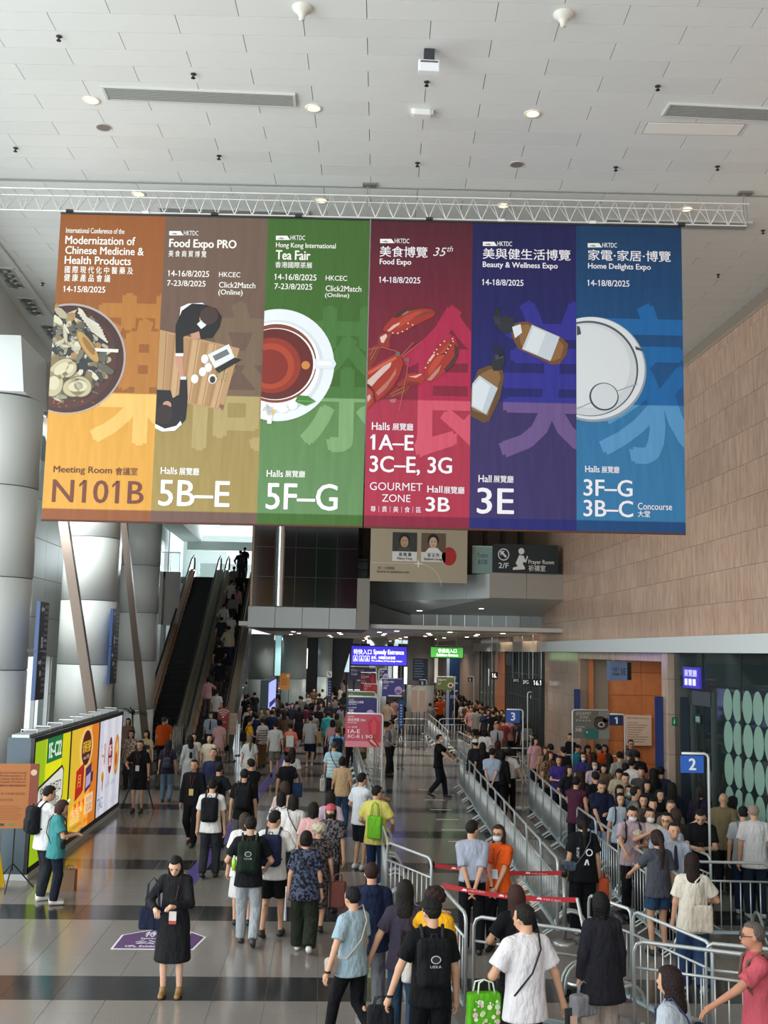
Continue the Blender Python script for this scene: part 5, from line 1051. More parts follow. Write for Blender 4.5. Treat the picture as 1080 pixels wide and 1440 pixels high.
def cream(P_, L_):
    for i in range(6): a = L_(.25+.5*(i % 2), .2+.3*(i//2)); P_.disc('#b79a80', a[0], a[1], .07, .09)
stand('cream poster stand right of the red wireless poster', 322.5, 1003, 333.5, 1033, 39, '#b3a58f', draw=cream)
stand('beige board right of the cream poster stand', 334, 998, 339, 1018, 41, '#8f7f6c')
stand('orange yellow poster stand in the distance before the right pale column', 393, 947, 408, 970, 50, '#d98b2c', draw=lambda P_, L_: (P_.disc('#f6e2c0', *L_(.8, .85), .06), [P_.rect('#a5601a', *L_(.15, .3+.1*k), *L_(.7, .34+.1*k)) for k in range(4)]))
stand('tall navy directory totem in the distance left of the sign posters', 460.5, 953, 467, 985, 46, '#2b3364', name='totem', cat='totem', draw=lambda P_, L_: [P_.rect('#8f97c8', *L_(.2, .2+.12*k), *L_(.8, .25+.12*k)) for k in range(6)])
stand('white arrow plate on top of the navy totem', 459.5, 944, 467, 952, 45.6, '#d5d6d8', name='arrow_plate', cat='sign', draw=lambda P_, L_: P_.line('#3a3d55', [L_(.25, .8), L_(.75, .2)], .04))
stand('left pink beige display board behind the far barriers', 578.5, 971, 587.5, 1001, 45, '#a38b7c', name='display_board', cat='board')
stand('right pink beige display board behind the far barriers', 589, 971, 598, 1001, 45, '#a38b7c', name='display_board', cat='board')
stand('blue standing banner with white lettering below the violet poster', 560, 985, 568, 1024, 37.5, '#1f4f96', name='standing_banner', cat='banner', draw=lambda P_, L_: [P_.rect('#b8cbe6', *L_(.3, .1+.1*k), *L_(.7, .15+.1*k)) for k in range(8)])
p = W(573, 1022, Z=0); t = thing('wet_floor_sign', 'tiny yellow caution sign on the floor by the far barriers', 'caution sign', tuple(p))
for s in (-1, 1): MB().add([(-.15, s*.14, 0), (.15, s*.14, 0), (.1, s*.02, .6), (-.1, s*.02, .6), (-.15, s*.15, 0), (.15, s*.15, 0), (.1, s*.03, .6), (-.1, s*.03, .6)], [(0,1,2,3),(7,6,5,4),(0,4,5,1),(1,5,6,2),(2,6,7,3),(3,7,4,0)]).build('panel', mat('#b99a20', .5), t)
# second, far lightbox seen end-on
a, b = W(365, 1000, Y=44), W(378, 957, Y=44); t = thing('lightbox_wall', 'slate grey end of a second lightbox wall with blue lit face among the far crowd', 'lightbox', (a[0], 44, 0))
MB().box(0, b[0]-a[0], 0, 6, 0, b[2]).build('cabinet', mat('#41505a', .5), t); MB().box(b[0]-a[0], b[0]-a[0]+.03, .1, 5.9, .1, b[2]-.1).build('advert_face', mat('#a8b4ff', .5, emit=1.0), t)
for k in range(4): MB().box(b[0]-a[0]+.03, b[0]-a[0]+.04, .5, 5.5, .4+.4*k, .6+.4*k).build('lettering', mat('#3a3fae', .5), t)

# ================================================================== FLOOR STICKERS
pts = [W(x, y, Z=0) for x, y in ((155, 1335), (171, 1315), (246, 1302), (290, 1318), (272, 1336))]
o = MB().slab([(p[0], p[1]) for p in pts], .0005, .003).build('floor_sticker', mat('#e8e4ea', .35)); tag(o, 'plum purple arrow shaped floor sticker with white border near the woman in the black dress', 'floor sticker')
cx = sum(p[0] for p in pts)/5; cy = sum(p[1] for p in pts)/5
MB().slab([(cx+(p[0]-cx)*.95, cy+(p[1]-cy)*.93) for p in pts], .003, .0045).build('sticker_face', mat('#5b3a6a', .35), o)
lt = MB()
for s, x0, y0, x1, y1 in (('特快入口', -2.42, 15.55, -1.8, 15.85), ('Speedy Entrance', -2.45, 15.42, -1.8, 15.52), ('公 眾', -2.5, 15.2, -1.8, 15.38), ('VIPs, Exhibitors & Media', -2.6, 15.02, -1.75, 15.14)):
    v, f = glyph_mesh(s, .01); lo, hi = v.min(0), v.max(0); q = (v-lo)/(hi-lo); lt.add([(x0+a_*(x1-x0), y0+b_*(y1-y0), .006) for a_, b_ in q], f)
lt.build('lettering', mat('#e8e4ea', .4), o)
ctr = [W(x, y, Z=0) for x, y in ((212, 1304), (281, 1220), (316, 1176), (352, 1130), (378, 1098), (395, 1074), (420, 1042))]
vs = []
for i, p_ in enumerate(ctr): w_ = .14+.002*i; vs += [(p_[0]-w_, p_[1], .003), (p_[0]+w_, p_[1], .003)]
o = MB().add(vs+[(x, y, .0006) for x, y, z in vs], [(2*i, 2*i+1, 2*i+3, 2*i+2) for i in range(len(ctr)-1)]).build('floor_path_strip', mat('#63579a', .3)); tag(o, 'violet guide strip stuck on the floor running up the hall under the walking crowd', 'floor sticker')
dash = MB().box(-.55, 0, -.04, .04, .0005, .003).mesh('floor_tape', mat('#d9d6cf', .5))
for i, y in enumerate((23.4, 24.9, 26.4, 28.0, 29.8, 31.9)):
    o = link('floor_tape', dash, None, (3.25+.02*i, y, 0)); tag(o, ('nearest', 'second', 'third', 'fourth', 'fifth', 'farthest')[i]+' of the short white tapes on the floor beside the long barrier row', 'floor tape', 'white floor tapes beside the long barrier')

# ================================================================== CROWD BARRIERS
BL, BH = 1.46, 1.1
bm = {}
bm['frame'] = MB().tube([(0, 0, .14), (0, 0, BH-.1), (.03, 0, BH-.03), (.1, 0, BH), (BL-.1, 0, BH), (BL-.03, 0, BH-.03), (BL, 0, BH-.1), (BL, 0, .14)], .021, 8).mesh('frame', galv, True)
bm['mid_rail'] = MB().tube([(0, 0, .84), (BL, 0, .84)], .015, 8).mesh('mid_rail', galv, True)
bm['bottom_rail'] = MB().box(0, BL, -.03, .03, .12, .155).mesh('bottom_rail', mat('#b5c8d0', .4, .3))
bm['bar'] = MB().tube([(0, 0, .15), (0, 0, .84)], .0095, 6).mesh('bar', galv, True)
arc = [(0, .0, .14)]+[(0, -.22+.22*math.cos(q)*1.0, .12+.24*math.sin(q)) for q in np.linspace(.3, math.pi, 8)]+[(0, -.44, .03)]
bm['foot'] = MB().tube(arc, .024, 8).mesh('foot', galv, True)
bm['wheel'] = MB().tube([(-.02, -.4, .045), (.02, -.4, .045)], .045, 10).mesh('wheel', black)
bm['foot_bar'] = MB().tube([(0, 0, .14), (0, .18, .03)], .015, 6).mesh('foot_bar', galv)
def barrier(ax, ay, bx, by, label, group=None, flip=False, bars=9, feet=True):
    L_ = math.hypot(bx-ax, by-ay); t = thing('crowd_barrier', label, 'barrier', (ax, ay, 0), math.atan2(by-ay, bx-ax), group)
    t.scale = (L_/BL, 1, 1)
    for k in ('frame', 'mid_rail', 'bottom_rail'): link(k, bm[k], t)
    for i in range(bars): link('bar', bm['bar'], t, (BL*(i+1)/(bars+1), 0, 0))
    if feet:
        for x in (.12, .24, BL-.12):
            f = link('foot', bm['foot'], t, (x, 0, 0), (0, 0, math.pi if flip else 0)); link('wheel', bm['wheel'], f)
            link('foot_bar', bm['foot_bar'], t, (x, 0, 0), (0, 0, math.pi if flip else 0))
def run(pts, gname, word, step=1.5, flip=False, **k):
    i = 0; ords = ['nearest', 'second', 'third', 'fourth', 'fifth', 'sixth', 'seventh', 'eighth', 'ninth', 'tenth', 'eleventh', 'twelfth', 'thirteenth', 'fourteenth', 'fifteenth', 'sixteenth', 'seventeenth', 'eighteenth', 'nineteenth', 'twentieth', 'twenty-first', 'twenty-second']
    for (a, b) in zip(pts[:-1], pts[1:]):
        L_ = math.hypot(b[0]-a[0], b[1]-a[1]); n = max(1, round(L_/step))
        for j in range(n):
            p, q = (a[0]+(b[0]-a[0])*j/n, a[1]+(b[1]-a[1])*j/n), (a[0]+(b[0]-a[0])*(j+1)/n, a[1]+(b[1]-a[1])*(j+1)/n); d = .02/ (L_/n)
            barrier(p[0]+(q[0]-p[0])*d, p[1]+(q[1]-p[1])*d, q[0]-(q[0]-p[0])*d, q[1]-(q[1]-p[1])*d, '%s steel barrier %s' % (ords[min(i, 21)], word), gname, flip, **k); i += 1
run([(3.38, 15.6), (3.84, 27.6)], 'barriers of the long middle row', 'from the front in the long middle row')
run([(3.88, 27.8), (4.04, 32.3)], 'barriers of the long middle row far part', 'of the middle row beyond the bend')
run([(5.05, 37.3), (4.95, 40.3)], 'barriers of the far bend', 'of the far bend behind the pointing man')
run([(4.6, 40.5), (4.75, 45.1), (4.95, 54.3)], 'barriers of the far left queue edge', 'of the far queue edge under the number five sign')
run([(4.8, 14.55), (4.78, 16.0), (4.95, 22.6), (5.3, 27.9)], 'barriers of the right queue row', 'from the front of the right queue row')
run([(7.3, 37.0), (7.45, 41.4), (7.7, 45.5), (7.5, 51.4)], 'barriers of the far right row', 'of the far right row before the dark doors')
run([(1.02, 16.9), (1.0, 42.4)], 'barriers of the left row under the poster stands', 'of the row under the poster stands', flip=False, bars=7)
run([(1.0, 16.85), (1.57, 15.54)], None, 'slanted at the front left beside the man in yellow')
run([(1.49, 13.85), (1.64, 12.33)], None, 'slanting forward left of the first officer')
run([(1.7, 12.28), (2.86, 11.62)], None, 'across the front behind the man in white with the green bag', bars=1, feet=True)
run([(3.27, 13.4), (3.6, 12.62), (4.03, 11.2)], 'two slanting front barriers behind the woman in the dark cardigan', 'slanting behind the woman in the dark cardigan')
run([(3.22, 11.31), (4.45, 10.72)], None, 'crossing low at the front right')
run([(3.95, 11.25), (4.9, 10.9)], None, 'short and plain at the right front corner behind the man in pink', bars=1)
run([(5.0, 15.6), (6.45, 15.52), (7.9, 15.45)], 'barriers across the right front', 'level across the right front', flip=True)
run([(5.6, 17.3), (5.75, 16.0)], None, 'end-on below the number two sign')
run([(6.0, 31.8), (7.5, 31.6), (9.2, 31.4)], 'barriers before the orange wall', 'before the orange wall')
run([(6.9, 27.9), (8.4, 27.7), (9.7, 27.6)], 'nearer barriers before the orange wall', 'of the nearer line before the orange wall')
run([(4.9, 33.5), (6.4, 33.6)], None, 'crossing behind the guard with the tie', flip=True)
run([(3.0, 47), (4.5, 47.2)], None, 'level under the beige display boards')
run([(5.0, 47.5), (6.5, 48.2)], None, 'crossing behind the far pole signs')
# belt posts and red tapes
beltm = mat('#b01c24', .6)
def post(x, y, label, base=True):
    t = thing('belt_post', label, 'barrier post', (x, y, 0)); MB().lathe([(0, .05), (.12, .04), (.17, .015), (.17, 0)], n=24).build('base', steel, t, True); MB().tube([(0, 0, .03), (0, 0, .93)], .032, 14).build('post', mat('#8e9492', .3, .8), t, True); MB().lathe([(0, 1.0), (.038, 1.0), (.042, .97), (.042, .9), (.03, .9)], n=14).build('belt_head', black, t, True); return t
post(1.60, 15.9, 'brushed steel belt post at the left end of the rear red tape'); post(3.44, 15.45, 'brushed steel belt post with round base at the end of the long barrier row'); 
t = thing('belt_post', 'slim steel belt post holding the right end of the front red tape', 'barrier post', (3.2, 13.65, 0)); MB().lathe([(0, .03), (.14, .02), (.15, 0)], n=20).build('base', steel, t); MB().tube([(.1, -.6, 0.02), (0, 0, 1.0)], .022, 8).build('post', steel, t)
def tape(a, b, z, label):
    t = thing('belt_tape', label, 'tape', (a[0], a[1], z), math.atan2(b[1]-a[1], b[0]-a[0])); L_ = math.hypot(b[0]-a[0], b[1]-a[1]); n = 8; mb = MB()
    for s, y in ((0, -.002), (1, .002)):
        mb.add([(L_*i/n, y, -.05*math.sin(math.pi*i/n)+dz) for i in range(n+1) for dz in (-.03, .03)], [((2*i, 2*i+2, 2*i+3, 2*i+1) if s == 0 else (2*i+1, 2*i+3, 2*i+2, 2*i)) for i in range(n)])
    mb.build('tape', beltm, t); P_ = Print(-.003, .001)
    for k in range(3): u = L_*(.2+.28*k); z0 = -.05*math.sin(math.pi*u/L_); P_.text('#e9c9c9', 'HKCEC', u, z0-.01, u+.22, z0+.012); P_.poly('#f0dcdc', [(u-.1, z0-.008), (u-.02, z0-.008), (u-.03, z0+.012), (u-.07, z0+.02)])
    P_.build(t)
tape((1.60, 15.9), (3.44, 15.45), .95, 'rear red belt tape behind the officer and the orange shirt'); tape((1.6, 14.4), (3.2, 13.65), .98, 'front red belt tape before the officer and the woman in orange')
tape((7.0, 34.0), (8.0, 33.6), .95, 'far red belt tape before the stone wall'); tape((9.6, 31.0), (11.0, 30.6), .95, 'red belt tape before the notice on the orange wall')
# low rail in front of the escalators
t = thing('steel_gate', 'low steel gate between the two escalator entries', 'gate', (-5.55, 40.2, 0), 1.4)
MB().tube([(0, 0, 0), (0, 0, 1.0), (.1, 0, 1.08), (1.2, 0, 1.08), (1.3, 0, 1.0), (1.3, 0, 0)], .025, 8).build('frame', steel, t)
for i in range(5): MB().tube([(.22+.22*i, 0, .1), (.22+.22*i, 0, 1.05)], .01, 6).build('bar', steel, t)
# ================================================================== FIGURES: smooth implicit bodies turned into meshes
class SDF:
    def __init__(s, h, lo, hi):
        s.h = h; s.lo = np.array(lo, 'f')-h*2; n = np.ceil((np.array(hi)-np.array(lo))/h).astype(int)+5; s.n = n
        s.ax = [s.lo[i]+h*np.arange(n[i], dtype='f') for i in range(3)]; s.d = np.full(n, .2, 'f')
    def sub(s, lo, hi):
        i0 = np.maximum(((np.array(lo)-s.lo)/s.h).astype(int)-1, 0); i1 = np.minimum(((np.array(hi)-s.lo)/s.h).astype(int)+3, s.n)
        if (i1 <= i0).any(): return None
        sl = tuple(slice(a, b) for a, b in zip(i0, i1)); return sl, s.ax[0][sl[0]][:, None, None], s.ax[1][sl[1]][None, :, None], s.ax[2][sl[2]][None, None, :]
    def join(s, sl, d, k):
        a = s.d[sl]
        if k > 0: hh = np.clip(.5+.5*(a-d)/k, 0, 1); s.d[sl] = a*(1-hh)+d*hh-k*hh*(1-hh)
        else: s.d[sl] = np.minimum(a, d)
    def cone(s, a, b, ra, rb, k=.02, fy=1.0, cut0=False, cut1=False):
        """tapered capsule; fy < 1 flattens it front to back; cut0 / cut1 end it with a flat face"""
        a = np.array(a, 'f'); b = np.array(b, 'f'); R = max(ra, rb)+k+s.h*2
        q = s.sub(np.minimum(a, b)-R, np.maximum(a, b)+R)
        if q is None: return
        sl, X, Y, Z = q; d = b-a; L2 = float(d@d)+1e-9
        px, py, pz = X-a[0], Y-a[1], Z-a[2]; t0 = (px*d[0]+py*d[1]+pz*d[2])/L2; t = np.clip(t0, 0, 1)
        ex, ey, ez = px-t*d[0], (py-t*d[1])/fy, pz-t*d[2]
        D = (np.sqrt(ex*ex+ey*ey+ez*ez)-(ra+(rb-ra)*t))*(1 if fy >= 1 else (fy+1)/2)
        L_ = math.sqrt(L2)
        if cut0: D = np.maximum(D, -t0*L_)
        if cut1: D = np.maximum(D, (t0-1)*L_)
        s.join(sl, D, k)
    def ell(s, c, r, k=.02, rot=None):
        c = np.array(c, 'f'); r = np.array(r, 'f'); R = r.max()+k+s.h*2; q = s.sub(c-R, c+R)
        if q is None: return
        sl, X, Y, Z = q; x, y, z = X-c[0], Y-c[1], Z-c[2]
        if rot: 
            cs, sn = math.cos(rot), math.sin(rot); y, z = y*cs+z*sn, -y*sn+z*cs
        x, y, z = x/r[0], y/r[1], z/r[2]; l = np.sqrt(x*x+y*y+z*z); D = (l-1)*float(r.min()); s.join(sl, D, k)
    def box(s, c, r, rd, k=.0, yaw=0):
        c = np.array(c, 'f'); r = np.array(r, 'f'); R = float(np.linalg.norm(r))+k+s.h*2; q = s.sub(c-R, c+R)
        if q is None: return
        sl, X, Y, Z = q; x, y, z = X-c[0], Y-c[1], Z-c[2]
        if yaw: cs, sn = math.cos(yaw), math.sin(yaw); x, y = x*cs+y*sn, -x*sn+y*cs
        qx, qy, qz = np.abs(x)-r[0]+rd, np.abs(y)-r[1]+rd, np.abs(z)-r[2]+rd
        D = np.sqrt(np.maximum(qx, 0)**2+np.maximum(qy, 0)**2+np.maximum(qz, 0)**2)+np.minimum(np.maximum(qx, np.maximum(qy, qz)), 0)-rd; s.join(sl, D+0*x+0*y+0*z, k)
    def carve(s, fn):      # keep where fn <= 0
        X, Y, Z = s.ax[0][:, None, None], s.ax[1][None, :, None], s.ax[2][None, None, :]; s.d = np.maximum(s.d, fn(X, Y, Z).astype('f'))
    def mesh(s, name, M, warp=None):
        d = s.d; neg = d < 0; n = d.shape
        c = neg[:-1, :-1, :-1].astype(np.int8)
        cnt = sum(neg[i:n[0]-1+i, j:n[1]-1+j, k:n[2]-1+k].astype(np.int8) for i in (0, 1) for j in (0, 1) for k in (0, 1))
        act = (cnt > 0) & (cnt < 8); idx = np.full(act.shape, -1, np.int64); cells = np.argwhere(act); idx[act] = np.arange(len(cells))
        if not len(cells): return bpy.data.meshes.new(name)
        acc = np.zeros((len(cells), 3)); wt = np.zeros(len(cells)); ci, cj, ck = cells.T
        cor = [(i, j, k) for i in (0, 1) for j in (0, 1) for k in (0, 1)]; vals = {q: d[ci+q[0], cj+q[1], ck+q[2]] for q in cor}
        for q in cor:
            for ax in range(3):
                if q[ax] == 0:
                    p = list(q); p[ax] = 1; p = tuple(p); a, b = vals[q], vals[p]; m_ = (a < 0) != (b < 0); t = np.where(m_, a/np.where(m_, a-b, 1), 0)
                    for x in range(3): acc[:, x] += m_*(q[x]+(t if x == ax else 0))
                    wt += m_
        V = s.lo+(cells+acc/wt[:, None])*s.h; quads = []
        for ax in range(3):
            o1, o2 = [(1, 2), (2, 0), (0, 1)][ax]; sl = [slice(1, m_-1) for m_ in n]; sl[ax] = slice(0, n[ax]-1); sl2 = list(sl); sl2[ax] = slice(1, n[ax])
            A, B = neg[tuple(sl)], neg[tuple(sl2)]; e = np.argwhere(A != B); e += [0 if i == ax else 1 for i in range(3)]
            if not len(e): continue
            f = A[A != B]; D1 = np.zeros(3, int); D1[o1] = 1; D2 = np.zeros(3, int); D2[o2] = 1
            g = [idx[tuple((e-u).T)] for u in (D1+D2, D2, 0*D1, D1)]; q = np.stack(g, 1); q[~f] = q[~f][:, ::-1]; quads.append(q)
        Q = np.concatenate(quads); Q = Q[(Q >= 0).all(1)]
        if warp is not None: V = warp(V)
        me = bpy.data.meshes.new(name); me.vertices.add(len(V)); me.vertices.foreach_set('co', V.astype('f').ravel())
        me.loops.add(len(Q)*4); me.loops.foreach_set('vertex_index', Q.astype('i').ravel()); me.polygons.add(len(Q)); me.polygons.foreach_set('loop_start', (np.arange(len(Q))*4).astype('i'))
        me.polygons.foreach_set('use_smooth', np.ones(len(Q), bool)); me.materials.append(M); me.update(calc_edges=True); return me
V3 = lambda *a: np.array(a, float)
def ik(a, b, l1, l2, pole):
    a, b = V3(*a), V3(*b); d = b-a; L_ = np.linalg.norm(d); 
    if L_ > (l1+l2)*.995: b = a+d/L_*(l1+l2)*.995; d = b-a; L_ = np.linalg.norm(d)
    x = (l1*l1-l2*l2+L_*L_)/(2*L_); h = math.sqrt(max(l1*l1-x*x, 0)); u = d/L_; p = V3(*pole); p -= u*(p@u); p /= np.linalg.norm(p)+1e-9; return a+u*x+p*h, b
HANDS = {  # hand target (side outwards, forward, height) for the right arm, x mirrored for the left
 'down': (.25, .03, .80), 'swf': (.24, .20, .86), 'swb': (.25, -.17, .84), 'phone': (.05, .30, 1.13), 'phonehi': (.07, .26, 1.36), 'behind': (.035, -.17, .86), 'rail': (.20, .42, 1.06),
 'clasp': (.03, .20, .86), 'hold': (.24, .10, .82), 'elbow': (.20, .24, 1.08), 'point': (.30, .50, 1.02), 'strap': (.10, .14, 1.28), 'out': (.42, .30, .98), 'fold': (-.06, .22, 1.10), 'bent': (.22, .22, 1.0), 'mouth': (.04, .18, 1.40), 'reach': (.12, .55, 1.22), 'far': (.38, -.02, .86)}
def skeleton(sp):
    g = sp.get('g', 'm'); st_ = sp.get('st', .0); J = {}
    sw = .162 if g == 'm' else .144; lean = sp.get('lean', 0); hd = sp.get('nod', 0)
    J['sw'] = sw; J['hipw'] = .088; drop = .02*abs(st_)/.3
    for s, n in ((1, 'R'), (-1, 'L')):
        f = st_*(1 if n == 'L' else -1); hip = V3(s*.084, 0, .90-drop); ank = V3(s*(.10-.03*abs(st_)), f*.9, .085+(.10*abs(f)/.3 if f < -.05 else 0))
        kn, ank = ik(hip, ank, .418, .406, (s*.1, 1, 0)); J['hip'+n], J['kn'+n], J['an'+n] = hip, kn, ank; J['f'+n] = f
        sh = V3(s*sw, lean*.9, 1.378-drop); tgt = V3(*HANDS[sp.get('arm'+n, 'down')]); tgt[0] *= s; tgt[1] += lean*.4; tgt[2] -= drop
        el, wr = ik(sh, tgt, .285, .255, (s*.75, -.8, -.25)); J['sh'+n], J['el'+n], J['wr'+n] = sh, el, wr
    J['nb'] = V3(0, lean, 1.43-drop); J['hc'] = V3(0, lean*1.2+.035+hd*.06, 1.60-drop-hd*.035); J['lean'] = lean; J['drop'] = drop; J['nod'] = hd; J['turn'] = math.radians(sp.get('turn', 0))
    return J
def bounds(J, m_=.16): P = np.array([v for k, v in J.items() if isinstance(v, np.ndarray)]); lo = P.min(0)-m_; hi = P.max(0)+m_; lo[2] = 0; return lo, hi
def headwarp(J):
    a = J['turn']; c = J['hc']; nod = J['nod']*.55
    def f(V):
        P = V-c; w_ = np.clip((V[:, 2]-(c[2]-.16))/.06, 0, 1); cs, sn = np.cos(nod*w_), np.sin(nod*w_); y, z = P[:, 1]*cs+P[:, 2]*sn, -P[:, 1]*sn+P[:, 2]*cs
        ca, sa = np.cos(a*w_), np.sin(a*w_); x = P[:, 0]*ca-y*sa; y2 = P[:, 0]*sa+y*ca; return np.stack([x, y2, z], 1)+c
    return f
def finger_mb(J, wide=.9):
    mb = MB()
    for n, s in (('R', 1), ('L', -1)):
        d = J['wr'+n]-J['el'+n]; d /= np.linalg.norm(d); side = np.cross(d, V3(0, 0, 1)) if abs(d[2]) < .8 else V3(0, 1, 0)-d*d[1]; side /= np.linalg.norm(side)+1e-9; nrm = np.cross(d, side)
        if abs(d[2]) >= .8: curl = V3(-s, 0, 0)
        else: curl = V3(0, 0, -1)
        base = J['wr'+n]+d*.075; 
        for i, (o, L_) in enumerate(((-.028, .062), (-.010, .075), (.009, .070), (.027, .055))):
            p0 = base+side*o; p1 = p0+d*L_*.5+curl*.004; p2 = p1+d*L_*.35+curl*.018; p3 = p2+d*L_*.18+curl*.02; mb.tube([p0-d*.02, p0, p1, p2, p3], [.0085, .0085, .0082, .0075, .006], 6)
        t0 = J['wr'+n]+d*.03+side*.03*(1 if abs(d[2]) >= .8 else -s); o = side*(1 if abs(d[2]) >= .8 else -s); mb.tube([t0-o*.01, t0+o*.012+d*.02, t0+o*.018+d*.045+curl*.008], [.011, .0105, .007], 6)
    return mb
def build_body(sp, J, h, M):
    lo, hi = bounds(J); S_ = SDF(h, lo, hi); f = sp.get('g') == 'f'; fat = sp.get('fat', 0); dr = J['drop']; ln = J['lean']
    tw = (.125 if f else .135)+fat*.5
    S_.cone((0, 0, .93-dr), (0, ln*.35, 1.10-dr), .135+fat*.6, tw, .03, .72); S_.cone((0, ln*.35, 1.10-dr), (0, ln*.8, 1.30-dr), tw, .15 if not f else .135, .03, .68)
    S_.cone(J['shL']*V3(.8, 1, 1), J['shR']*V3(.8, 1, 1), .050, .050, .03, .95); S_.cone((0, ln*.9, 1.36-dr), J['nb'], .07, .050, .03)
    for n in 'LR': S_.cone(J['nb'], J['sh'+n], .044, .040, .02)
    S_.cone(J['nb'], J['hc']-V3(0, .035, .07), .052, .05, .015)
    c = J['hc']; S_.ell(c+V3(0, -.005, .015), (.074, .093, .092), .01); S_.ell(c+V3(0, .022, -.055), (.052, .062, .062), .03)
    S_.ell(c+V3(0, .098, -.022), (.013, .018, .022), .012); S_.ell(c+V3(0, .083, -.068), (.026, .016, .016), .012); S_.ell(c+V3(.078, -.005, -.012), (.012, .02, .03), .006); S_.ell(c+V3(-.078, -.005, -.012), (.012, .02, .03), .006)
    for n in 'LR':
        if sp.get('nolegs') is None:
            q_ = 1 if (sp.get('bot') or ('skirt',))[0] in ('shorts', 'skirt') else .86
            S_.cone(J['hip'+n], J['kn'+n], (.080+fat*.4)*q_, .050*q_, .02); S_.cone(J['kn'+n], J['an'+n], .049*q_, .034, .012); S_.ell(J['kn'+n]*.62+J['an'+n]*.38+V3(0, -.010, 0), (.043*q_, .046*q_, .10), .012)
            S_.cone(J['an'+n]-V3(0, .02, .04), J['an'+n]+V3(0, .11, -.055), .036, .028, .02)
        S_.cone(J['sh'+n], J['el'+n], .047, .038, .02); S_.cone(J['el'+n], J['wr'+n], .038, .026, .015)
        d = J['wr'+n]-J['el'+n]; d /= np.linalg.norm(d); S_.cone(J['wr'+n], J['wr'+n]+d*.07, .026, .034, .012, .8)
    me = S_.mesh('body', M, headwarp(J))
    if sp.get('near'):
        fm = finger_mb(J).mesh('fingers', M, True); b = bmesh.new(); b.from_mesh(me); b.from_mesh(fm); b.to_mesh(me); b.free(); bpy.data.meshes.remove(fm)
    return me
def build_top(sp, J, h, M):
    k = sp['top'][0]; lo, hi = bounds(J); S_ = SDF(h, lo, hi); fat = sp.get('fat', 0); dr, ln = J['drop'], J['lean']; f = sp.get('g') == 'f'
    hem = {'tee': .80, 'polo': .80, 'shirt': .93, 'shirtin': .93, 'long': .80, 'hoodie': .76, 'dress': .95, 'cardigan': .62, 'loose': .76, 'vest': .80, 'crop': .92}[k]; hem = sp.get('hem', hem)
    o = .018+(.014 if k in ('loose', 'hoodie', 'cardigan') else 0); tw = (.125 if f else .137)+fat*.5
    S_.cone((0, 0, hem-dr+.0), (0, ln*.35, 1.10-dr), (.185 if hem < .9 else .168)+o+fat*.6+(.03 if k == 'cardigan' else 0), tw+o+.008, .02, .70, cut0=True)
    S_.cone((0, ln*.35, 1.10-dr), (0, ln*.8, 1.30-dr), tw+o+.008, (.152 if not f else .138)+o, .03, .72)
    S_.cone(J['shL']*V3(.8, 1, 1), J['shR']*V3(.8, 1, 1), .062+o*.5, .062+o*.5, .04, .98); S_.cone((0, ln*.9, 1.35-dr), J['nb']+V3(0, 0, .012), .08, .060, .03, 1, cut1=True)
    for n in 'LR': S_.cone(J['nb']-V3(0, 0, .006), J['sh'+n], .060, .060+o*.4, .025)
    for n in 'LR':
        a, e, w_ = J['sh'+n], J['el'+n], J['wr'+n]
        if k == 'vest': continue
        if k in ('long', 'hoodie', 'cardigan', 'shirtlong') or sp.get('sleeve') == 'long':
            S_.cone(a, e, .058+o*.6, .048+o*.6, .02); S_.cone(e, w_, .049+o*.6, .038+o*.4, .015, 1, cut1=True)
        else:
            t = sp.get('sl', .72); m_ = a+(e-a)*t; S_.cone(a, m_, .058+o*.5, .060+o*.9, .02, 1, cut1=True)
    if k == 'hoodie': S_.ell((0, ln-.09, 1.42-dr), (.11, .06, .07), .03)
    if k in ('polo', 'shirt', 'shirtin'): S_.cone((0, ln*.95, 1.43-dr), (0, ln*.95, 1.462-dr), .07, .066, .005, 1, cut0=True, cut1=True)
    if sp.get('skirt'):
        z0, r0 = sp['skirt']; S_.cone((0, 0, z0-dr*.5), (0, 0, .90-dr), r0, .178+o, .02, .86, cut0=True)
    return S_.mesh('top', M)
def build_bottom(sp, J, h, M):
    k = sp['bot'][0]; lo, hi = bounds(J); hi[2] = 1.15; S_ = SDF(h, lo, hi); fat = sp.get('fat', 0); dr = J['drop']
    top = sp.get('waist', 1.0)-dr; S_.cone((0, 0, .92-dr), (0, 0, top), .150+fat*.5, .140+fat*.6, .02, .74, cut1=True)
    if k == 'skirt': z0, r0 = sp.get('skirtdim', (.45, .22)); S_.cone((0, 0, z0), (0, 0, .90-dr), r0, .182, .02, .86, cut0=True)
    else:
        w_ = {'slim': 0, 'pants': .012, 'wide': .035, 'shorts': .022, 'jeans': .008}[k]
        for n in 'LR':
            hp, kn, an = J['hip'+n], J['kn'+n], J['an'+n]
            if k == 'shorts': t = sp.get('short', .85); S_.cone(hp, hp+(kn-hp)*t, .094+fat*.35, .086+w_, .02, 1, cut1=True)
            else: S_.cone(hp, kn, .092+fat*.35+w_*.4, .070+w_, .02); S_.cone(kn, an+(an-kn)*.04, .070+w_, .054+w_*1.3, .012, 1, cut1=True)
    return S_.mesh('bottom', M)
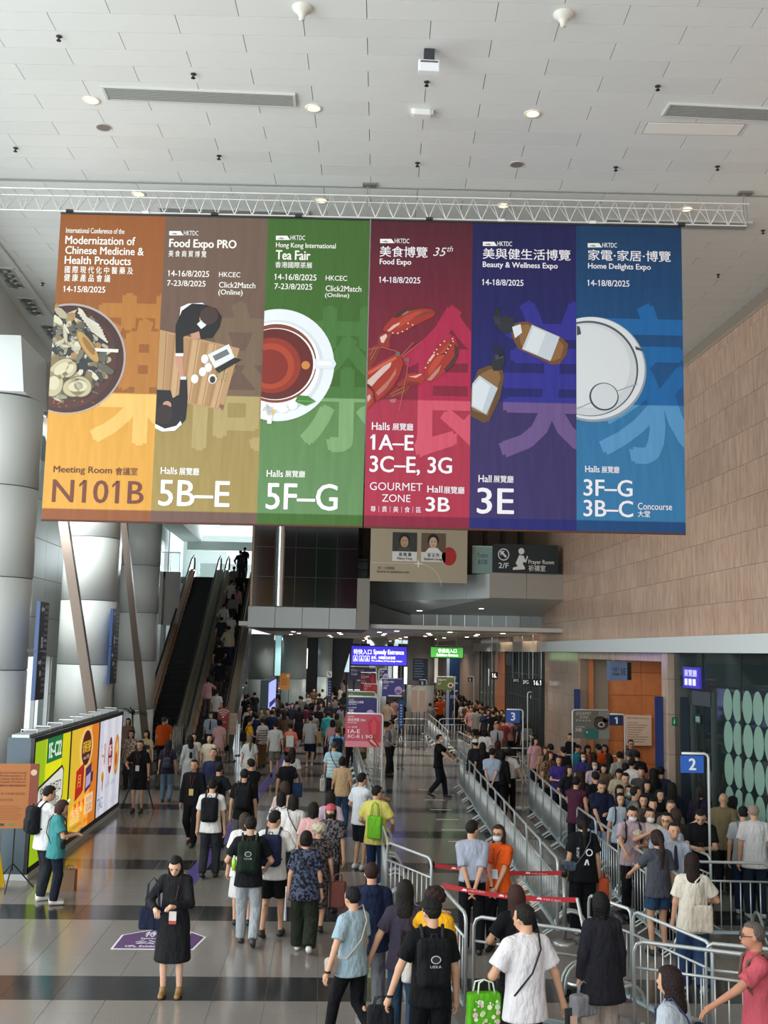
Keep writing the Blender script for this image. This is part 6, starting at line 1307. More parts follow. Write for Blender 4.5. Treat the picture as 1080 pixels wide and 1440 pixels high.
def build_shoes(sp, J, h, M, M2=None):
    mb = None; S_ = SDF(max(.01, h*.7), (-.3, -.55, 0), (.3, .6, .30))
    for n in 'LR':
        a = J['an'+n]; f = J['f'+n]; up = .5 if f < -.1 else 0
        heel = a+V3(0, -.035, -.045); toe = a+V3(0, .15*(1-up*.35), -.058-(.075 if up else 0))
        heel[2] = max(heel[2], .03); toe[2] = max(toe[2], .026); S_.cone(heel, toe, .043, .036, .02); S_.cone(a+V3(0, -.01, -.03), a+V3(0, .02, .0), .043, .04, .02)
    S_.carve(lambda X, Y, Z: .004-Z+0*X+0*Y)
    return S_.mesh('shoes', M)
def build_hair(sp, J, h, M):
    k = sp.get('hair', 'short'); c = J['hc']; w_ = headwarp(J); hh = min(h, .016); S_ = SDF(hh, c-V3(.17, .26, .75), c+V3(.17, .2, .18))
    big = .006 if k in ('short', 'buzz') else .012
    S_.ell(c+V3(0, -.010, .024), (.080+big, .100+big, .094+big), .01)
    if k in ('bob', 'long', 'pony', 'bun', 'halfup'): S_.ell(c+V3(0, -.03, -.02), (.084+big, .082+big, .09), .02)
    face = lambda X, Y, Z: np.minimum(Y-(c[1]+.030)+0*X, (c[2]+.062-(Z)))+0*X+0*Y     # in front of the hairline and below the fringe
    low = {'short': -.055, 'buzz': -.04}.get(k, -.14)
    S_.carve(lambda X, Y, Z: np.minimum((Y-(c[1]+(.035 if low < -.1 else .02)-(.018 if sp.get('face') else 0))), ((c[2]+(.072 if sp.get('face') else .058))-Z))+0*X)
    S_.carve(lambda X, Y, Z: (c[2]+low)-Z+0*X+0*Y)
    if k in ('short', 'buzz'): S_.carve(lambda X, Y, Z: np.minimum((c[2]-.01-Z)+0*X, (Y-(c[1]-.035)))+0*X)
    if k == 'bob': S_.cone(c+V3(.055, -.03, -.05), c+V3(.06, -.025, -.13), .038, .03, .02); S_.cone(c+V3(-.055, -.03, -.05), c+V3(-.06, -.025, -.13), .038, .03, .02); S_.cone(c+V3(0, -.06, -.05), c+V3(0, -.06, -.13), .055, .05, .02)
    if k in ('long', 'halfup'):
        L_ = sp.get('hairlen', .42); S_.cone(c+V3(0, -.065, -.03), c+V3(0, -.095, -.20), .082, .085, .03, .6); S_.cone(c+V3(0, -.095, -.20), c+V3(0, -.125, -L_), .085, .06, .03, .5)
        for s in (-1, 1): S_.cone(c+V3(s*.062, -.02, -.03), c+V3(s*.085, -.03, -.2), .030, .026, .02)
    if k == 'pony': L_ = sp.get('hairlen', .36); S_.ell(c+V3(0, -.115, .01), (.032, .032, .032), .01); S_.cone(c+V3(0, -.13, -.01), c+V3(0, -.16, -.16), .034, .04, .015); S_.cone(c+V3(0, -.16, -.16), c+V3(0, -.15, -L_), .04, .016, .015)
    if k == 'bun': S_.ell(c+V3(0, -.115, .03), (.042, .036, .04), .008)
    if k == 'curly':
        for i in range(26):
            a, b = i*2.4, -.3+1.2*(i/26); S_.ell(c+V3(.092*math.cos(a)*math.cos(b), -.03+.09*min(math.sin(a), .4)*math.cos(b), .02+.095*math.sin(b)), (.032, .032, .032), .005)
    if k == 'fringe': pass
    return S_.mesh('hair', M, w_)
def small(S_args, fn, name, M, w_=None):
    S_ = SDF(*S_args); fn(S_); return S_.mesh(name, M, w_)
def build_extra(sp, J, root, h):
    c = J['hc']; w_ = headwarp(J)
    if sp.get('cap'):
        def f(S_): S_.ell(c+V3(0, -.005, .045), (.094, .112, .088), .0); S_.carve(lambda X, Y, Z: (c[2]+.035)-Z+0*X+0*Y); S_.ell(c+V3(0, .12*sp.get('brim', 1), .045), (.075, .085, .010), .01)
        link('cap', small((.012, c-V3(.15, .2, .1), c+V3(.15, .25, .2)), f, 'cap', fabric(sp['cap']), w_), root)
    if sp.get('mask'):
        def f(S_): S_.ell(c+V3(0, .045, -.055), (.062, .066, .055), .0); S_.carve(lambda X, Y, Z: (c[1]+.02)-Y+0*X+0*Z); S_.carve(lambda X, Y, Z: Z-(c[2]-.018)+0*X+0*Y)
        link('face_mask', small((.01, c-V3(.1, .1, .15), c+V3(.1, .15, .05)), f, 'face_mask', mat(sp['mask'], .8), w_), root)
    if sp.get('face'):
        def ell(cc, r, name, M, n=8):
            mb = MB(); vs, fs = [], []
            for i in range(5):
                for j in range(n): p, q = math.pi*i/4, 2*math.pi*j/n; vs.append(cc+V3(r[0]*math.sin(p)*math.cos(q), r[1]*math.sin(p)*math.sin(q), r[2]*math.cos(p)))
            vs = w_(np.array(vs)); mb.add(vs, [(i*n+j, i*n+(j+1) % n, (i+1)*n+(j+1) % n, (i+1)*n+j)[::-1] for i in range(4) for j in range(n)]); mb.build(name, M, root, True)
        for s in (-1, 1): ell(c+V3(s*.031, .084, 0), (.0125, .008, .0055), 'eye', mat('#1c1412', .3)); ell(c+V3(s*.032, .086, .020), (.019, .007, .0035), 'eyebrow', mat('#241c1a', .8))
        if not sp.get('mask'): ell(c+V3(0, .096, -.066), (.021, .008, .006), 'mouth', mat('#8c4a42', .5))
    if sp.get('glasses'):
        mb = MB()
        for s in (-1, 1):
            pts = [c+V3(s*.034+.024*math.cos(q), .100, .018*math.sin(q)) for q in np.linspace(0, 2*math.pi, 10)[:-1]]; mb.tube(w_(np.array(pts)), .003, 4, True); mb.tube(w_(np.array([c+V3(s*.058, .1, .004), c+V3(s*.08, .0, .006)])), .003, 4)
        mb.tube(w_(np.array([c+V3(-.01, .102, .002), c+V3(.01, .102, .002)])), .003, 4); mb.build('glasses', mat('#1b1b1d', .4), root)
    if sp.get('tie'):
        MB().add([(-.018, .118, 1.40), (.018, .118, 1.40), (.034, .150, 1.12), (0, .155, 1.08), (-.034, .150, 1.12), (0, .11, 1.43)], [(0, 4, 3, 2, 1)[::-1], (0, 1, 5)]).build('tie', mat('#161b30', .7), root)
    if sp.get('badge'):
        y = .15+J['lean']; MB().tube([(-.06, .05+J['lean'], 1.44), (-.03, y, 1.30), (0, y, 1.12), (.03, y, 1.30), (.06, .05+J['lean'], 1.44)], .006, 5).build('lanyard', mat('#6b2e2a', .7), root); MB().box(-.045, .045, y+.004, y+.012, 1.0, 1.13).build('badge', mat(sp['badge'], .5), root)
    if sp.get('epaulette'):
        for s in (-1, 1): MB().box(s*.13-.03, s*.13+.03, -.025, .025, 1.432, 1.450).build('epaulette', mat('#151a2c', .7), root)
    if sp.get('belt'): MB().lathe([(.168, 0), (.172, .01), (.172, .03), (.168, .04)], n=20).build('belt', mat('#14130f', .5), root, True, loc=(0, 0, .93-J['drop'])).scale = (1, .78, 1)
    if sp.get('stripes'):
        for i in range(6): MB().lathe([(.170, -.012), (.174, 0), (.170, .012)], n=20).build('stripe', mat(sp['stripes'], .8), root, True, loc=(0, J['lean']*.5, .86+.085*i)).scale = (1+.02*i, .80, 1)
    if sp.get('print_'):
        MB().tube([(.05+.045*math.cos(q), -.175, 1.20+.045*math.sin(q)) for q in np.linspace(0, 6.28, 14)[:-1]], .009, 5, True).build('shirt_print', white, root); P_ = Print(-.172, .002); P_.text('#e6e6e6', '印花', -.14, 1.12, -.1, 1.28); P_.poly('#e6e6e6', [(-.03, 1.02), (0, 1.1), (.03, 1.1), (.05, 1.02), (.03, 1.02), (.015, 1.07), (0, 1.02)]); P_.build(root)
    if sp.get('watch'): p = J['wr'+sp['watch']]; MB().lathe([(.028, -.012), (.034, -.008), (.034, .008), (.028, .012)], n=12).build('watch', black, root, loc=tuple(p))
SKIN = '#c89a7c'
def flowered(h):
    M = mat(h, .85, var=.62, bscale=26, spec=.2, kind='flowered_fabric'); r = [n for n in M.node_tree.nodes if n.type == 'MIX'][0]; c = lin(h)
    r.inputs[6].default_value = tuple(v*.3 for v in c[:3])+(1,); r.inputs[7].default_value = tuple(min(1, v*1.5+.045) for v in c[:3])+(1,)
    if not any(n.type == 'VALTORGB' for n in M.node_tree.nodes):
        q = M.node_tree.nodes.new('ShaderNodeValToRGB'); q.color_ramp.elements[0].position = .46; q.color_ramp.elements[1].position = .56; src = r.inputs[0].links[0].from_socket; M.node_tree.links.new(src, q.inputs[0]); M.node_tree.links.new(q.outputs[0], r.inputs[0])
    return M
FIG = []
def place(hx, hy, H=1.68, face=0, z0=0.0):
    """stand a figure of height H so that the top of its head is where the photograph shows it"""
    p = W(hx, hy, Z=z0+H); return (p[0], p[1], z0), math.radians(face)
def person(label, hx, hy, H, hdg, group=None, cat='person', z0=0.0, loc=None, **sp):
    if loc is None: loc, rz = place(hx, hy, H, hdg, z0)
    else: rz = math.radians(hdg)
    s = H/1.715; Y = loc[1]; ppm = F/max(Y, 5)
    h = min(max(1.75/ppm, .0155), .042)
    root = thing('person', label, cat, loc, rz, group, sc=s); J = skeleton(sp)
    if ppm > 66: sp['near'] = True
    link('body', build_body(sp, J, h if ppm < 80 else max(h, .0145), skinm(sp.get('skin', SKIN))), root)
    link(sp.get('topname', 'top'), build_top(sp, J, h, flowered(sp['top'][1]) if sp.get('pattern') else fabric(sp['top'][1])), root)
    if sp.get('bot'): link({'skirt': 'skirt', 'shorts': 'shorts'}.get(sp['bot'][0], 'trousers'), build_bottom(sp, J, h, flowered(sp['bot'][1]) if sp.get('pattern') and sp['bot'][0] == 'skirt' else fabric(sp['bot'][1])), root)
    link('shoes', build_shoes(sp, J, h, mat(sp.get('shoe', '#1a1a1c'), .5)), root)
    if sp.get('hair', 'short') != 'bald': link('hair', build_hair(sp, J, h, hairm(sp.get('haircol', '#17130f'))), root)
    build_extra(sp, J, root, h)
    root_info = (root, J, s, loc, rz, label); FIG.append(root_info); return root_info
def fthing(info, name, label, cat):
    """a thing carried by a figure: a top-level object in the figure's own frame"""
    root, J, s, loc, rz, _ = info; return thing(name, label, cat, loc, rz, sc=s)
def backpack(info, label, col, col2=None, zc=1.20, w_=.15, hh=.21, d=.085, logo_=None):
    t = fthing(info, 'backpack', label, 'backpack'); J = info[1]; y = -.19+J['lean']*.6; M = fabric(col)
    S_ = SDF(.014, (-.25, -.4, .9), (.25, .25, 1.55)); S_.box((0, y, zc), (w_, d, hh), .06, 0); S_.box((0, y-.05, zc-.07), (w_*.78, d*.75, hh*.5), .04, .02); link('pack_body', S_.mesh('pack_body', M), t)
    for s in (-1, 1): MB().tube([(s*.085, y+.06, zc+.17), (s*.10, -.03+J['lean'], 1.485), (s*.11, .10+J['lean'], 1.40), (s*.12, .13+J['lean'], 1.22), (s*.14, 0, 1.06), (s*.12, y+.05, zc-.12)], .016, 6).build('strap', mat(col2 or col, .8), t, True)
    MB().tube([(-.03, y, zc+hh), (-.02, y, zc+hh+.035), (.02, y, zc+hh+.035), (.03, y, zc+hh)], .007, 6).build('loop', mat(col, .8), t)
    if logo_:
        P_ = Print(y-.05-d*.75-.004, .002); P_.disc('#b9bdb4', 0, zc+.06, .045, .035); P_.disc(col, 0, zc+.06, .036, .028, 2); P_.text('#b9bdb4', logo_, -.05, zc-.01, .05, zc+.012); P_.build(t)
def tote(info, label, col, p, w_=.15, hh=.17, d=.04, strap=.28, yaw=0, name='tote_bag', drawn=None, hcol=None):
    """soft bag whose top centre is p in the figure frame"""
    t = fthing(info, name, label, 'bag'); S_ = SDF(.014, (p[0]-.3, p[1]-.3, p[2]-.5), (p[0]+.3, p[1]+.3, p[2]+.1)); S_.box((p[0], p[1], p[2]-hh), (w_, d, hh), .03, 0, yaw); link('bag_body', S_.mesh('bag_body', fabric(col)), t); cs, sn = math.cos(yaw), math.sin(yaw)
    for s in (-1, 1):
        a = (p[0]-w_*.5*cs-s*sn*d*-.7, p[1]-w_*.5*sn+s*cs*d*.7, p[2]-.01); b = (p[0]+w_*.5*cs-s*sn*d*-.7, p[1]+w_*.5*sn+s*cs*d*.7, p[2]-.01)
        MB().tube([a, ((a[0]*.8+p[0]*.2), (a[1]*.8+p[1]*.2), p[2]+strap*.8), (p[0], p[1], p[2]+strap), ((b[0]*.8+p[0]*.2), (b[1]*.8+p[1]*.2), p[2]+strap*.8), b], .008, 6).build('strap', mat(hcol or col, .7), t, True)
    return t
def crossbody(info, label, col, p, side=1, w_=.12, hh=.09, strapcol=None, yaw=0):
    t = fthing(info, 'crossbody_bag', label, 'bag'); J = info[1]; S_ = SDF(.014, (p[0]-.25, p[1]-.25, p[2]-.25), (p[0]+.25, p[1]+.25, p[2]+.25)); S_.box(p, (w_, .045, hh), .03, 0, yaw); S_.box((p[0], p[1], p[2]+hh*.45), (w_*1.02, .05, hh*.5), .03, 0, yaw); link('bag_body', S_.mesh('bag_body', fabric(col)), t)
    l = J['lean']; s = side       # bag on side s, strap over the other shoulder, front and back
    MB().tube([(p[0], p[1], p[2]+hh*.8), (s*.15, -.08, .98), (s*.03, -.175+l*.6, 1.18), (-s*.07, -.145+l, 1.36), (-s*.11, -.03+l, 1.50), (-s*.07, .13+l, 1.38), (s*.05, .165+l*.6, 1.16), (s*.15, .1, .98), (p[0], p[1]+.04, p[2]+hh*.8)], .009, 6).build('strap', mat(strapcol or col, .7), t, True)
def phone(info, label, p, col='#15161a'):
    t = fthing(info, 'mobile_phone', label, 'phone'); x, y, z = p; c_, s_ = math.cos(.9), math.sin(.9); mb = MB()
    pts = [(dx, dy, dz) for dz in (-.005, .005) for dx, dy in ((-.037, -.075), (.037, -.075), (.037, .075), (-.037, .075))]; mb.add([(x+a, y+b*c_-dz*s_, z+b*s_+dz*c_) for a, b, dz in pts], [(3,2,1,0),(4,5,6,7),(0,1,5,4),(1,2,6,5),(2,3,7,6),(3,0,4,7)]); mb.build('phone_body', mat(col, .3), t)
# ================================================================== PEOPLE IN THE NEAR HALL
P = person
bk, wh = '#121315', '#e4e3df'
# --- front left
w = P('woman in a black long-sleeved dress reading her phone, standing alone at the front', 249, 1199, 1.60, 178, g='f', top=('long', '#1b1c1f'), skirt=(.42, .23), bot=('skirt', '#1b1c1f'), armR='elbow', armL='phone', hair='long', hairlen=.24, nod=.9, face=True, shoe='#8a6a3c', skin='#d8ad92')
phone(w, 'dark phone held by the woman in the black dress', (-.04, .33, 1.17)); tote(w, 'navy slouchy shoulder bag of the woman in the black dress', '#1d2338', (.27, .02, 1.05), .16, .13, .07, .36, name='shoulder_bag')
t = fthing(w, 'name_badge', 'white and red badge hanging before the woman in the black dress', 'badge'); MB().box(-.06, .03, .20, .208, .90, 1.05).build('badge_card', mat('#d9d2cc', .5), t); MB().box(-.06, .03, .208, .209, .90, .94).build('red_band', mat('#b5453c', .5), t); MB().tube([(-.07, .06, 1.45), (-.02, .19, 1.06)], .004, 5).build('lanyard', mat('#5a3a36', .7), t)
m_ = P('man in black tee and light grey trousers with a dark green backpack, walking away', 353, 1147, 1.72, 0, top=('tee', bk), bot=('jeans', '#9a9fa3'), st=.2, armL='bent', armR='bent', shoe='#34363a'); backpack(m_, 'dark green and black backpack with round print and green bottle', '#16241c', '#22301f', logo_='CLUB'); 
t = fthing(m_, 'water_bottle', 'green drink bottle in the side pocket of the dark green backpack', 'bottle'); MB().lathe([(0, 0), (.03, 0), (.032, .12), (.012, .15), (.012, .17), (0, .17)], n=12).build('bottle_body', mat('#9fce3d', .3), t, True, loc=(-.19, -.2, 1.03)); MB().lathe([(0, 0), (.014, 0), (.014, .02), (0, .02)], n=10).build('bottle_cap', white, t, loc=(-.19, -.2, 1.2))
m_ = P('man in white shirt and black shorts with a navy backpack beside the grey trousers', 387, 1139, 1.74, -12, top=('tee', '#dcdad4'), bot=('shorts', '#101114'), st=-.16, armR='bent', shoe='#2c2622', turn=-30); backpack(m_, 'navy blue backpack worn over the white shirt', '#232a45')
P('woman in a white loose top half hidden behind the green backpack', 345, 1143, 1.60, 8, g='f', top=('loose', '#dddbd7'), bot=('skirt', '#c9c7c4'), hair='bob', haircol='#3a2a22', st=.1)
w = P('woman in dark blue flowered blouse and olive trousers with a bun, walking away', 431, 1168, 1.58, -3, g='f', top=('loose', '#283046'), pattern=1, bot=('wide', '#23291f'), hair='bun', st=.18, fat=.03, shoe='#d9d8d6', armL='down'); crossbody(w, 'small dark bag on the thin strap of the woman in flowered blouse', '#2e3340', (.20, .02, .95), 1, .07, .05)
t = fthing(w, 'folded_umbrella', 'slim pale folded umbrella hanging from the hand of the woman in flowered blouse', 'umbrella'); MB().tube([(-.27, .0, .84), (-.27, -.02, .45)], [.008, .022], 8).build('canopy', mat('#a9b6c4', .6), t); MB().tube([(-.27, 0, .84), (-.27, 0, .92)], .009, 6).build('handle', white, t)
w = P('elderly woman with white hair in a dark flowered dress pushing a cart', 448, 1157, 1.52, -8, g='f', top=('tee', '#3a3230'), pattern=1, skirt=(.40, .19), bot=('skirt', '#3a3230'), skirtdim=(.42, .19), hair='curly', haircol='#c9c0a4', armR='hold', st=.14, lean=.04)
tote(w, 'patterned shopping cart bag beside the elderly woman in the flowered dress', '#7a4a44', (.33, .12, .78), .13, .2, .09, .12, name='shopping_cart')
P('woman in a pink blouse with short black hair walking behind the flowered blouse', 441, 1128, 1.60, -5, g='f', top=('loose', '#d9a9a6'), bot=('pants', '#2a2a2e'), hair='bob', st=.15)
P('woman with a pink and red headscarf and black mask turned towards the camera', 466, 1131, 1.60, 165, g='f', top=('loose', '#4b4648'), pattern=1, bot=('pants', '#26262a'), cap='#c4596a', mask='#17171a', hair='bob', brim=.2)
P('long-haired woman in lilac top behind the pink headscarf', 465, 1113, 1.60, 5, g='f', top=('tee', '#cdb4c6'), bot=('pants', '#33343c'), hair='long', hairlen=.36)
w = P('woman in white tee with a thin black strap across her back, mid crowd', 413, 1117, 1.62, 2, g='f', top=('tee', '#dedcd8'), bot=('pants', '#26332d'), hair='bob', st=.15, fat=.02); crossbody(w, 'small black bag of the woman in white tee with the black strap', bk, (.2, .05, .95))
P('woman in a black and white patterned top left of the strapped white tee', 396, 1114, 1.57, 0, g='f', top=('tee', '#b9b7b3'), pattern=1, bot=('pants', '#2c2c30'), hair='bob')
P('brown-haired woman in pale pink tee just ahead of the patterned top', 401, 1099, 1.62, 6, g='f', top=('tee', '#cdb1a8'), bot=('skirt', '#6b6560'), hair='bob', haircol='#3b2a22')
m_ = P('man in white tee and dark trousers with a black backpack, left of the crowd', 299, 1095, 1.70, -4, top=('tee', '#d9d8d4'), bot=('pants', '#26282c'), st=-.12); backpack(m_, 'plain black backpack on the white tee, left of the crowd', '#15161a')
m_ = P('man in black tee with a large black backpack and grey shorts in the left crowd', 344, 1081, 1.72, -2, top=('tee', bk), bot=('pants', '#5b5a56'), st=.12); backpack(m_, 'large black backpack with printed front in the left crowd', '#1b1c20')
P('man in black shirt turned left and raising his hand behind the large backpack', 354, 1067, 1.72, 40, top=('tee', '#17181b'), bot=('pants', '#222327'), armR='phonehi')
m_ = P('man in an open black suit with a yellow badge walking towards the camera', 274, 1067, 1.72, 170, top=('long', '#15161a'), bot=('pants', '#101115'), badge='#c9b26a', st=.2, face=True, shoe='#0f0f10')
P('man in navy tee with white collar looking up, beside the black suit', 300, 1054, 1.72, 172, top=('tee', '#2a3052'), bot=('pants', '#23252d'), face=True, nod=-.7)
m_ = P('man in dark tee with a small black backpack behind the navy tee', 308, 1074, 1.66, -20, top=('tee', '#1c1d21'), bot=('pants', '#23242a'), armR='bent'); backpack(m_, 'small black backpack between the navy tee and the white tee', '#101114', w_=.13, hh=.17)
w = P('woman in a pale grey long dress with waist-long black hair', 268, 1034, 1.62, 25, g='f', top=('long', '#a9adab'), skirt=(.2, .24), bot=('skirt', '#a9adab'), skirtdim=(.2, .23), hair='long', hairlen=.5)
P('woman in a beige blouse facing the camera behind the long black hair', 274, 1031, 1.62, 165, g='f', top=('loose', '#b7a994'), bot=('pants', '#3b3836'), hair='bob', face=True)
w = P('woman in a cream blouse with black shoulder bag looking up, near the escalators', 295, 1034, 1.60, 170, g='f', top=('loose', '#c9bda3'), bot=('pants', '#2c2b2b'), hair='bob', face=True, nod=-.4); tote(w, 'black shoulder bag of the woman in the cream blouse', '#121214', (-.27, .02, 1.12), .12, .14, .06, .26, name='shoulder_bag')
P('woman in a short pink dress seen from behind at the escalator foot', 309, 1012, 1.62, 5, g='f', top=('tee', '#d2a6a4'), skirt=(.62, .20), bot=('skirt', '#d2a6a4'), skirtdim=(.62, .2), hair='bun')
P('guard in light blue shirt with navy tie and mask at the escalator foot', 297, 1001, 1.72, 178, top=('shirtin', '#a9b7c9'), bot=('pants', '#1c2030'), tie=True, mask='#c9ccd0')
P('man in orange staff polo seen from behind at the left escalator', 231, 1008, 1.74, 10, top=('polo', '#d4561c'), bot=('pants', '#17181b'), hair='buzz', haircol='#4b453f', fat=.04)
P('shorter person in orange staff shirt with a mask turned beside the man in orange', 238, 1009, 1.64, 120, g='f', top=('polo', '#c9501c'), bot=('pants', '#1b1c20'), mask='#b9bcc0', hair='bob')
w = P('long-haired woman in dark tee and blue jeans with a small grey backpack', 237, 1040, 1.60, 4, g='f', top=('tee', '#2b2638'), bot=('jeans', '#62788c'), hair='long', hairlen=.34, st=.1); backpack(w, 'small grey backpack on the woman in blue jeans', '#3a3f4b', w_=.11, hh=.15, zc=1.1)
P('cameraman in black polo and black shorts behind the tripod, badge on his chest', 198, 1041, 1.72, 172, top=('polo', '#131418'), bot=('shorts', '#111216'), badge='#c6ccd2', armR='elbow', armL='down', face=True, watch='L')
P('woman in patterned beige top with shoulder bag left of the cameraman', 185, 1027, 1.62, 175, g='f', top=('loose', '#a08c7a'), pattern=1, bot=('pants', '#2c2b2e'), hair='bob', armL='clasp', face=True)
P('woman in brown top partly hidden behind the end of the lightbox wall', 181, 1010, 1.62, 170, g='f', top=('loose', '#6e5248'), bot=('pants', '#2b2a2c'), hair='bob', face=True)
P('person in cream top behind the cameraman by the palms', 207, 1027, 1.60, 160, g='f', top=('tee', '#b5a67f'), bot=('pants', '#2b2c30'), hair='long')
m_ = P('young man in white tee with black backpack filming the lightbox with his phone', 66, 1104, 1.76, -55, top=('loose', '#dcdcda'), bot=('pants', '#23262d'), armR='phonehi', armL='phonehi', shoe='#c9c6bd', nod=.3, st=.04); backpack(m_, 'black backpack of the young man filming the lightbox', '#16181d')
phone(m_, 'white phone held up by the young man at the lightbox', (.02, .33, 1.42), '#d9dcdf')
w = P('woman in teal tee with brown hair reading a phone before the orange advertisement', 83, 1124, 1.58, -75, g='f', top=('loose', '#3f8686'), bot=('pants', '#171c2b'), hair='bob', haircol='#3a221b', armR='phone', armL='phone', shoe='#c4b7aa', fat=.03, nod=.5); phone(w, 'small phone in the hands of the woman in teal', (.0, .36, 1.18), '#6c6a70')
crossbody(w, 'small black crossbody bag of the woman in teal', '#1c1b20', (.17, .1, .98), 1, .08, .05)
# --- middle of the hall
P('man in light tee and grey shorts walking away, left of the coral tee', 388, 1014, 1.74, 4, top=('tee', '#b4b3af'), bot=('shorts', '#6b6c62'), st=-.22, shoe='#26262a')
w = P('woman in coral tee carrying a white printed drawstring bag on her back', 409, 1017, 1.66, -2, g='f', top=('tee', '#e0745c'), bot=('pants', '#202024'), st=.15, hair='short'); tote(w, 'white printed drawstring bag on the coral tee', '#c3c7c0', (0, -.19, 1.33), .13, .19, .035, .08, name='drawstring_bag')
m_ = P('man in light grey tee and navy shorts walking away in the middle of the hall', 437, 1006, 1.76, -3, top=('tee', '#a7aaa9'), bot=('shorts', '#151b2c'), st=.2, shoe='#c2beb2'); tote(m_, 'tan paper carrier bag beside the grey tee man', '#9a7d52', (.30, .02, 1.2), .09, .2, .07, .1)
P('person in a turquoise hooded jacket and navy trousers walking away', 462, 1000, 1.70, -4, top=('hoodie', '#3fa0a6'), bot=('pants', '#1b2338'), st=.12)
P('woman in a long black dress with long hair between the coral and grey tees', 421, 994, 1.62, 5, g='f', top=('tee', '#131317'), skirt=(.3, .2), bot=('skirt', '#131317'), hair='long')
m_ = P('man in pale blue tee with a dark backpack left of the pink poster', 475, 1023, 1.70, 0, top=('tee', '#6fa6c9'), bot=('pants', '#33363c'), haircol='#3a2a22'); backpack(m_, 'dark backpack on the pale blue tee left of the pink poster', '#1e2530')
m_ = P('older man in light blue and white striped shirt with a diagonal strap', 470, 1043, 1.68, -4, top=('polo', '#a9cbd6'), bot=('pants', '#1f2025'), haircol='#4a4139', hair='buzz', stripes='#e6ece9', st=.08); crossbody(m_, 'dark sling bag of the man in the striped shirt', '#2b3140', (.2, .05, .98), 1, .09, .06)
tote(m_, 'white plastic carrier bag hanging from the striped shirt man', '#d2cdc9', (-.27, .0, .78), .07, .17, .05, .08, name='plastic_bag')
w = P('woman in tan tee and blue jeans with a black handbag, right of the striped shirt', 482, 1064, 1.62, -2, g='f', top=('tee', '#c3a67f'), bot=('jeans', '#2c4765'), hair='bun', st=.1, fat=.02); tote(w, 'black handbag on the left of the tan tee woman', '#17171b', (-.26, 0, .95), .12, .12, .06, .2, name='handbag')
w = P('woman in black tee and dark trousers with a navy shoulder bag', 405, 1062, 1.62, -2, g='f', top=('tee', '#14151a'), bot=('pants', '#1a1b20'), hair='short', st=.08); tote(w, 'navy denim shoulder bag of the woman in black', '#26395b', (.25, -.03, 1.08), .12, .17, .05, .32, name='shoulder_bag')
P('long-haired woman in white tee hidden beyond the woman in black', 411, 1052, 1.62, 2, g='f', top=('tee', '#c8c6c4'), bot=('pants', '#24252a'), hair='long')
w = P('woman with a grey ponytail in a white dress with chequered scarf', 352, 1034, 1.58, 8, g='f', top=('loose', '#bfc1be'), skirt=(.5, .2), bot=('skirt', '#bfc1be'), hair='pony', haircol='#5d5a55')
P('person in black and white striped shirt and brown trousers by the crowd edge', 370, 1010, 1.64, 30, g='f', top=('tee', '#d4d3cf'), bot=('wide', '#6e553a'), stripes='#15161a', hair='short', haircol='#2a211c')
m_ = P('man in yellow shirt with a black sling backpack looking right', 351, 1009, 1.72, -70, top=('tee', '#d39a1f'), bot=('pants', '#1b1d24'), armR='elbow', hair='buzz'); backpack(m_, 'black sling pack of the man in yellow by the steel rail', '#191b22', w_=.12, hh=.16, zc=1.1)
P('man in grey beige shirt standing behind the striped shirt', 368, 996, 1.72, 175, top=('shirt', '#8c8175'), bot=('pants', '#3a3836'))
P('man in brown shirt right of the grey beige shirt', 377, 996, 1.74, 170, top=('shirt', '#6e6253'), bot=('pants', '#3c3a38'))
P('person in brown shorts carrying a black bag behind the pink poster', 508, 1016, 1.70, -5, top=('loose', '#94785f'), bot=('shorts', '#4f4d3b'), shoe='#2a2622')
P('person in black top behind the left barrier row under the posters', 494, 1012, 1.62, 0, g='f', top=('tee', '#26262b'), bot=('pants', '#2c2d33'), hair='long')
P('man in white shirt reaching out to the barrier, right of the crowd', 508, 1087, 1.74, -50, top=('polo', '#d2d6dc'), bot=('shorts', '#12141b'), armR='reach', armL='bent', shoe='#c9c9c9', short=.95)
m_ = P('man in yellow tee and jeans with glasses walking beside the barrier', 530, 1105, 1.72, -25, top=('loose', '#d3c768'), bot=('jeans', '#1f3350'), armR='bent', armL='bent', turn=-35, glasses=True, hair='short'); tote(m_, 'lime green drawstring bag on the back of the yellow tee', '#6fb52c', (.06, -.20, 1.25), .13, .19, .05, .22, name='drawstring_bag')
P('guard in white shirt with folded arms leaning at the left barrier row', 552, 1012, 1.74, 100, top=('shirtin', '#b9b6bd'), bot=('pants', '#12131a'), armL='fold', armR='fold', epaulette=True)
P('second guard in grey waistcoat facing the white-shirted guard', 546, 1016, 1.70, -100, top=('shirtin', '#7d7f8a'), bot=('pants', '#1a1b22'), armR='bent')
m_ = P('man in black polo with a white mask pointing at the barriers', 617, 1032, 1.74, -110, top=('polo', '#0f1114'), bot=('pants', '#181c24'), armL='point', armR='point', mask='#d9d0c2', st=.22, face=True, shoe='#14151a')
m_ = P('officer in light blue shirt with hands behind his back, rear view', 665, 1154, 1.74, -8, top=('shirtin', '#9da3b2'), bot=('pants', '#0f1014'), armL='behind', armR='behind', sl=.95, epaulette=True, belt=True, turn=-40, sleeve='short')
w = P('staff woman in orange polo with mask and glasses, hands clasped', 702, 1160, 1.66, 150, g='f', top=('polo', '#d8561a'), bot=('pants', '#111216'), armL='clasp', armR='clasp', mask='#d3d6da', glasses=True, hair='long', haircol='#38221b', badge='#c5c9cf', face=True, watch='R')
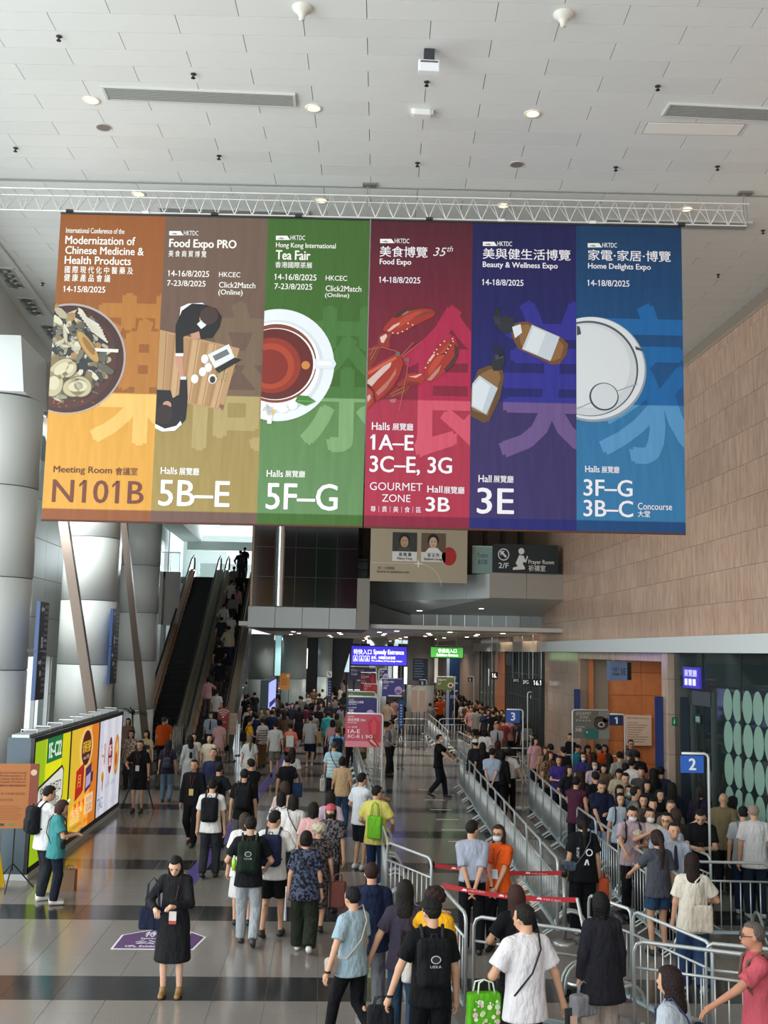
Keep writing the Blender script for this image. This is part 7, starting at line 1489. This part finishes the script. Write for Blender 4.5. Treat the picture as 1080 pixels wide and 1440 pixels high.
# --- queue between the rows, number three
P('man in white cap and dark jacket among the group before the number three sign', 669, 1040, 1.66, 20, top=('long', '#23242a'), bot=('pants', '#1b1c22'), cap='#d5d2c9', brim=.3)
P('woman in white blouse with black strap before the number three sign', 682, 1025, 1.62, -10, g='f', top=('loose', '#d8d8d6'), bot=('pants', '#25262b'), hair='bob')
P('security guard with black tie and mask-free face behind the group at number three', 699, 1016, 1.74, 180, top=('shirtin', '#b2adb8'), bot=('pants', '#1a1c25'), tie=True, epaulette=True, face=True, armL='clasp', armR='clasp')
P('woman with long straight black hair in black before the number three sign', 679, 1044, 1.62, 5, g='f', top=('tee', '#15161a'), bot=('pants', '#16171b'), hair='long', hairlen=.55)
P('reddish-brown haired woman in dark top beside the guard with the tie', 700, 1041, 1.60, -20, g='f', top=('tee', '#2a272c'), bot=('pants', '#1d1e22'), hair='bob', haircol='#3d2019')
P('man in pale blue uniform shirt with hands behind him at number three', 692, 1052, 1.72, -20, top=('shirtin', '#98a5b8'), bot=('pants', '#121318'), armL='behind', armR='behind')
P('black-haired person bending beside the pale blue uniform shirt', 704, 1056, 1.58, -30, g='f', top=('long', '#17181c'), bot=('pants', '#17181c'), hair='bob', lean=.08)
P('woman in striped white blouse and black trousers with a bun at number three', 716, 1052, 1.64, -15, g='f', top=('shirtin', '#d6d2cb'), bot=('pants', '#0e0f12'), hair='bun', armR='far')
# --- front centre
w = P('woman in pale blue polo and black trousers striding left', 498, 1245, 1.60, 40, g='f', top=('polo', '#94abb5'), bot=('slim', '#0d0e12'), hair='short', haircol='#121114', st=.30, fat=.025, armL='far', armR='hold', watch='L', shoe='#22242c'); crossbody(w, 'cream handbag of the woman in pale blue polo', '#b6a79b', (-.20, .05, .90), -1, .13, .09)
P('person in navy hooded jacket with short reddish brown hair', 523, 1213, 1.66, 0, top=('hoodie', '#18213a'), bot=('pants', '#5a5c62'), haircol='#2c1712', st=.12, shoe='#c7c7c9')
P('woman with very long black hair in purple grey tee and blue jeans', 570, 1237, 1.64, -6, g='f', top=('tee', '#3a3443'), bot=('jeans', '#2e4459'), hair='long', hairlen=.56, st=.2, shoe='#1d2026', armL='far')
w = P('curly-haired person in yellow tee behind the black cap', 612, 1247, 1.64, -30, g='f', top=('tee', '#e0a21a'), bot=('pants', '#2b2c33'), hair='curly', haircol='#2a1813', armL='phonehi')
tote(w, 'white paper bag at the left of the yellow tee', '#d8d5cf', (-.33, .1, 1.08), .06, .2, .1, .06, name='paper_bag')
m_ = P('man in black cap, black tee and black trousers with a backpack', 607, 1263, 1.74, 3, top=('tee', '#0c0d10'), bot=('pants', '#0d0e14'), cap='#1b1a19', brim=.9, turn=30, st=.14, armL='far', watch='L', near=True); backpack(m_, 'black backpack with white side lettering on the man in the black cap', '#0e0f13', logo_='UEKA')
tote(m_, 'black carrier bag held by the man in the black cap', '#16171b', (-.44, .08, .76), .12, .1, .07, .08, name='carrier_bag')
m_ = P('man in white tee with a black strap swinging his arm, green carrier bag', 739, 1271, 1.76, 20, top=('loose', '#d9d6d8'), bot=('pants', '#0b0c0f'), hair='short', armL='elbow', armR='far', turn=25, watch='L', st=.15)
crossbody(m_, 'small black sling of the man in white tee', '#101114', (-.14, .12, .98), -1, .05, .04, '#101114')
t = tote(m_, 'bright green flower-printed carrier bag', '#58a51e', (-.30, .20, .95), .155, .17, .05, .10, -.2, name='carrier_bag', hcol='#d9e6cf')
P_ = Print(0, .002); r5 = random.Random(5)
for i in range(26): P_.disc(('#d9e8c0', '#b9d49a', '#d9b9b0')[i % 3], r5.uniform(-.11, .11), r5.uniform(-.11, .11)-.17, r5.uniform(.008, .028), None, 1+i % 3, 7)
for o in P_.build(t): o.name = 'flower_print'; o.location = (-.30, .145, .95); o.rotation_euler = (0, 0, -.2)
t = fthing(m_, 'mobile_phone', 'phone and paper leaflet in the swinging hand of the man in white', 'phone'); MB().box(.36, .43, -.08, -.07, .68, .82).build('phone_body', mat('#2a2c30', .3), t); MB().box(.40, .47, -.10, -.095, .60, .76).build('leaflet', mat('#c9a890', .7), t)
P('woman with long brown hair in black tee beyond the man in white tee', 727, 1246, 1.62, 10, g='f', top=('tee', '#111216'), bot=('pants', '#14151a'), hair='long', hairlen=.36, haircol='#3a221c', armL='elbow')
w = P('woman in a long dark grey cardigan with black hair and beige trousers', 846, 1256, 1.62, 12, g='f', top=('cardigan', '#23232a'), bot=('wide', '#a3968a'), hair='bob', haircol='#0c0b0d', fat=.04); tote(w, 'grey two-handled handbag of the woman in the dark cardigan', '#8c8d91', (-.24, -.05, .72), .15, .11, .07, .12, .3, name='handbag')
w = P('woman in black printed tee and cap with a ponytail, walking up between the rows', 820, 1146, 1.68, 0, g='f', top=('loose', '#111215'), bot=('wide', '#0f1014'), hair='pony', cap='#16161a', brim=.3, print_=True, armR='down', shoe='#c9c9c9', fat=.03); crossbody(w, 'grey blue pouch bag on the hip of the woman in printed tee', '#4a5a6b', (-.2, -.06, .98), -1, .09, .07)
tote(w, 'orange patterned carrier bag hanging right of the printed tee', '#b5512e', (.30, .02, .80), .08, .22, .06, .1, name='carrier_bag'); tote(w, 'cream printed carrier bag next to the orange one', '#b9a99a', (.38, .06, .74), .06, .17, .05, .1, name='carrier_bag')
w = P('woman with brown ponytail in grey striped tee and denim shorts', 925, 1168, 1.64, 12, g='f', top=('tee', '#4a4d55'), bot=('shorts', '#2a4260'), hair='pony', hairlen=.4, haircol='#2e1e1a', armL='rail', short=.62, fat=.02, shoe='#17181c')
w = P('long-haired woman in white tee and jeans carrying a cream tote', 973, 1199, 1.64, -8, g='f', top=('loose', '#ddd6c6'), bot=('wide', '#2c4262'), hair='long', hairlen=.5, haircol='#241714', armL='hold', armR='elbow', st=.18, shoe='#d6d6d2'); tote(w, 'cream canvas tote with a small navy oval print', '#cfc3b2', (.06, -.20, 1.12), .15, .17, .03, .34)
P('policeman in pale blue shirt and dark tie facing the camera by the right rail', 947, 1156, 1.72, 175, top=('shirtin', '#a9b2c2'), bot=('pants', '#12141d'), tie=True, epaulette=True, face=True, haircol='#1d1a18', sleeve='short')
w = P('man in black polo looking down at his phone beside the number two pole', 985, 1134, 1.72, 160, top=('polo', '#0d0e11'), bot=('pants', '#101116'), armL='phone', armR='phone', nod=1, face=True, fat=.03); phone(w, 'dark phone of the man in black polo', (0, .36, 1.17))
m_ = P('balding man in coral pink polo with glasses stepping in from the right edge', 1063, 1297, 1.70, 80, top=('polo', '#bd5560'), bot=('pants', '#2b2c33'), armL='point', armR='down', glasses=True, haircol='#5c5550', hair='buzz', skin='#b98468', face=True); backpack(m_, 'grey backpack with brown strap on the man in coral pink', '#3c4150', '#6a4a3c')
w = P('dark-haired woman in pale grey top at the bottom right, facing left', 946, 1360, 1.60, 50, g='f', top=('loose', '#a9b0b8'), bot=('pants', '#23242c'), hair='long', hairlen=.34, haircol='#231513'); crossbody(w, 'navy shoulder bag of the woman at the bottom right', '#232f52', (.1, -.16, 1.15), 1, .1, .12)
P('bald man in a white tee seen from behind by the frosted discs', 1060, 1132, 1.72, -5, top=('loose', '#d3cfcf'), bot=('jeans', '#232d3c'), hair='buzz', haircol='#9a8577', shoe='#c8c8c8')
m_ = P('person in pale grey tee with a sling left of the bald man in white', 1045, 1134, 1.66, -25, top=('tee', '#a2a5a8'), bot=('jeans', '#1c2c47'), haircol='#151414', shoe='#b9b9b9'); crossbody(m_, 'grey sling bag on the pale grey tee', '#6c7075', (.15, .1, 1.05), 1, .1, .07)
P('bald man in olive brown shirt by the frosted discs', 1017, 1115, 1.70, -30, top=('loose', '#6d6046'), bot=('pants', '#1b1b1e'), hair='bald', skin='#b08468')
P('woman with a black bob in light tee beside the olive brown shirt', 1029, 1120, 1.62, -60, g='f', top=('tee', '#b3b6ba'), bot=('pants', '#1e1f26'), hair='bob', haircol='#0c0c0e')
P('woman with dark ponytail in purple black jacket right of the stone pier', 984, 1106, 1.62, -40, g='f', top=('long', '#241f31'), bot=('pants', '#17161c'), hair='pony', haircol='#2a2320')
# --- dense queue on the right (head positions read from left to right, back to front)
Q = [
 (752, 1037, 1.60, 200, 'f', 'loose', '#c99aa0', 'long', {}, 'woman in pink blouse with long hair at the left end of the queue'),
 (766, 1050, 1.58, 190, 'f', 'tee', '#b08f6e', 'bob', dict(haircol='#5a3a28'), 'woman in tan top with light brown hair behind the pink blouse'),
 (772, 1056, 1.60, 210, 'f', 'loose', '#6f5138', 'long', dict(pattern=1, haircol='#3f2518'), 'woman in brown patterned top with wavy brown hair'),
 (775, 1046, 1.70, 20, 'm', 'tee', '#23252e', 'short', {}, 'dark-haired man in navy tee turned away near the left end of the queue'),
 (786, 1063, 1.60, 170, 'f', 'loose', '#3e2e78', 'bob', dict(face=True, haircol='#3a211a', armR='phone', armL='phone', fat=.03), 'woman in a violet tee leaning on the barrier with her phone'),
 (793, 1050, 1.66, 30, 'm', 'tee', '#26222a', 'short', {}, 'person in dark tee between the violet tee and the teal tee'),
 (814, 1046, 1.66, 150, 'm', 'tee', '#23768a', 'short', dict(nod=.6), 'person in teal tee looking down left of the taupe poster stand pole'),
 (820, 1058, 1.60, 175, 'f', 'tee', '#3b3478', 'long', dict(mask='#c9ccd2', face=True), 'masked woman in purple under the taupe poster'),
 (799, 1076, 1.62, 200, 'f', 'tee', '#1e1e26', 'long', dict(armR='bent'), 'woman in black with long hair left of the thin pole'),
 (810, 1092, 1.66, -30, 'm', 'vest', '#4a2335', 'short', dict(armL='rail'), 'man in a maroon vest leaning on the barrier'),
 (817, 1084, 1.62, 10, 'f', 'tee', '#28242a', 'long', dict(haircol='#2f1d18'), 'brown-haired woman directly behind the maroon vest'),
 (836, 1069, 1.60, 175, 'f', 'tee', '#b7a1ab', 'bob', dict(mask='#c6cad0', face=True), 'masked woman in pale pink in the middle of the queue'),
 (848, 1072, 1.60, 180, 'f', 'loose', '#6d5745', 'long', dict(nod=.7, face=True), 'woman in brown top looking down right of the masked pale pink woman'),
 (838, 1085, 1.68, 15, 'm', 'tee', '#16171b', 'short', {}, 'man in black seen from behind in front of the masked pale pink woman'),
 (845, 1095, 1.74, 178, 'm', 'polo', '#171d33', 'short', dict(face=True, nod=.6, armR='clasp', armL='phone', botc='#7f9ab5', haircol='#3b302a'), 'man in navy polo and pale jeans looking at his phone at the barrier'),
 (871, 1080, 1.62, 160, 'f', 'loose', '#b5a68d', 'bun', dict(nod=.5), 'person in a cream sleeveless top with raised elbow in mid queue'),
 (879, 1085, 1.68, 172, 'm', 'tee', '#9d917f', 'short', dict(face=True, nod=.5), 'man with black fringe looking down right of the cream top'),
 (872, 1057, 1.72, 5, 'm', 'tee', '#9a9a8f', 'buzz', {}, 'man in grey green tee seen from behind below the number one plate'),
 (887, 1040, 1.72, 178, 'm', 'tee', '#3a3c46', 'short', dict(face=True, glasses=True), 'man with glasses facing the camera right of the number one pole'),
 (884, 1055, 1.68, 0, 'm', 'tee', '#77706c', 'buzz', dict(haircol='#4a4340'), 'grey-haired man from behind beside the number one pole'),
 (896, 1056, 1.68, -10, 'm', 'tee', '#202228', 'short', {}, 'man in black tee right of the grey-haired man at number one'),
 (880, 1073, 1.55, 20, 'f', 'tee', '#c8494e', 'bob', {}, 'child in a red top with black hair in the middle of the queue'),
 (888, 1067, 1.66, -50, 'm', 'loose', '#cfcac3', 'short', {}, 'man in a white tee with raised arm in the back of the queue'),
 (871, 1104, 1.58, 175, 'f', 'tee', '#5f7f9e', 'bob', dict(mask='#d7d9dc'), 'masked woman in a blue denim top, mid queue'),
 (872, 1115, 1.60, 178, 'f', 'tee', '#a3afbb', 'bob', dict(face=True), 'smiling woman with a bob in light blue tee and backpack straps'),
 (884, 1104, 1.58, 170, 'f', 'tee', '#33363f', 'short', dict(mask='#a9c4c4', face=True), 'woman with a pale green mask behind the grey tee man'),
 (892, 1106, 1.70, -95, 'm', 'tee', '#7d7b78', 'short', dict(face=True), 'man in grey tee in profile facing right'),
 (905, 1117, 1.60, 165, 'f', 'tee', '#4b4238', 'bob', dict(face=True), 'short-haired woman in brown behind the grey tee man in profile'),
 (888, 1132, 1.70, 178, 'm', 'polo', '#b59fa6', 'short', dict(mask='#d3d6da', face=True, armR='rail', armL='phone', nod=.4, botc='#15161a'), 'masked man in dusty pink polo with backpack resting his arm on the barrier'),
 (913, 1136, 1.66, 178, 'f', 'loose', '#c9bfb4', 'short', dict(mask='#d6d8db', face=True, armR='phonehi', armL='phonehi'), 'masked person in cream tee holding a phone up with both hands'),
 (927, 1110, 1.58, 190, 'f', 'tee', '#131318', 'bob', dict(face=True), 'woman in black tee turning her head right, behind the phone holder'),
 (919, 1081, 1.66, 5, 'f', 'long', '#121216', 'long', dict(hairlen=.4), 'woman in black with very full black hair before the stone pier'),
 (929, 1078, 1.70, -15, 'm', 'tee', '#242a38', 'short', {}, 'man in dark blue grey tee beside the navy vertical plate'),
 (945, 1101, 1.64, -20, 'f', 'long', '#171b2c', 'long', dict(hairlen=.4), 'long-haired woman in navy black right of the stone pier foot'),
 (943, 1125, 1.66, 175, 'm', 'tee', '#6c6258', 'short', dict(haircol='#4d4742', face=True), 'grey-haired person in brown behind the man with glasses'),
 (938, 1142, 1.74, 150, 'm', 'tee', '#949fae', 'short', dict(glasses=True, face=True), 'man with glasses and spiky black hair beside the policeman'),
 (951, 1137, 1.60, 20, 'f', 'tee', '#413a3a', 'bob', dict(haircol='#3a2d28'), 'brown-haired person from behind between the glasses man and the black polo'),
 (909, 1097, 1.60, 180, 'f', 'tee', '#2a2a30', 'long', {}, 'long-haired woman in charcoal deep in the right queue'),
 (857, 1060, 1.62, 30, 'f', 'tee', '#3c3f4a', 'long', {}, 'woman in slate top behind the number one sign pole'),
 (902, 1078, 1.66, 160, 'm', 'tee', '#4e4a48', 'short', {}, 'man in dark grey behind the white tee with raised arm'),
 (826, 1048, 1.62, 185, 'f', 'polo', '#d8541a', 'bob', dict(cap='#1b1b1e'), 'staff person in orange at the left under the taupe poster'),
 (842, 1046, 1.66, 20, 'm', 'polo', '#d05018', 'short', {}, 'staff person in orange seen from behind under the taupe poster'),
 (851, 1047, 1.62, 150, 'f', 'polo', '#da5a20', 'long', {}, 'staff person in orange at the right under the taupe poster'),
 (803, 1031, 1.66, 120, 'm', 'tee', '#101114', 'short', {}, 'person in black standing alone against the polished stone wall'),
 (835, 1058, 1.62, 15, 'f', 'tee', '#35303b', 'bob', {}, 'woman in plum grey tee just below the staff in orange'),
 (918, 1122, 1.58, 170, 'm', 'tee', '#2b2523', 'short', {}, 'short man in dark brown behind the phone holder'),
]
for hx, hy, H, fc_, g, tk, tc, hr, ex, lab in Q:
    ex = dict(ex); bc = ex.pop('botc', '#1b1c22'); P(lab, hx, hy, H, fc_, 'people queuing on the right', g=g, top=(tk, tc), bot=('pants', bc), hair=hr, **ex)
    if 'dusty pink' in lab or 'backpack straps' in lab: backpack(FIG[-1], 'black backpack of the '+('masked man in dusty pink' if 'dusty' in lab else 'smiling woman in light blue'), '#17181c')

# ================================================================== FAR CROWD: a few figures, copied one by one
protos = []
def proto(**sp):
    J = skeleton(sp); h = .036; root = thing('person', None, None); M0 = fabric('#888888')
    parts = [('body', build_body(sp, J, h, skinm(SKIN))), ('top', build_top(sp, J, h, M0)), ({'skirt': 'skirt', 'shorts': 'shorts'}.get(sp['bot'][0], 'trousers'), build_bottom(sp, J, h, M0)), ('shoes', build_shoes(sp, J, h, black)), ('hair', build_hair(sp, J, h, hairm('#17130f')))]
    return sp, [(n, m_) for n, m_ in parts], root
PR = [proto(top=('tee', 0), bot=('pants', 0), st=.12), proto(top=('tee', 0), bot=('shorts', 0), st=-.15, armR='bent'), proto(g='f', top=('loose', 0), bot=('pants', 0), hair='long', st=.08), proto(g='f', top=('tee', 0), bot=('skirt', 0), hair='bob'),
      proto(top=('polo', 0), bot=('pants', 0), armR='phone', nod=.5), proto(g='f', top=('tee', 0), bot=('jeans', 0), hair='pony', armL='hold'), proto(top=('long', 0), bot=('pants', 0), armL='bent'), proto(g='f', top=('long', 0), bot=('slim', 0), hair='bun', armR='phonehi')]
for _, _, r_ in PR: bpy.data.objects.remove(r_)
COL = [('black', '#15161a'), ('charcoal', '#2c2d33'), ('navy', '#1c2440'), ('white', '#c9c8c4'), ('grey', '#7c7c7a'), ('beige', '#a3927c'), ('maroon', '#54212f'), ('blue', '#3a6ea0'), ('pink', '#b98c90'), ('olive', '#54583a'), ('brown', '#5d4636'), ('cream', '#b8ae98'), ('dusty red', '#8a3a36'), ('teal', '#2f7078'), ('lilac', '#8f86a8'), ('orange', '#c2521d')]
HN = {'short': 'short hair', 'long': 'long hair', 'bob': 'bobbed hair', 'pony': 'a ponytail', 'bun': 'a bun'}
used = set(); rc = random.Random(11)
KEEP = [(o.location[0], o.location[1], 1.15 if o.name.startswith('column') else .5) for o in C.objects if o.parent is None and o.name.split('.')[0] in ('column', 'sign_stand', 'poster_stand', 'totem', 'display_board', 'person')]
def extra(hx, hy, where, group, face, z0=0, loc=None, H=None, cols=None):
    for _ in range(60):
        sp, parts, _r = PR[rc.randrange(len(PR))]; cn, ch = (COL[rc.choice(cols)] if cols else COL[rc.randrange(15)])
        lab = 'person in %s %s with %s %s' % (cn, {'tee': 'tee', 'loose': 'loose blouse', 'polo': 'polo', 'long': 'long-sleeved top'}[sp['top'][0]]+(' and skirt' if sp['bot'][0] == 'skirt' else (' and shorts' if sp['bot'][0] == 'shorts' else '')), HN[sp.get('hair', 'short')], where)
        if lab not in used: break
    used.add(lab); H = H or rc.uniform(1.56, 1.76)
    if loc is None:
        loc, rz = place(hx, hy, H, face, z0); loc = np.array(loc)
        if loc[1] > 104: loc[:2] *= 104/loc[1]
        if loc[0] > 7.3 and loc[1] > 38: loc[:2] *= 7.3/loc[0]
        for q in range(40):
            if all(math.hypot(loc[0]-a, loc[1]-b) > r_ for a, b, r_ in KEEP) and not (-3.6 < loc[0] < -1.9 and 43.5 < loc[1] < 50.5): break
            loc[:2] *= .985
        KEEP.append((loc[0], loc[1], .42)); loc = tuple(loc)
    else: rz = math.radians(face)
    t = thing('person', lab, 'person', loc, rz, group, sc=H/1.715); bc = rc.choice(['#15161b', '#22242c', '#2b3850', '#3b3a38', '#55524c'])
    for n, me in parts:
        o = link(n, me, t)
        if n in ('top', 'trousers', 'skirt', 'shorts'): o.material_slots[0].link = 'OBJECT'; o.material_slots[0].material = fabric(ch if n == 'top' else bc)
zonesL = [(345, 363, 'by the first pale far column'), (378, 395, 'beside the far lightbox end'), (395, 420, 'under the orange yellow poster'), (420, 440, 'before the black stair enclosure'), (440, 460, 'left of the navy totem'), (460, 486, 'right of the navy totem')]
for y0, y1, n in ((953, 962, 4), (964, 976, 5), (978, 992, 5)):
    for a, b, wz in zonesL:
        for i in range(n if b-a > 20 else n-1):
            x = a+(b-a)*(i+.5)/n+rc.uniform(-2, 2); y = rc.uniform(y0, y1)
            extra(x, y, wz, 'distant crowd left of the sign posters', rc.choice([0, 10, -15, 30, 170, -170]), cols=[0, 0, 0, 1, 1, 2, 3, 3, 4, 5, 6, 8, 10, 13, 7])
for x, y, wz in ((350, 985, 'behind the striped shirt'), (362, 988, 'behind the striped shirt'), (392, 995, 'ahead of the grey shorts'), (400, 1000, 'ahead of the coral tee'), (430, 990, 'ahead of the grey tee man'), (448, 992, 'left of the turquoise jacket'), (455, 985, 'beyond the turquoise jacket'), (474, 1003, 'right of the turquoise jacket'), (480, 990, 'left of the green poster stand'), (468, 1012, 'below the turquoise jacket'), (440, 1000, 'beyond the grey tee man'), (383, 985, 'right of the brown shirt')):
    extra(x, y, wz, 'walkers beyond the coral tee', rc.uniform(-15, 15))
zonesR = [(594, 612, 'left of the olive far poster'), (612, 640, 'under the olive far poster'), (640, 662, 'right of the olive far poster'), (662, 690, 'below the number six plate'), (690, 716, 'before the far stone front')]
for y0, y1, n in ((949, 957, 5), (958, 968, 6), (968, 980, 5)):
    for k, (a, b, wz) in enumerate(zonesR):
        if y1 < 958 and k in (0, 4): continue
        for i in range(n):
            x = a+(b-a)*(i+.5)/n+rc.uniform(-2, 2); y = rc.uniform(y0, y1)+(3 if k == 4 else 0)
            if k == 0 and i % 2: continue
            extra(x, y, wz, 'distant crowd behind the right barriers', rc.choice([0, 20, -30, 160, 180, 90]), cols=[0, 0, 0, 1, 1, 10, 3, 4, 5, 12, 8, 2, 15])
for x, y, wz, c in ((716, 985, 'at the edge of the dark doors', [8, 3]), (728, 990, 'beside the dark doors', [1]), (708, 984, 'near the dark doors', [12]), (735, 1000, 'beyond the number three sign', [1, 2]), (741, 998, 'behind the thin edge-on sign', [4]), (566, 985, 'behind the beige display boards', [0]), (545, 985, 'under the violet poster', [9, 5]), (555, 982, 'under the violet poster', [8]), (605, 988, 'beside the number five pole', [4]), (600, 978, 'left of the number five pole', [15]), (598, 952, 'far behind the number five plate', [3]), (497, 990, 'behind the green poster stand', [5]), (478, 955, 'before the far stair enclosure', [3, 11]), (486, 958, 'before the far cyan panel', [4])):
    extra(x, y, wz, None, rc.uniform(-40, 40), cols=c)
# riders on the right escalator, each standing on a step
rides = [(43.6, .25, 3), (44.4, -.2, 8), (45.6, .1, 0), (46.9, -.05, 0), (47.8, .22, 11), (48.6, -.2, 1), (49.3, .2, 3), (50.1, -.22, 3), (50.7, .1, 4), (51.4, .2, 8), (52.1, -.1, 3), (52.9, .22, 0), (53.6, -.15, 4), (54.3, .15, 1), (55.0, .0, 2), (55.8, .15, 0)]
for i, (y, dx, c) in enumerate(rides):
    k = int((y-EY0-.02)/.4); z = min(.23*(k+1), EZ); yy = EY0+.02+.4*k+.2
    extra(0, 0, ('low on the right escalator', 'halfway up the right escalator', 'high on the right escalator', 'near the top of the right escalator')[min(i//4, 3)], 'riders on the right escalator', rc.uniform(-12, 12), loc=(-4.60+dx, yy, z), cols=[c])
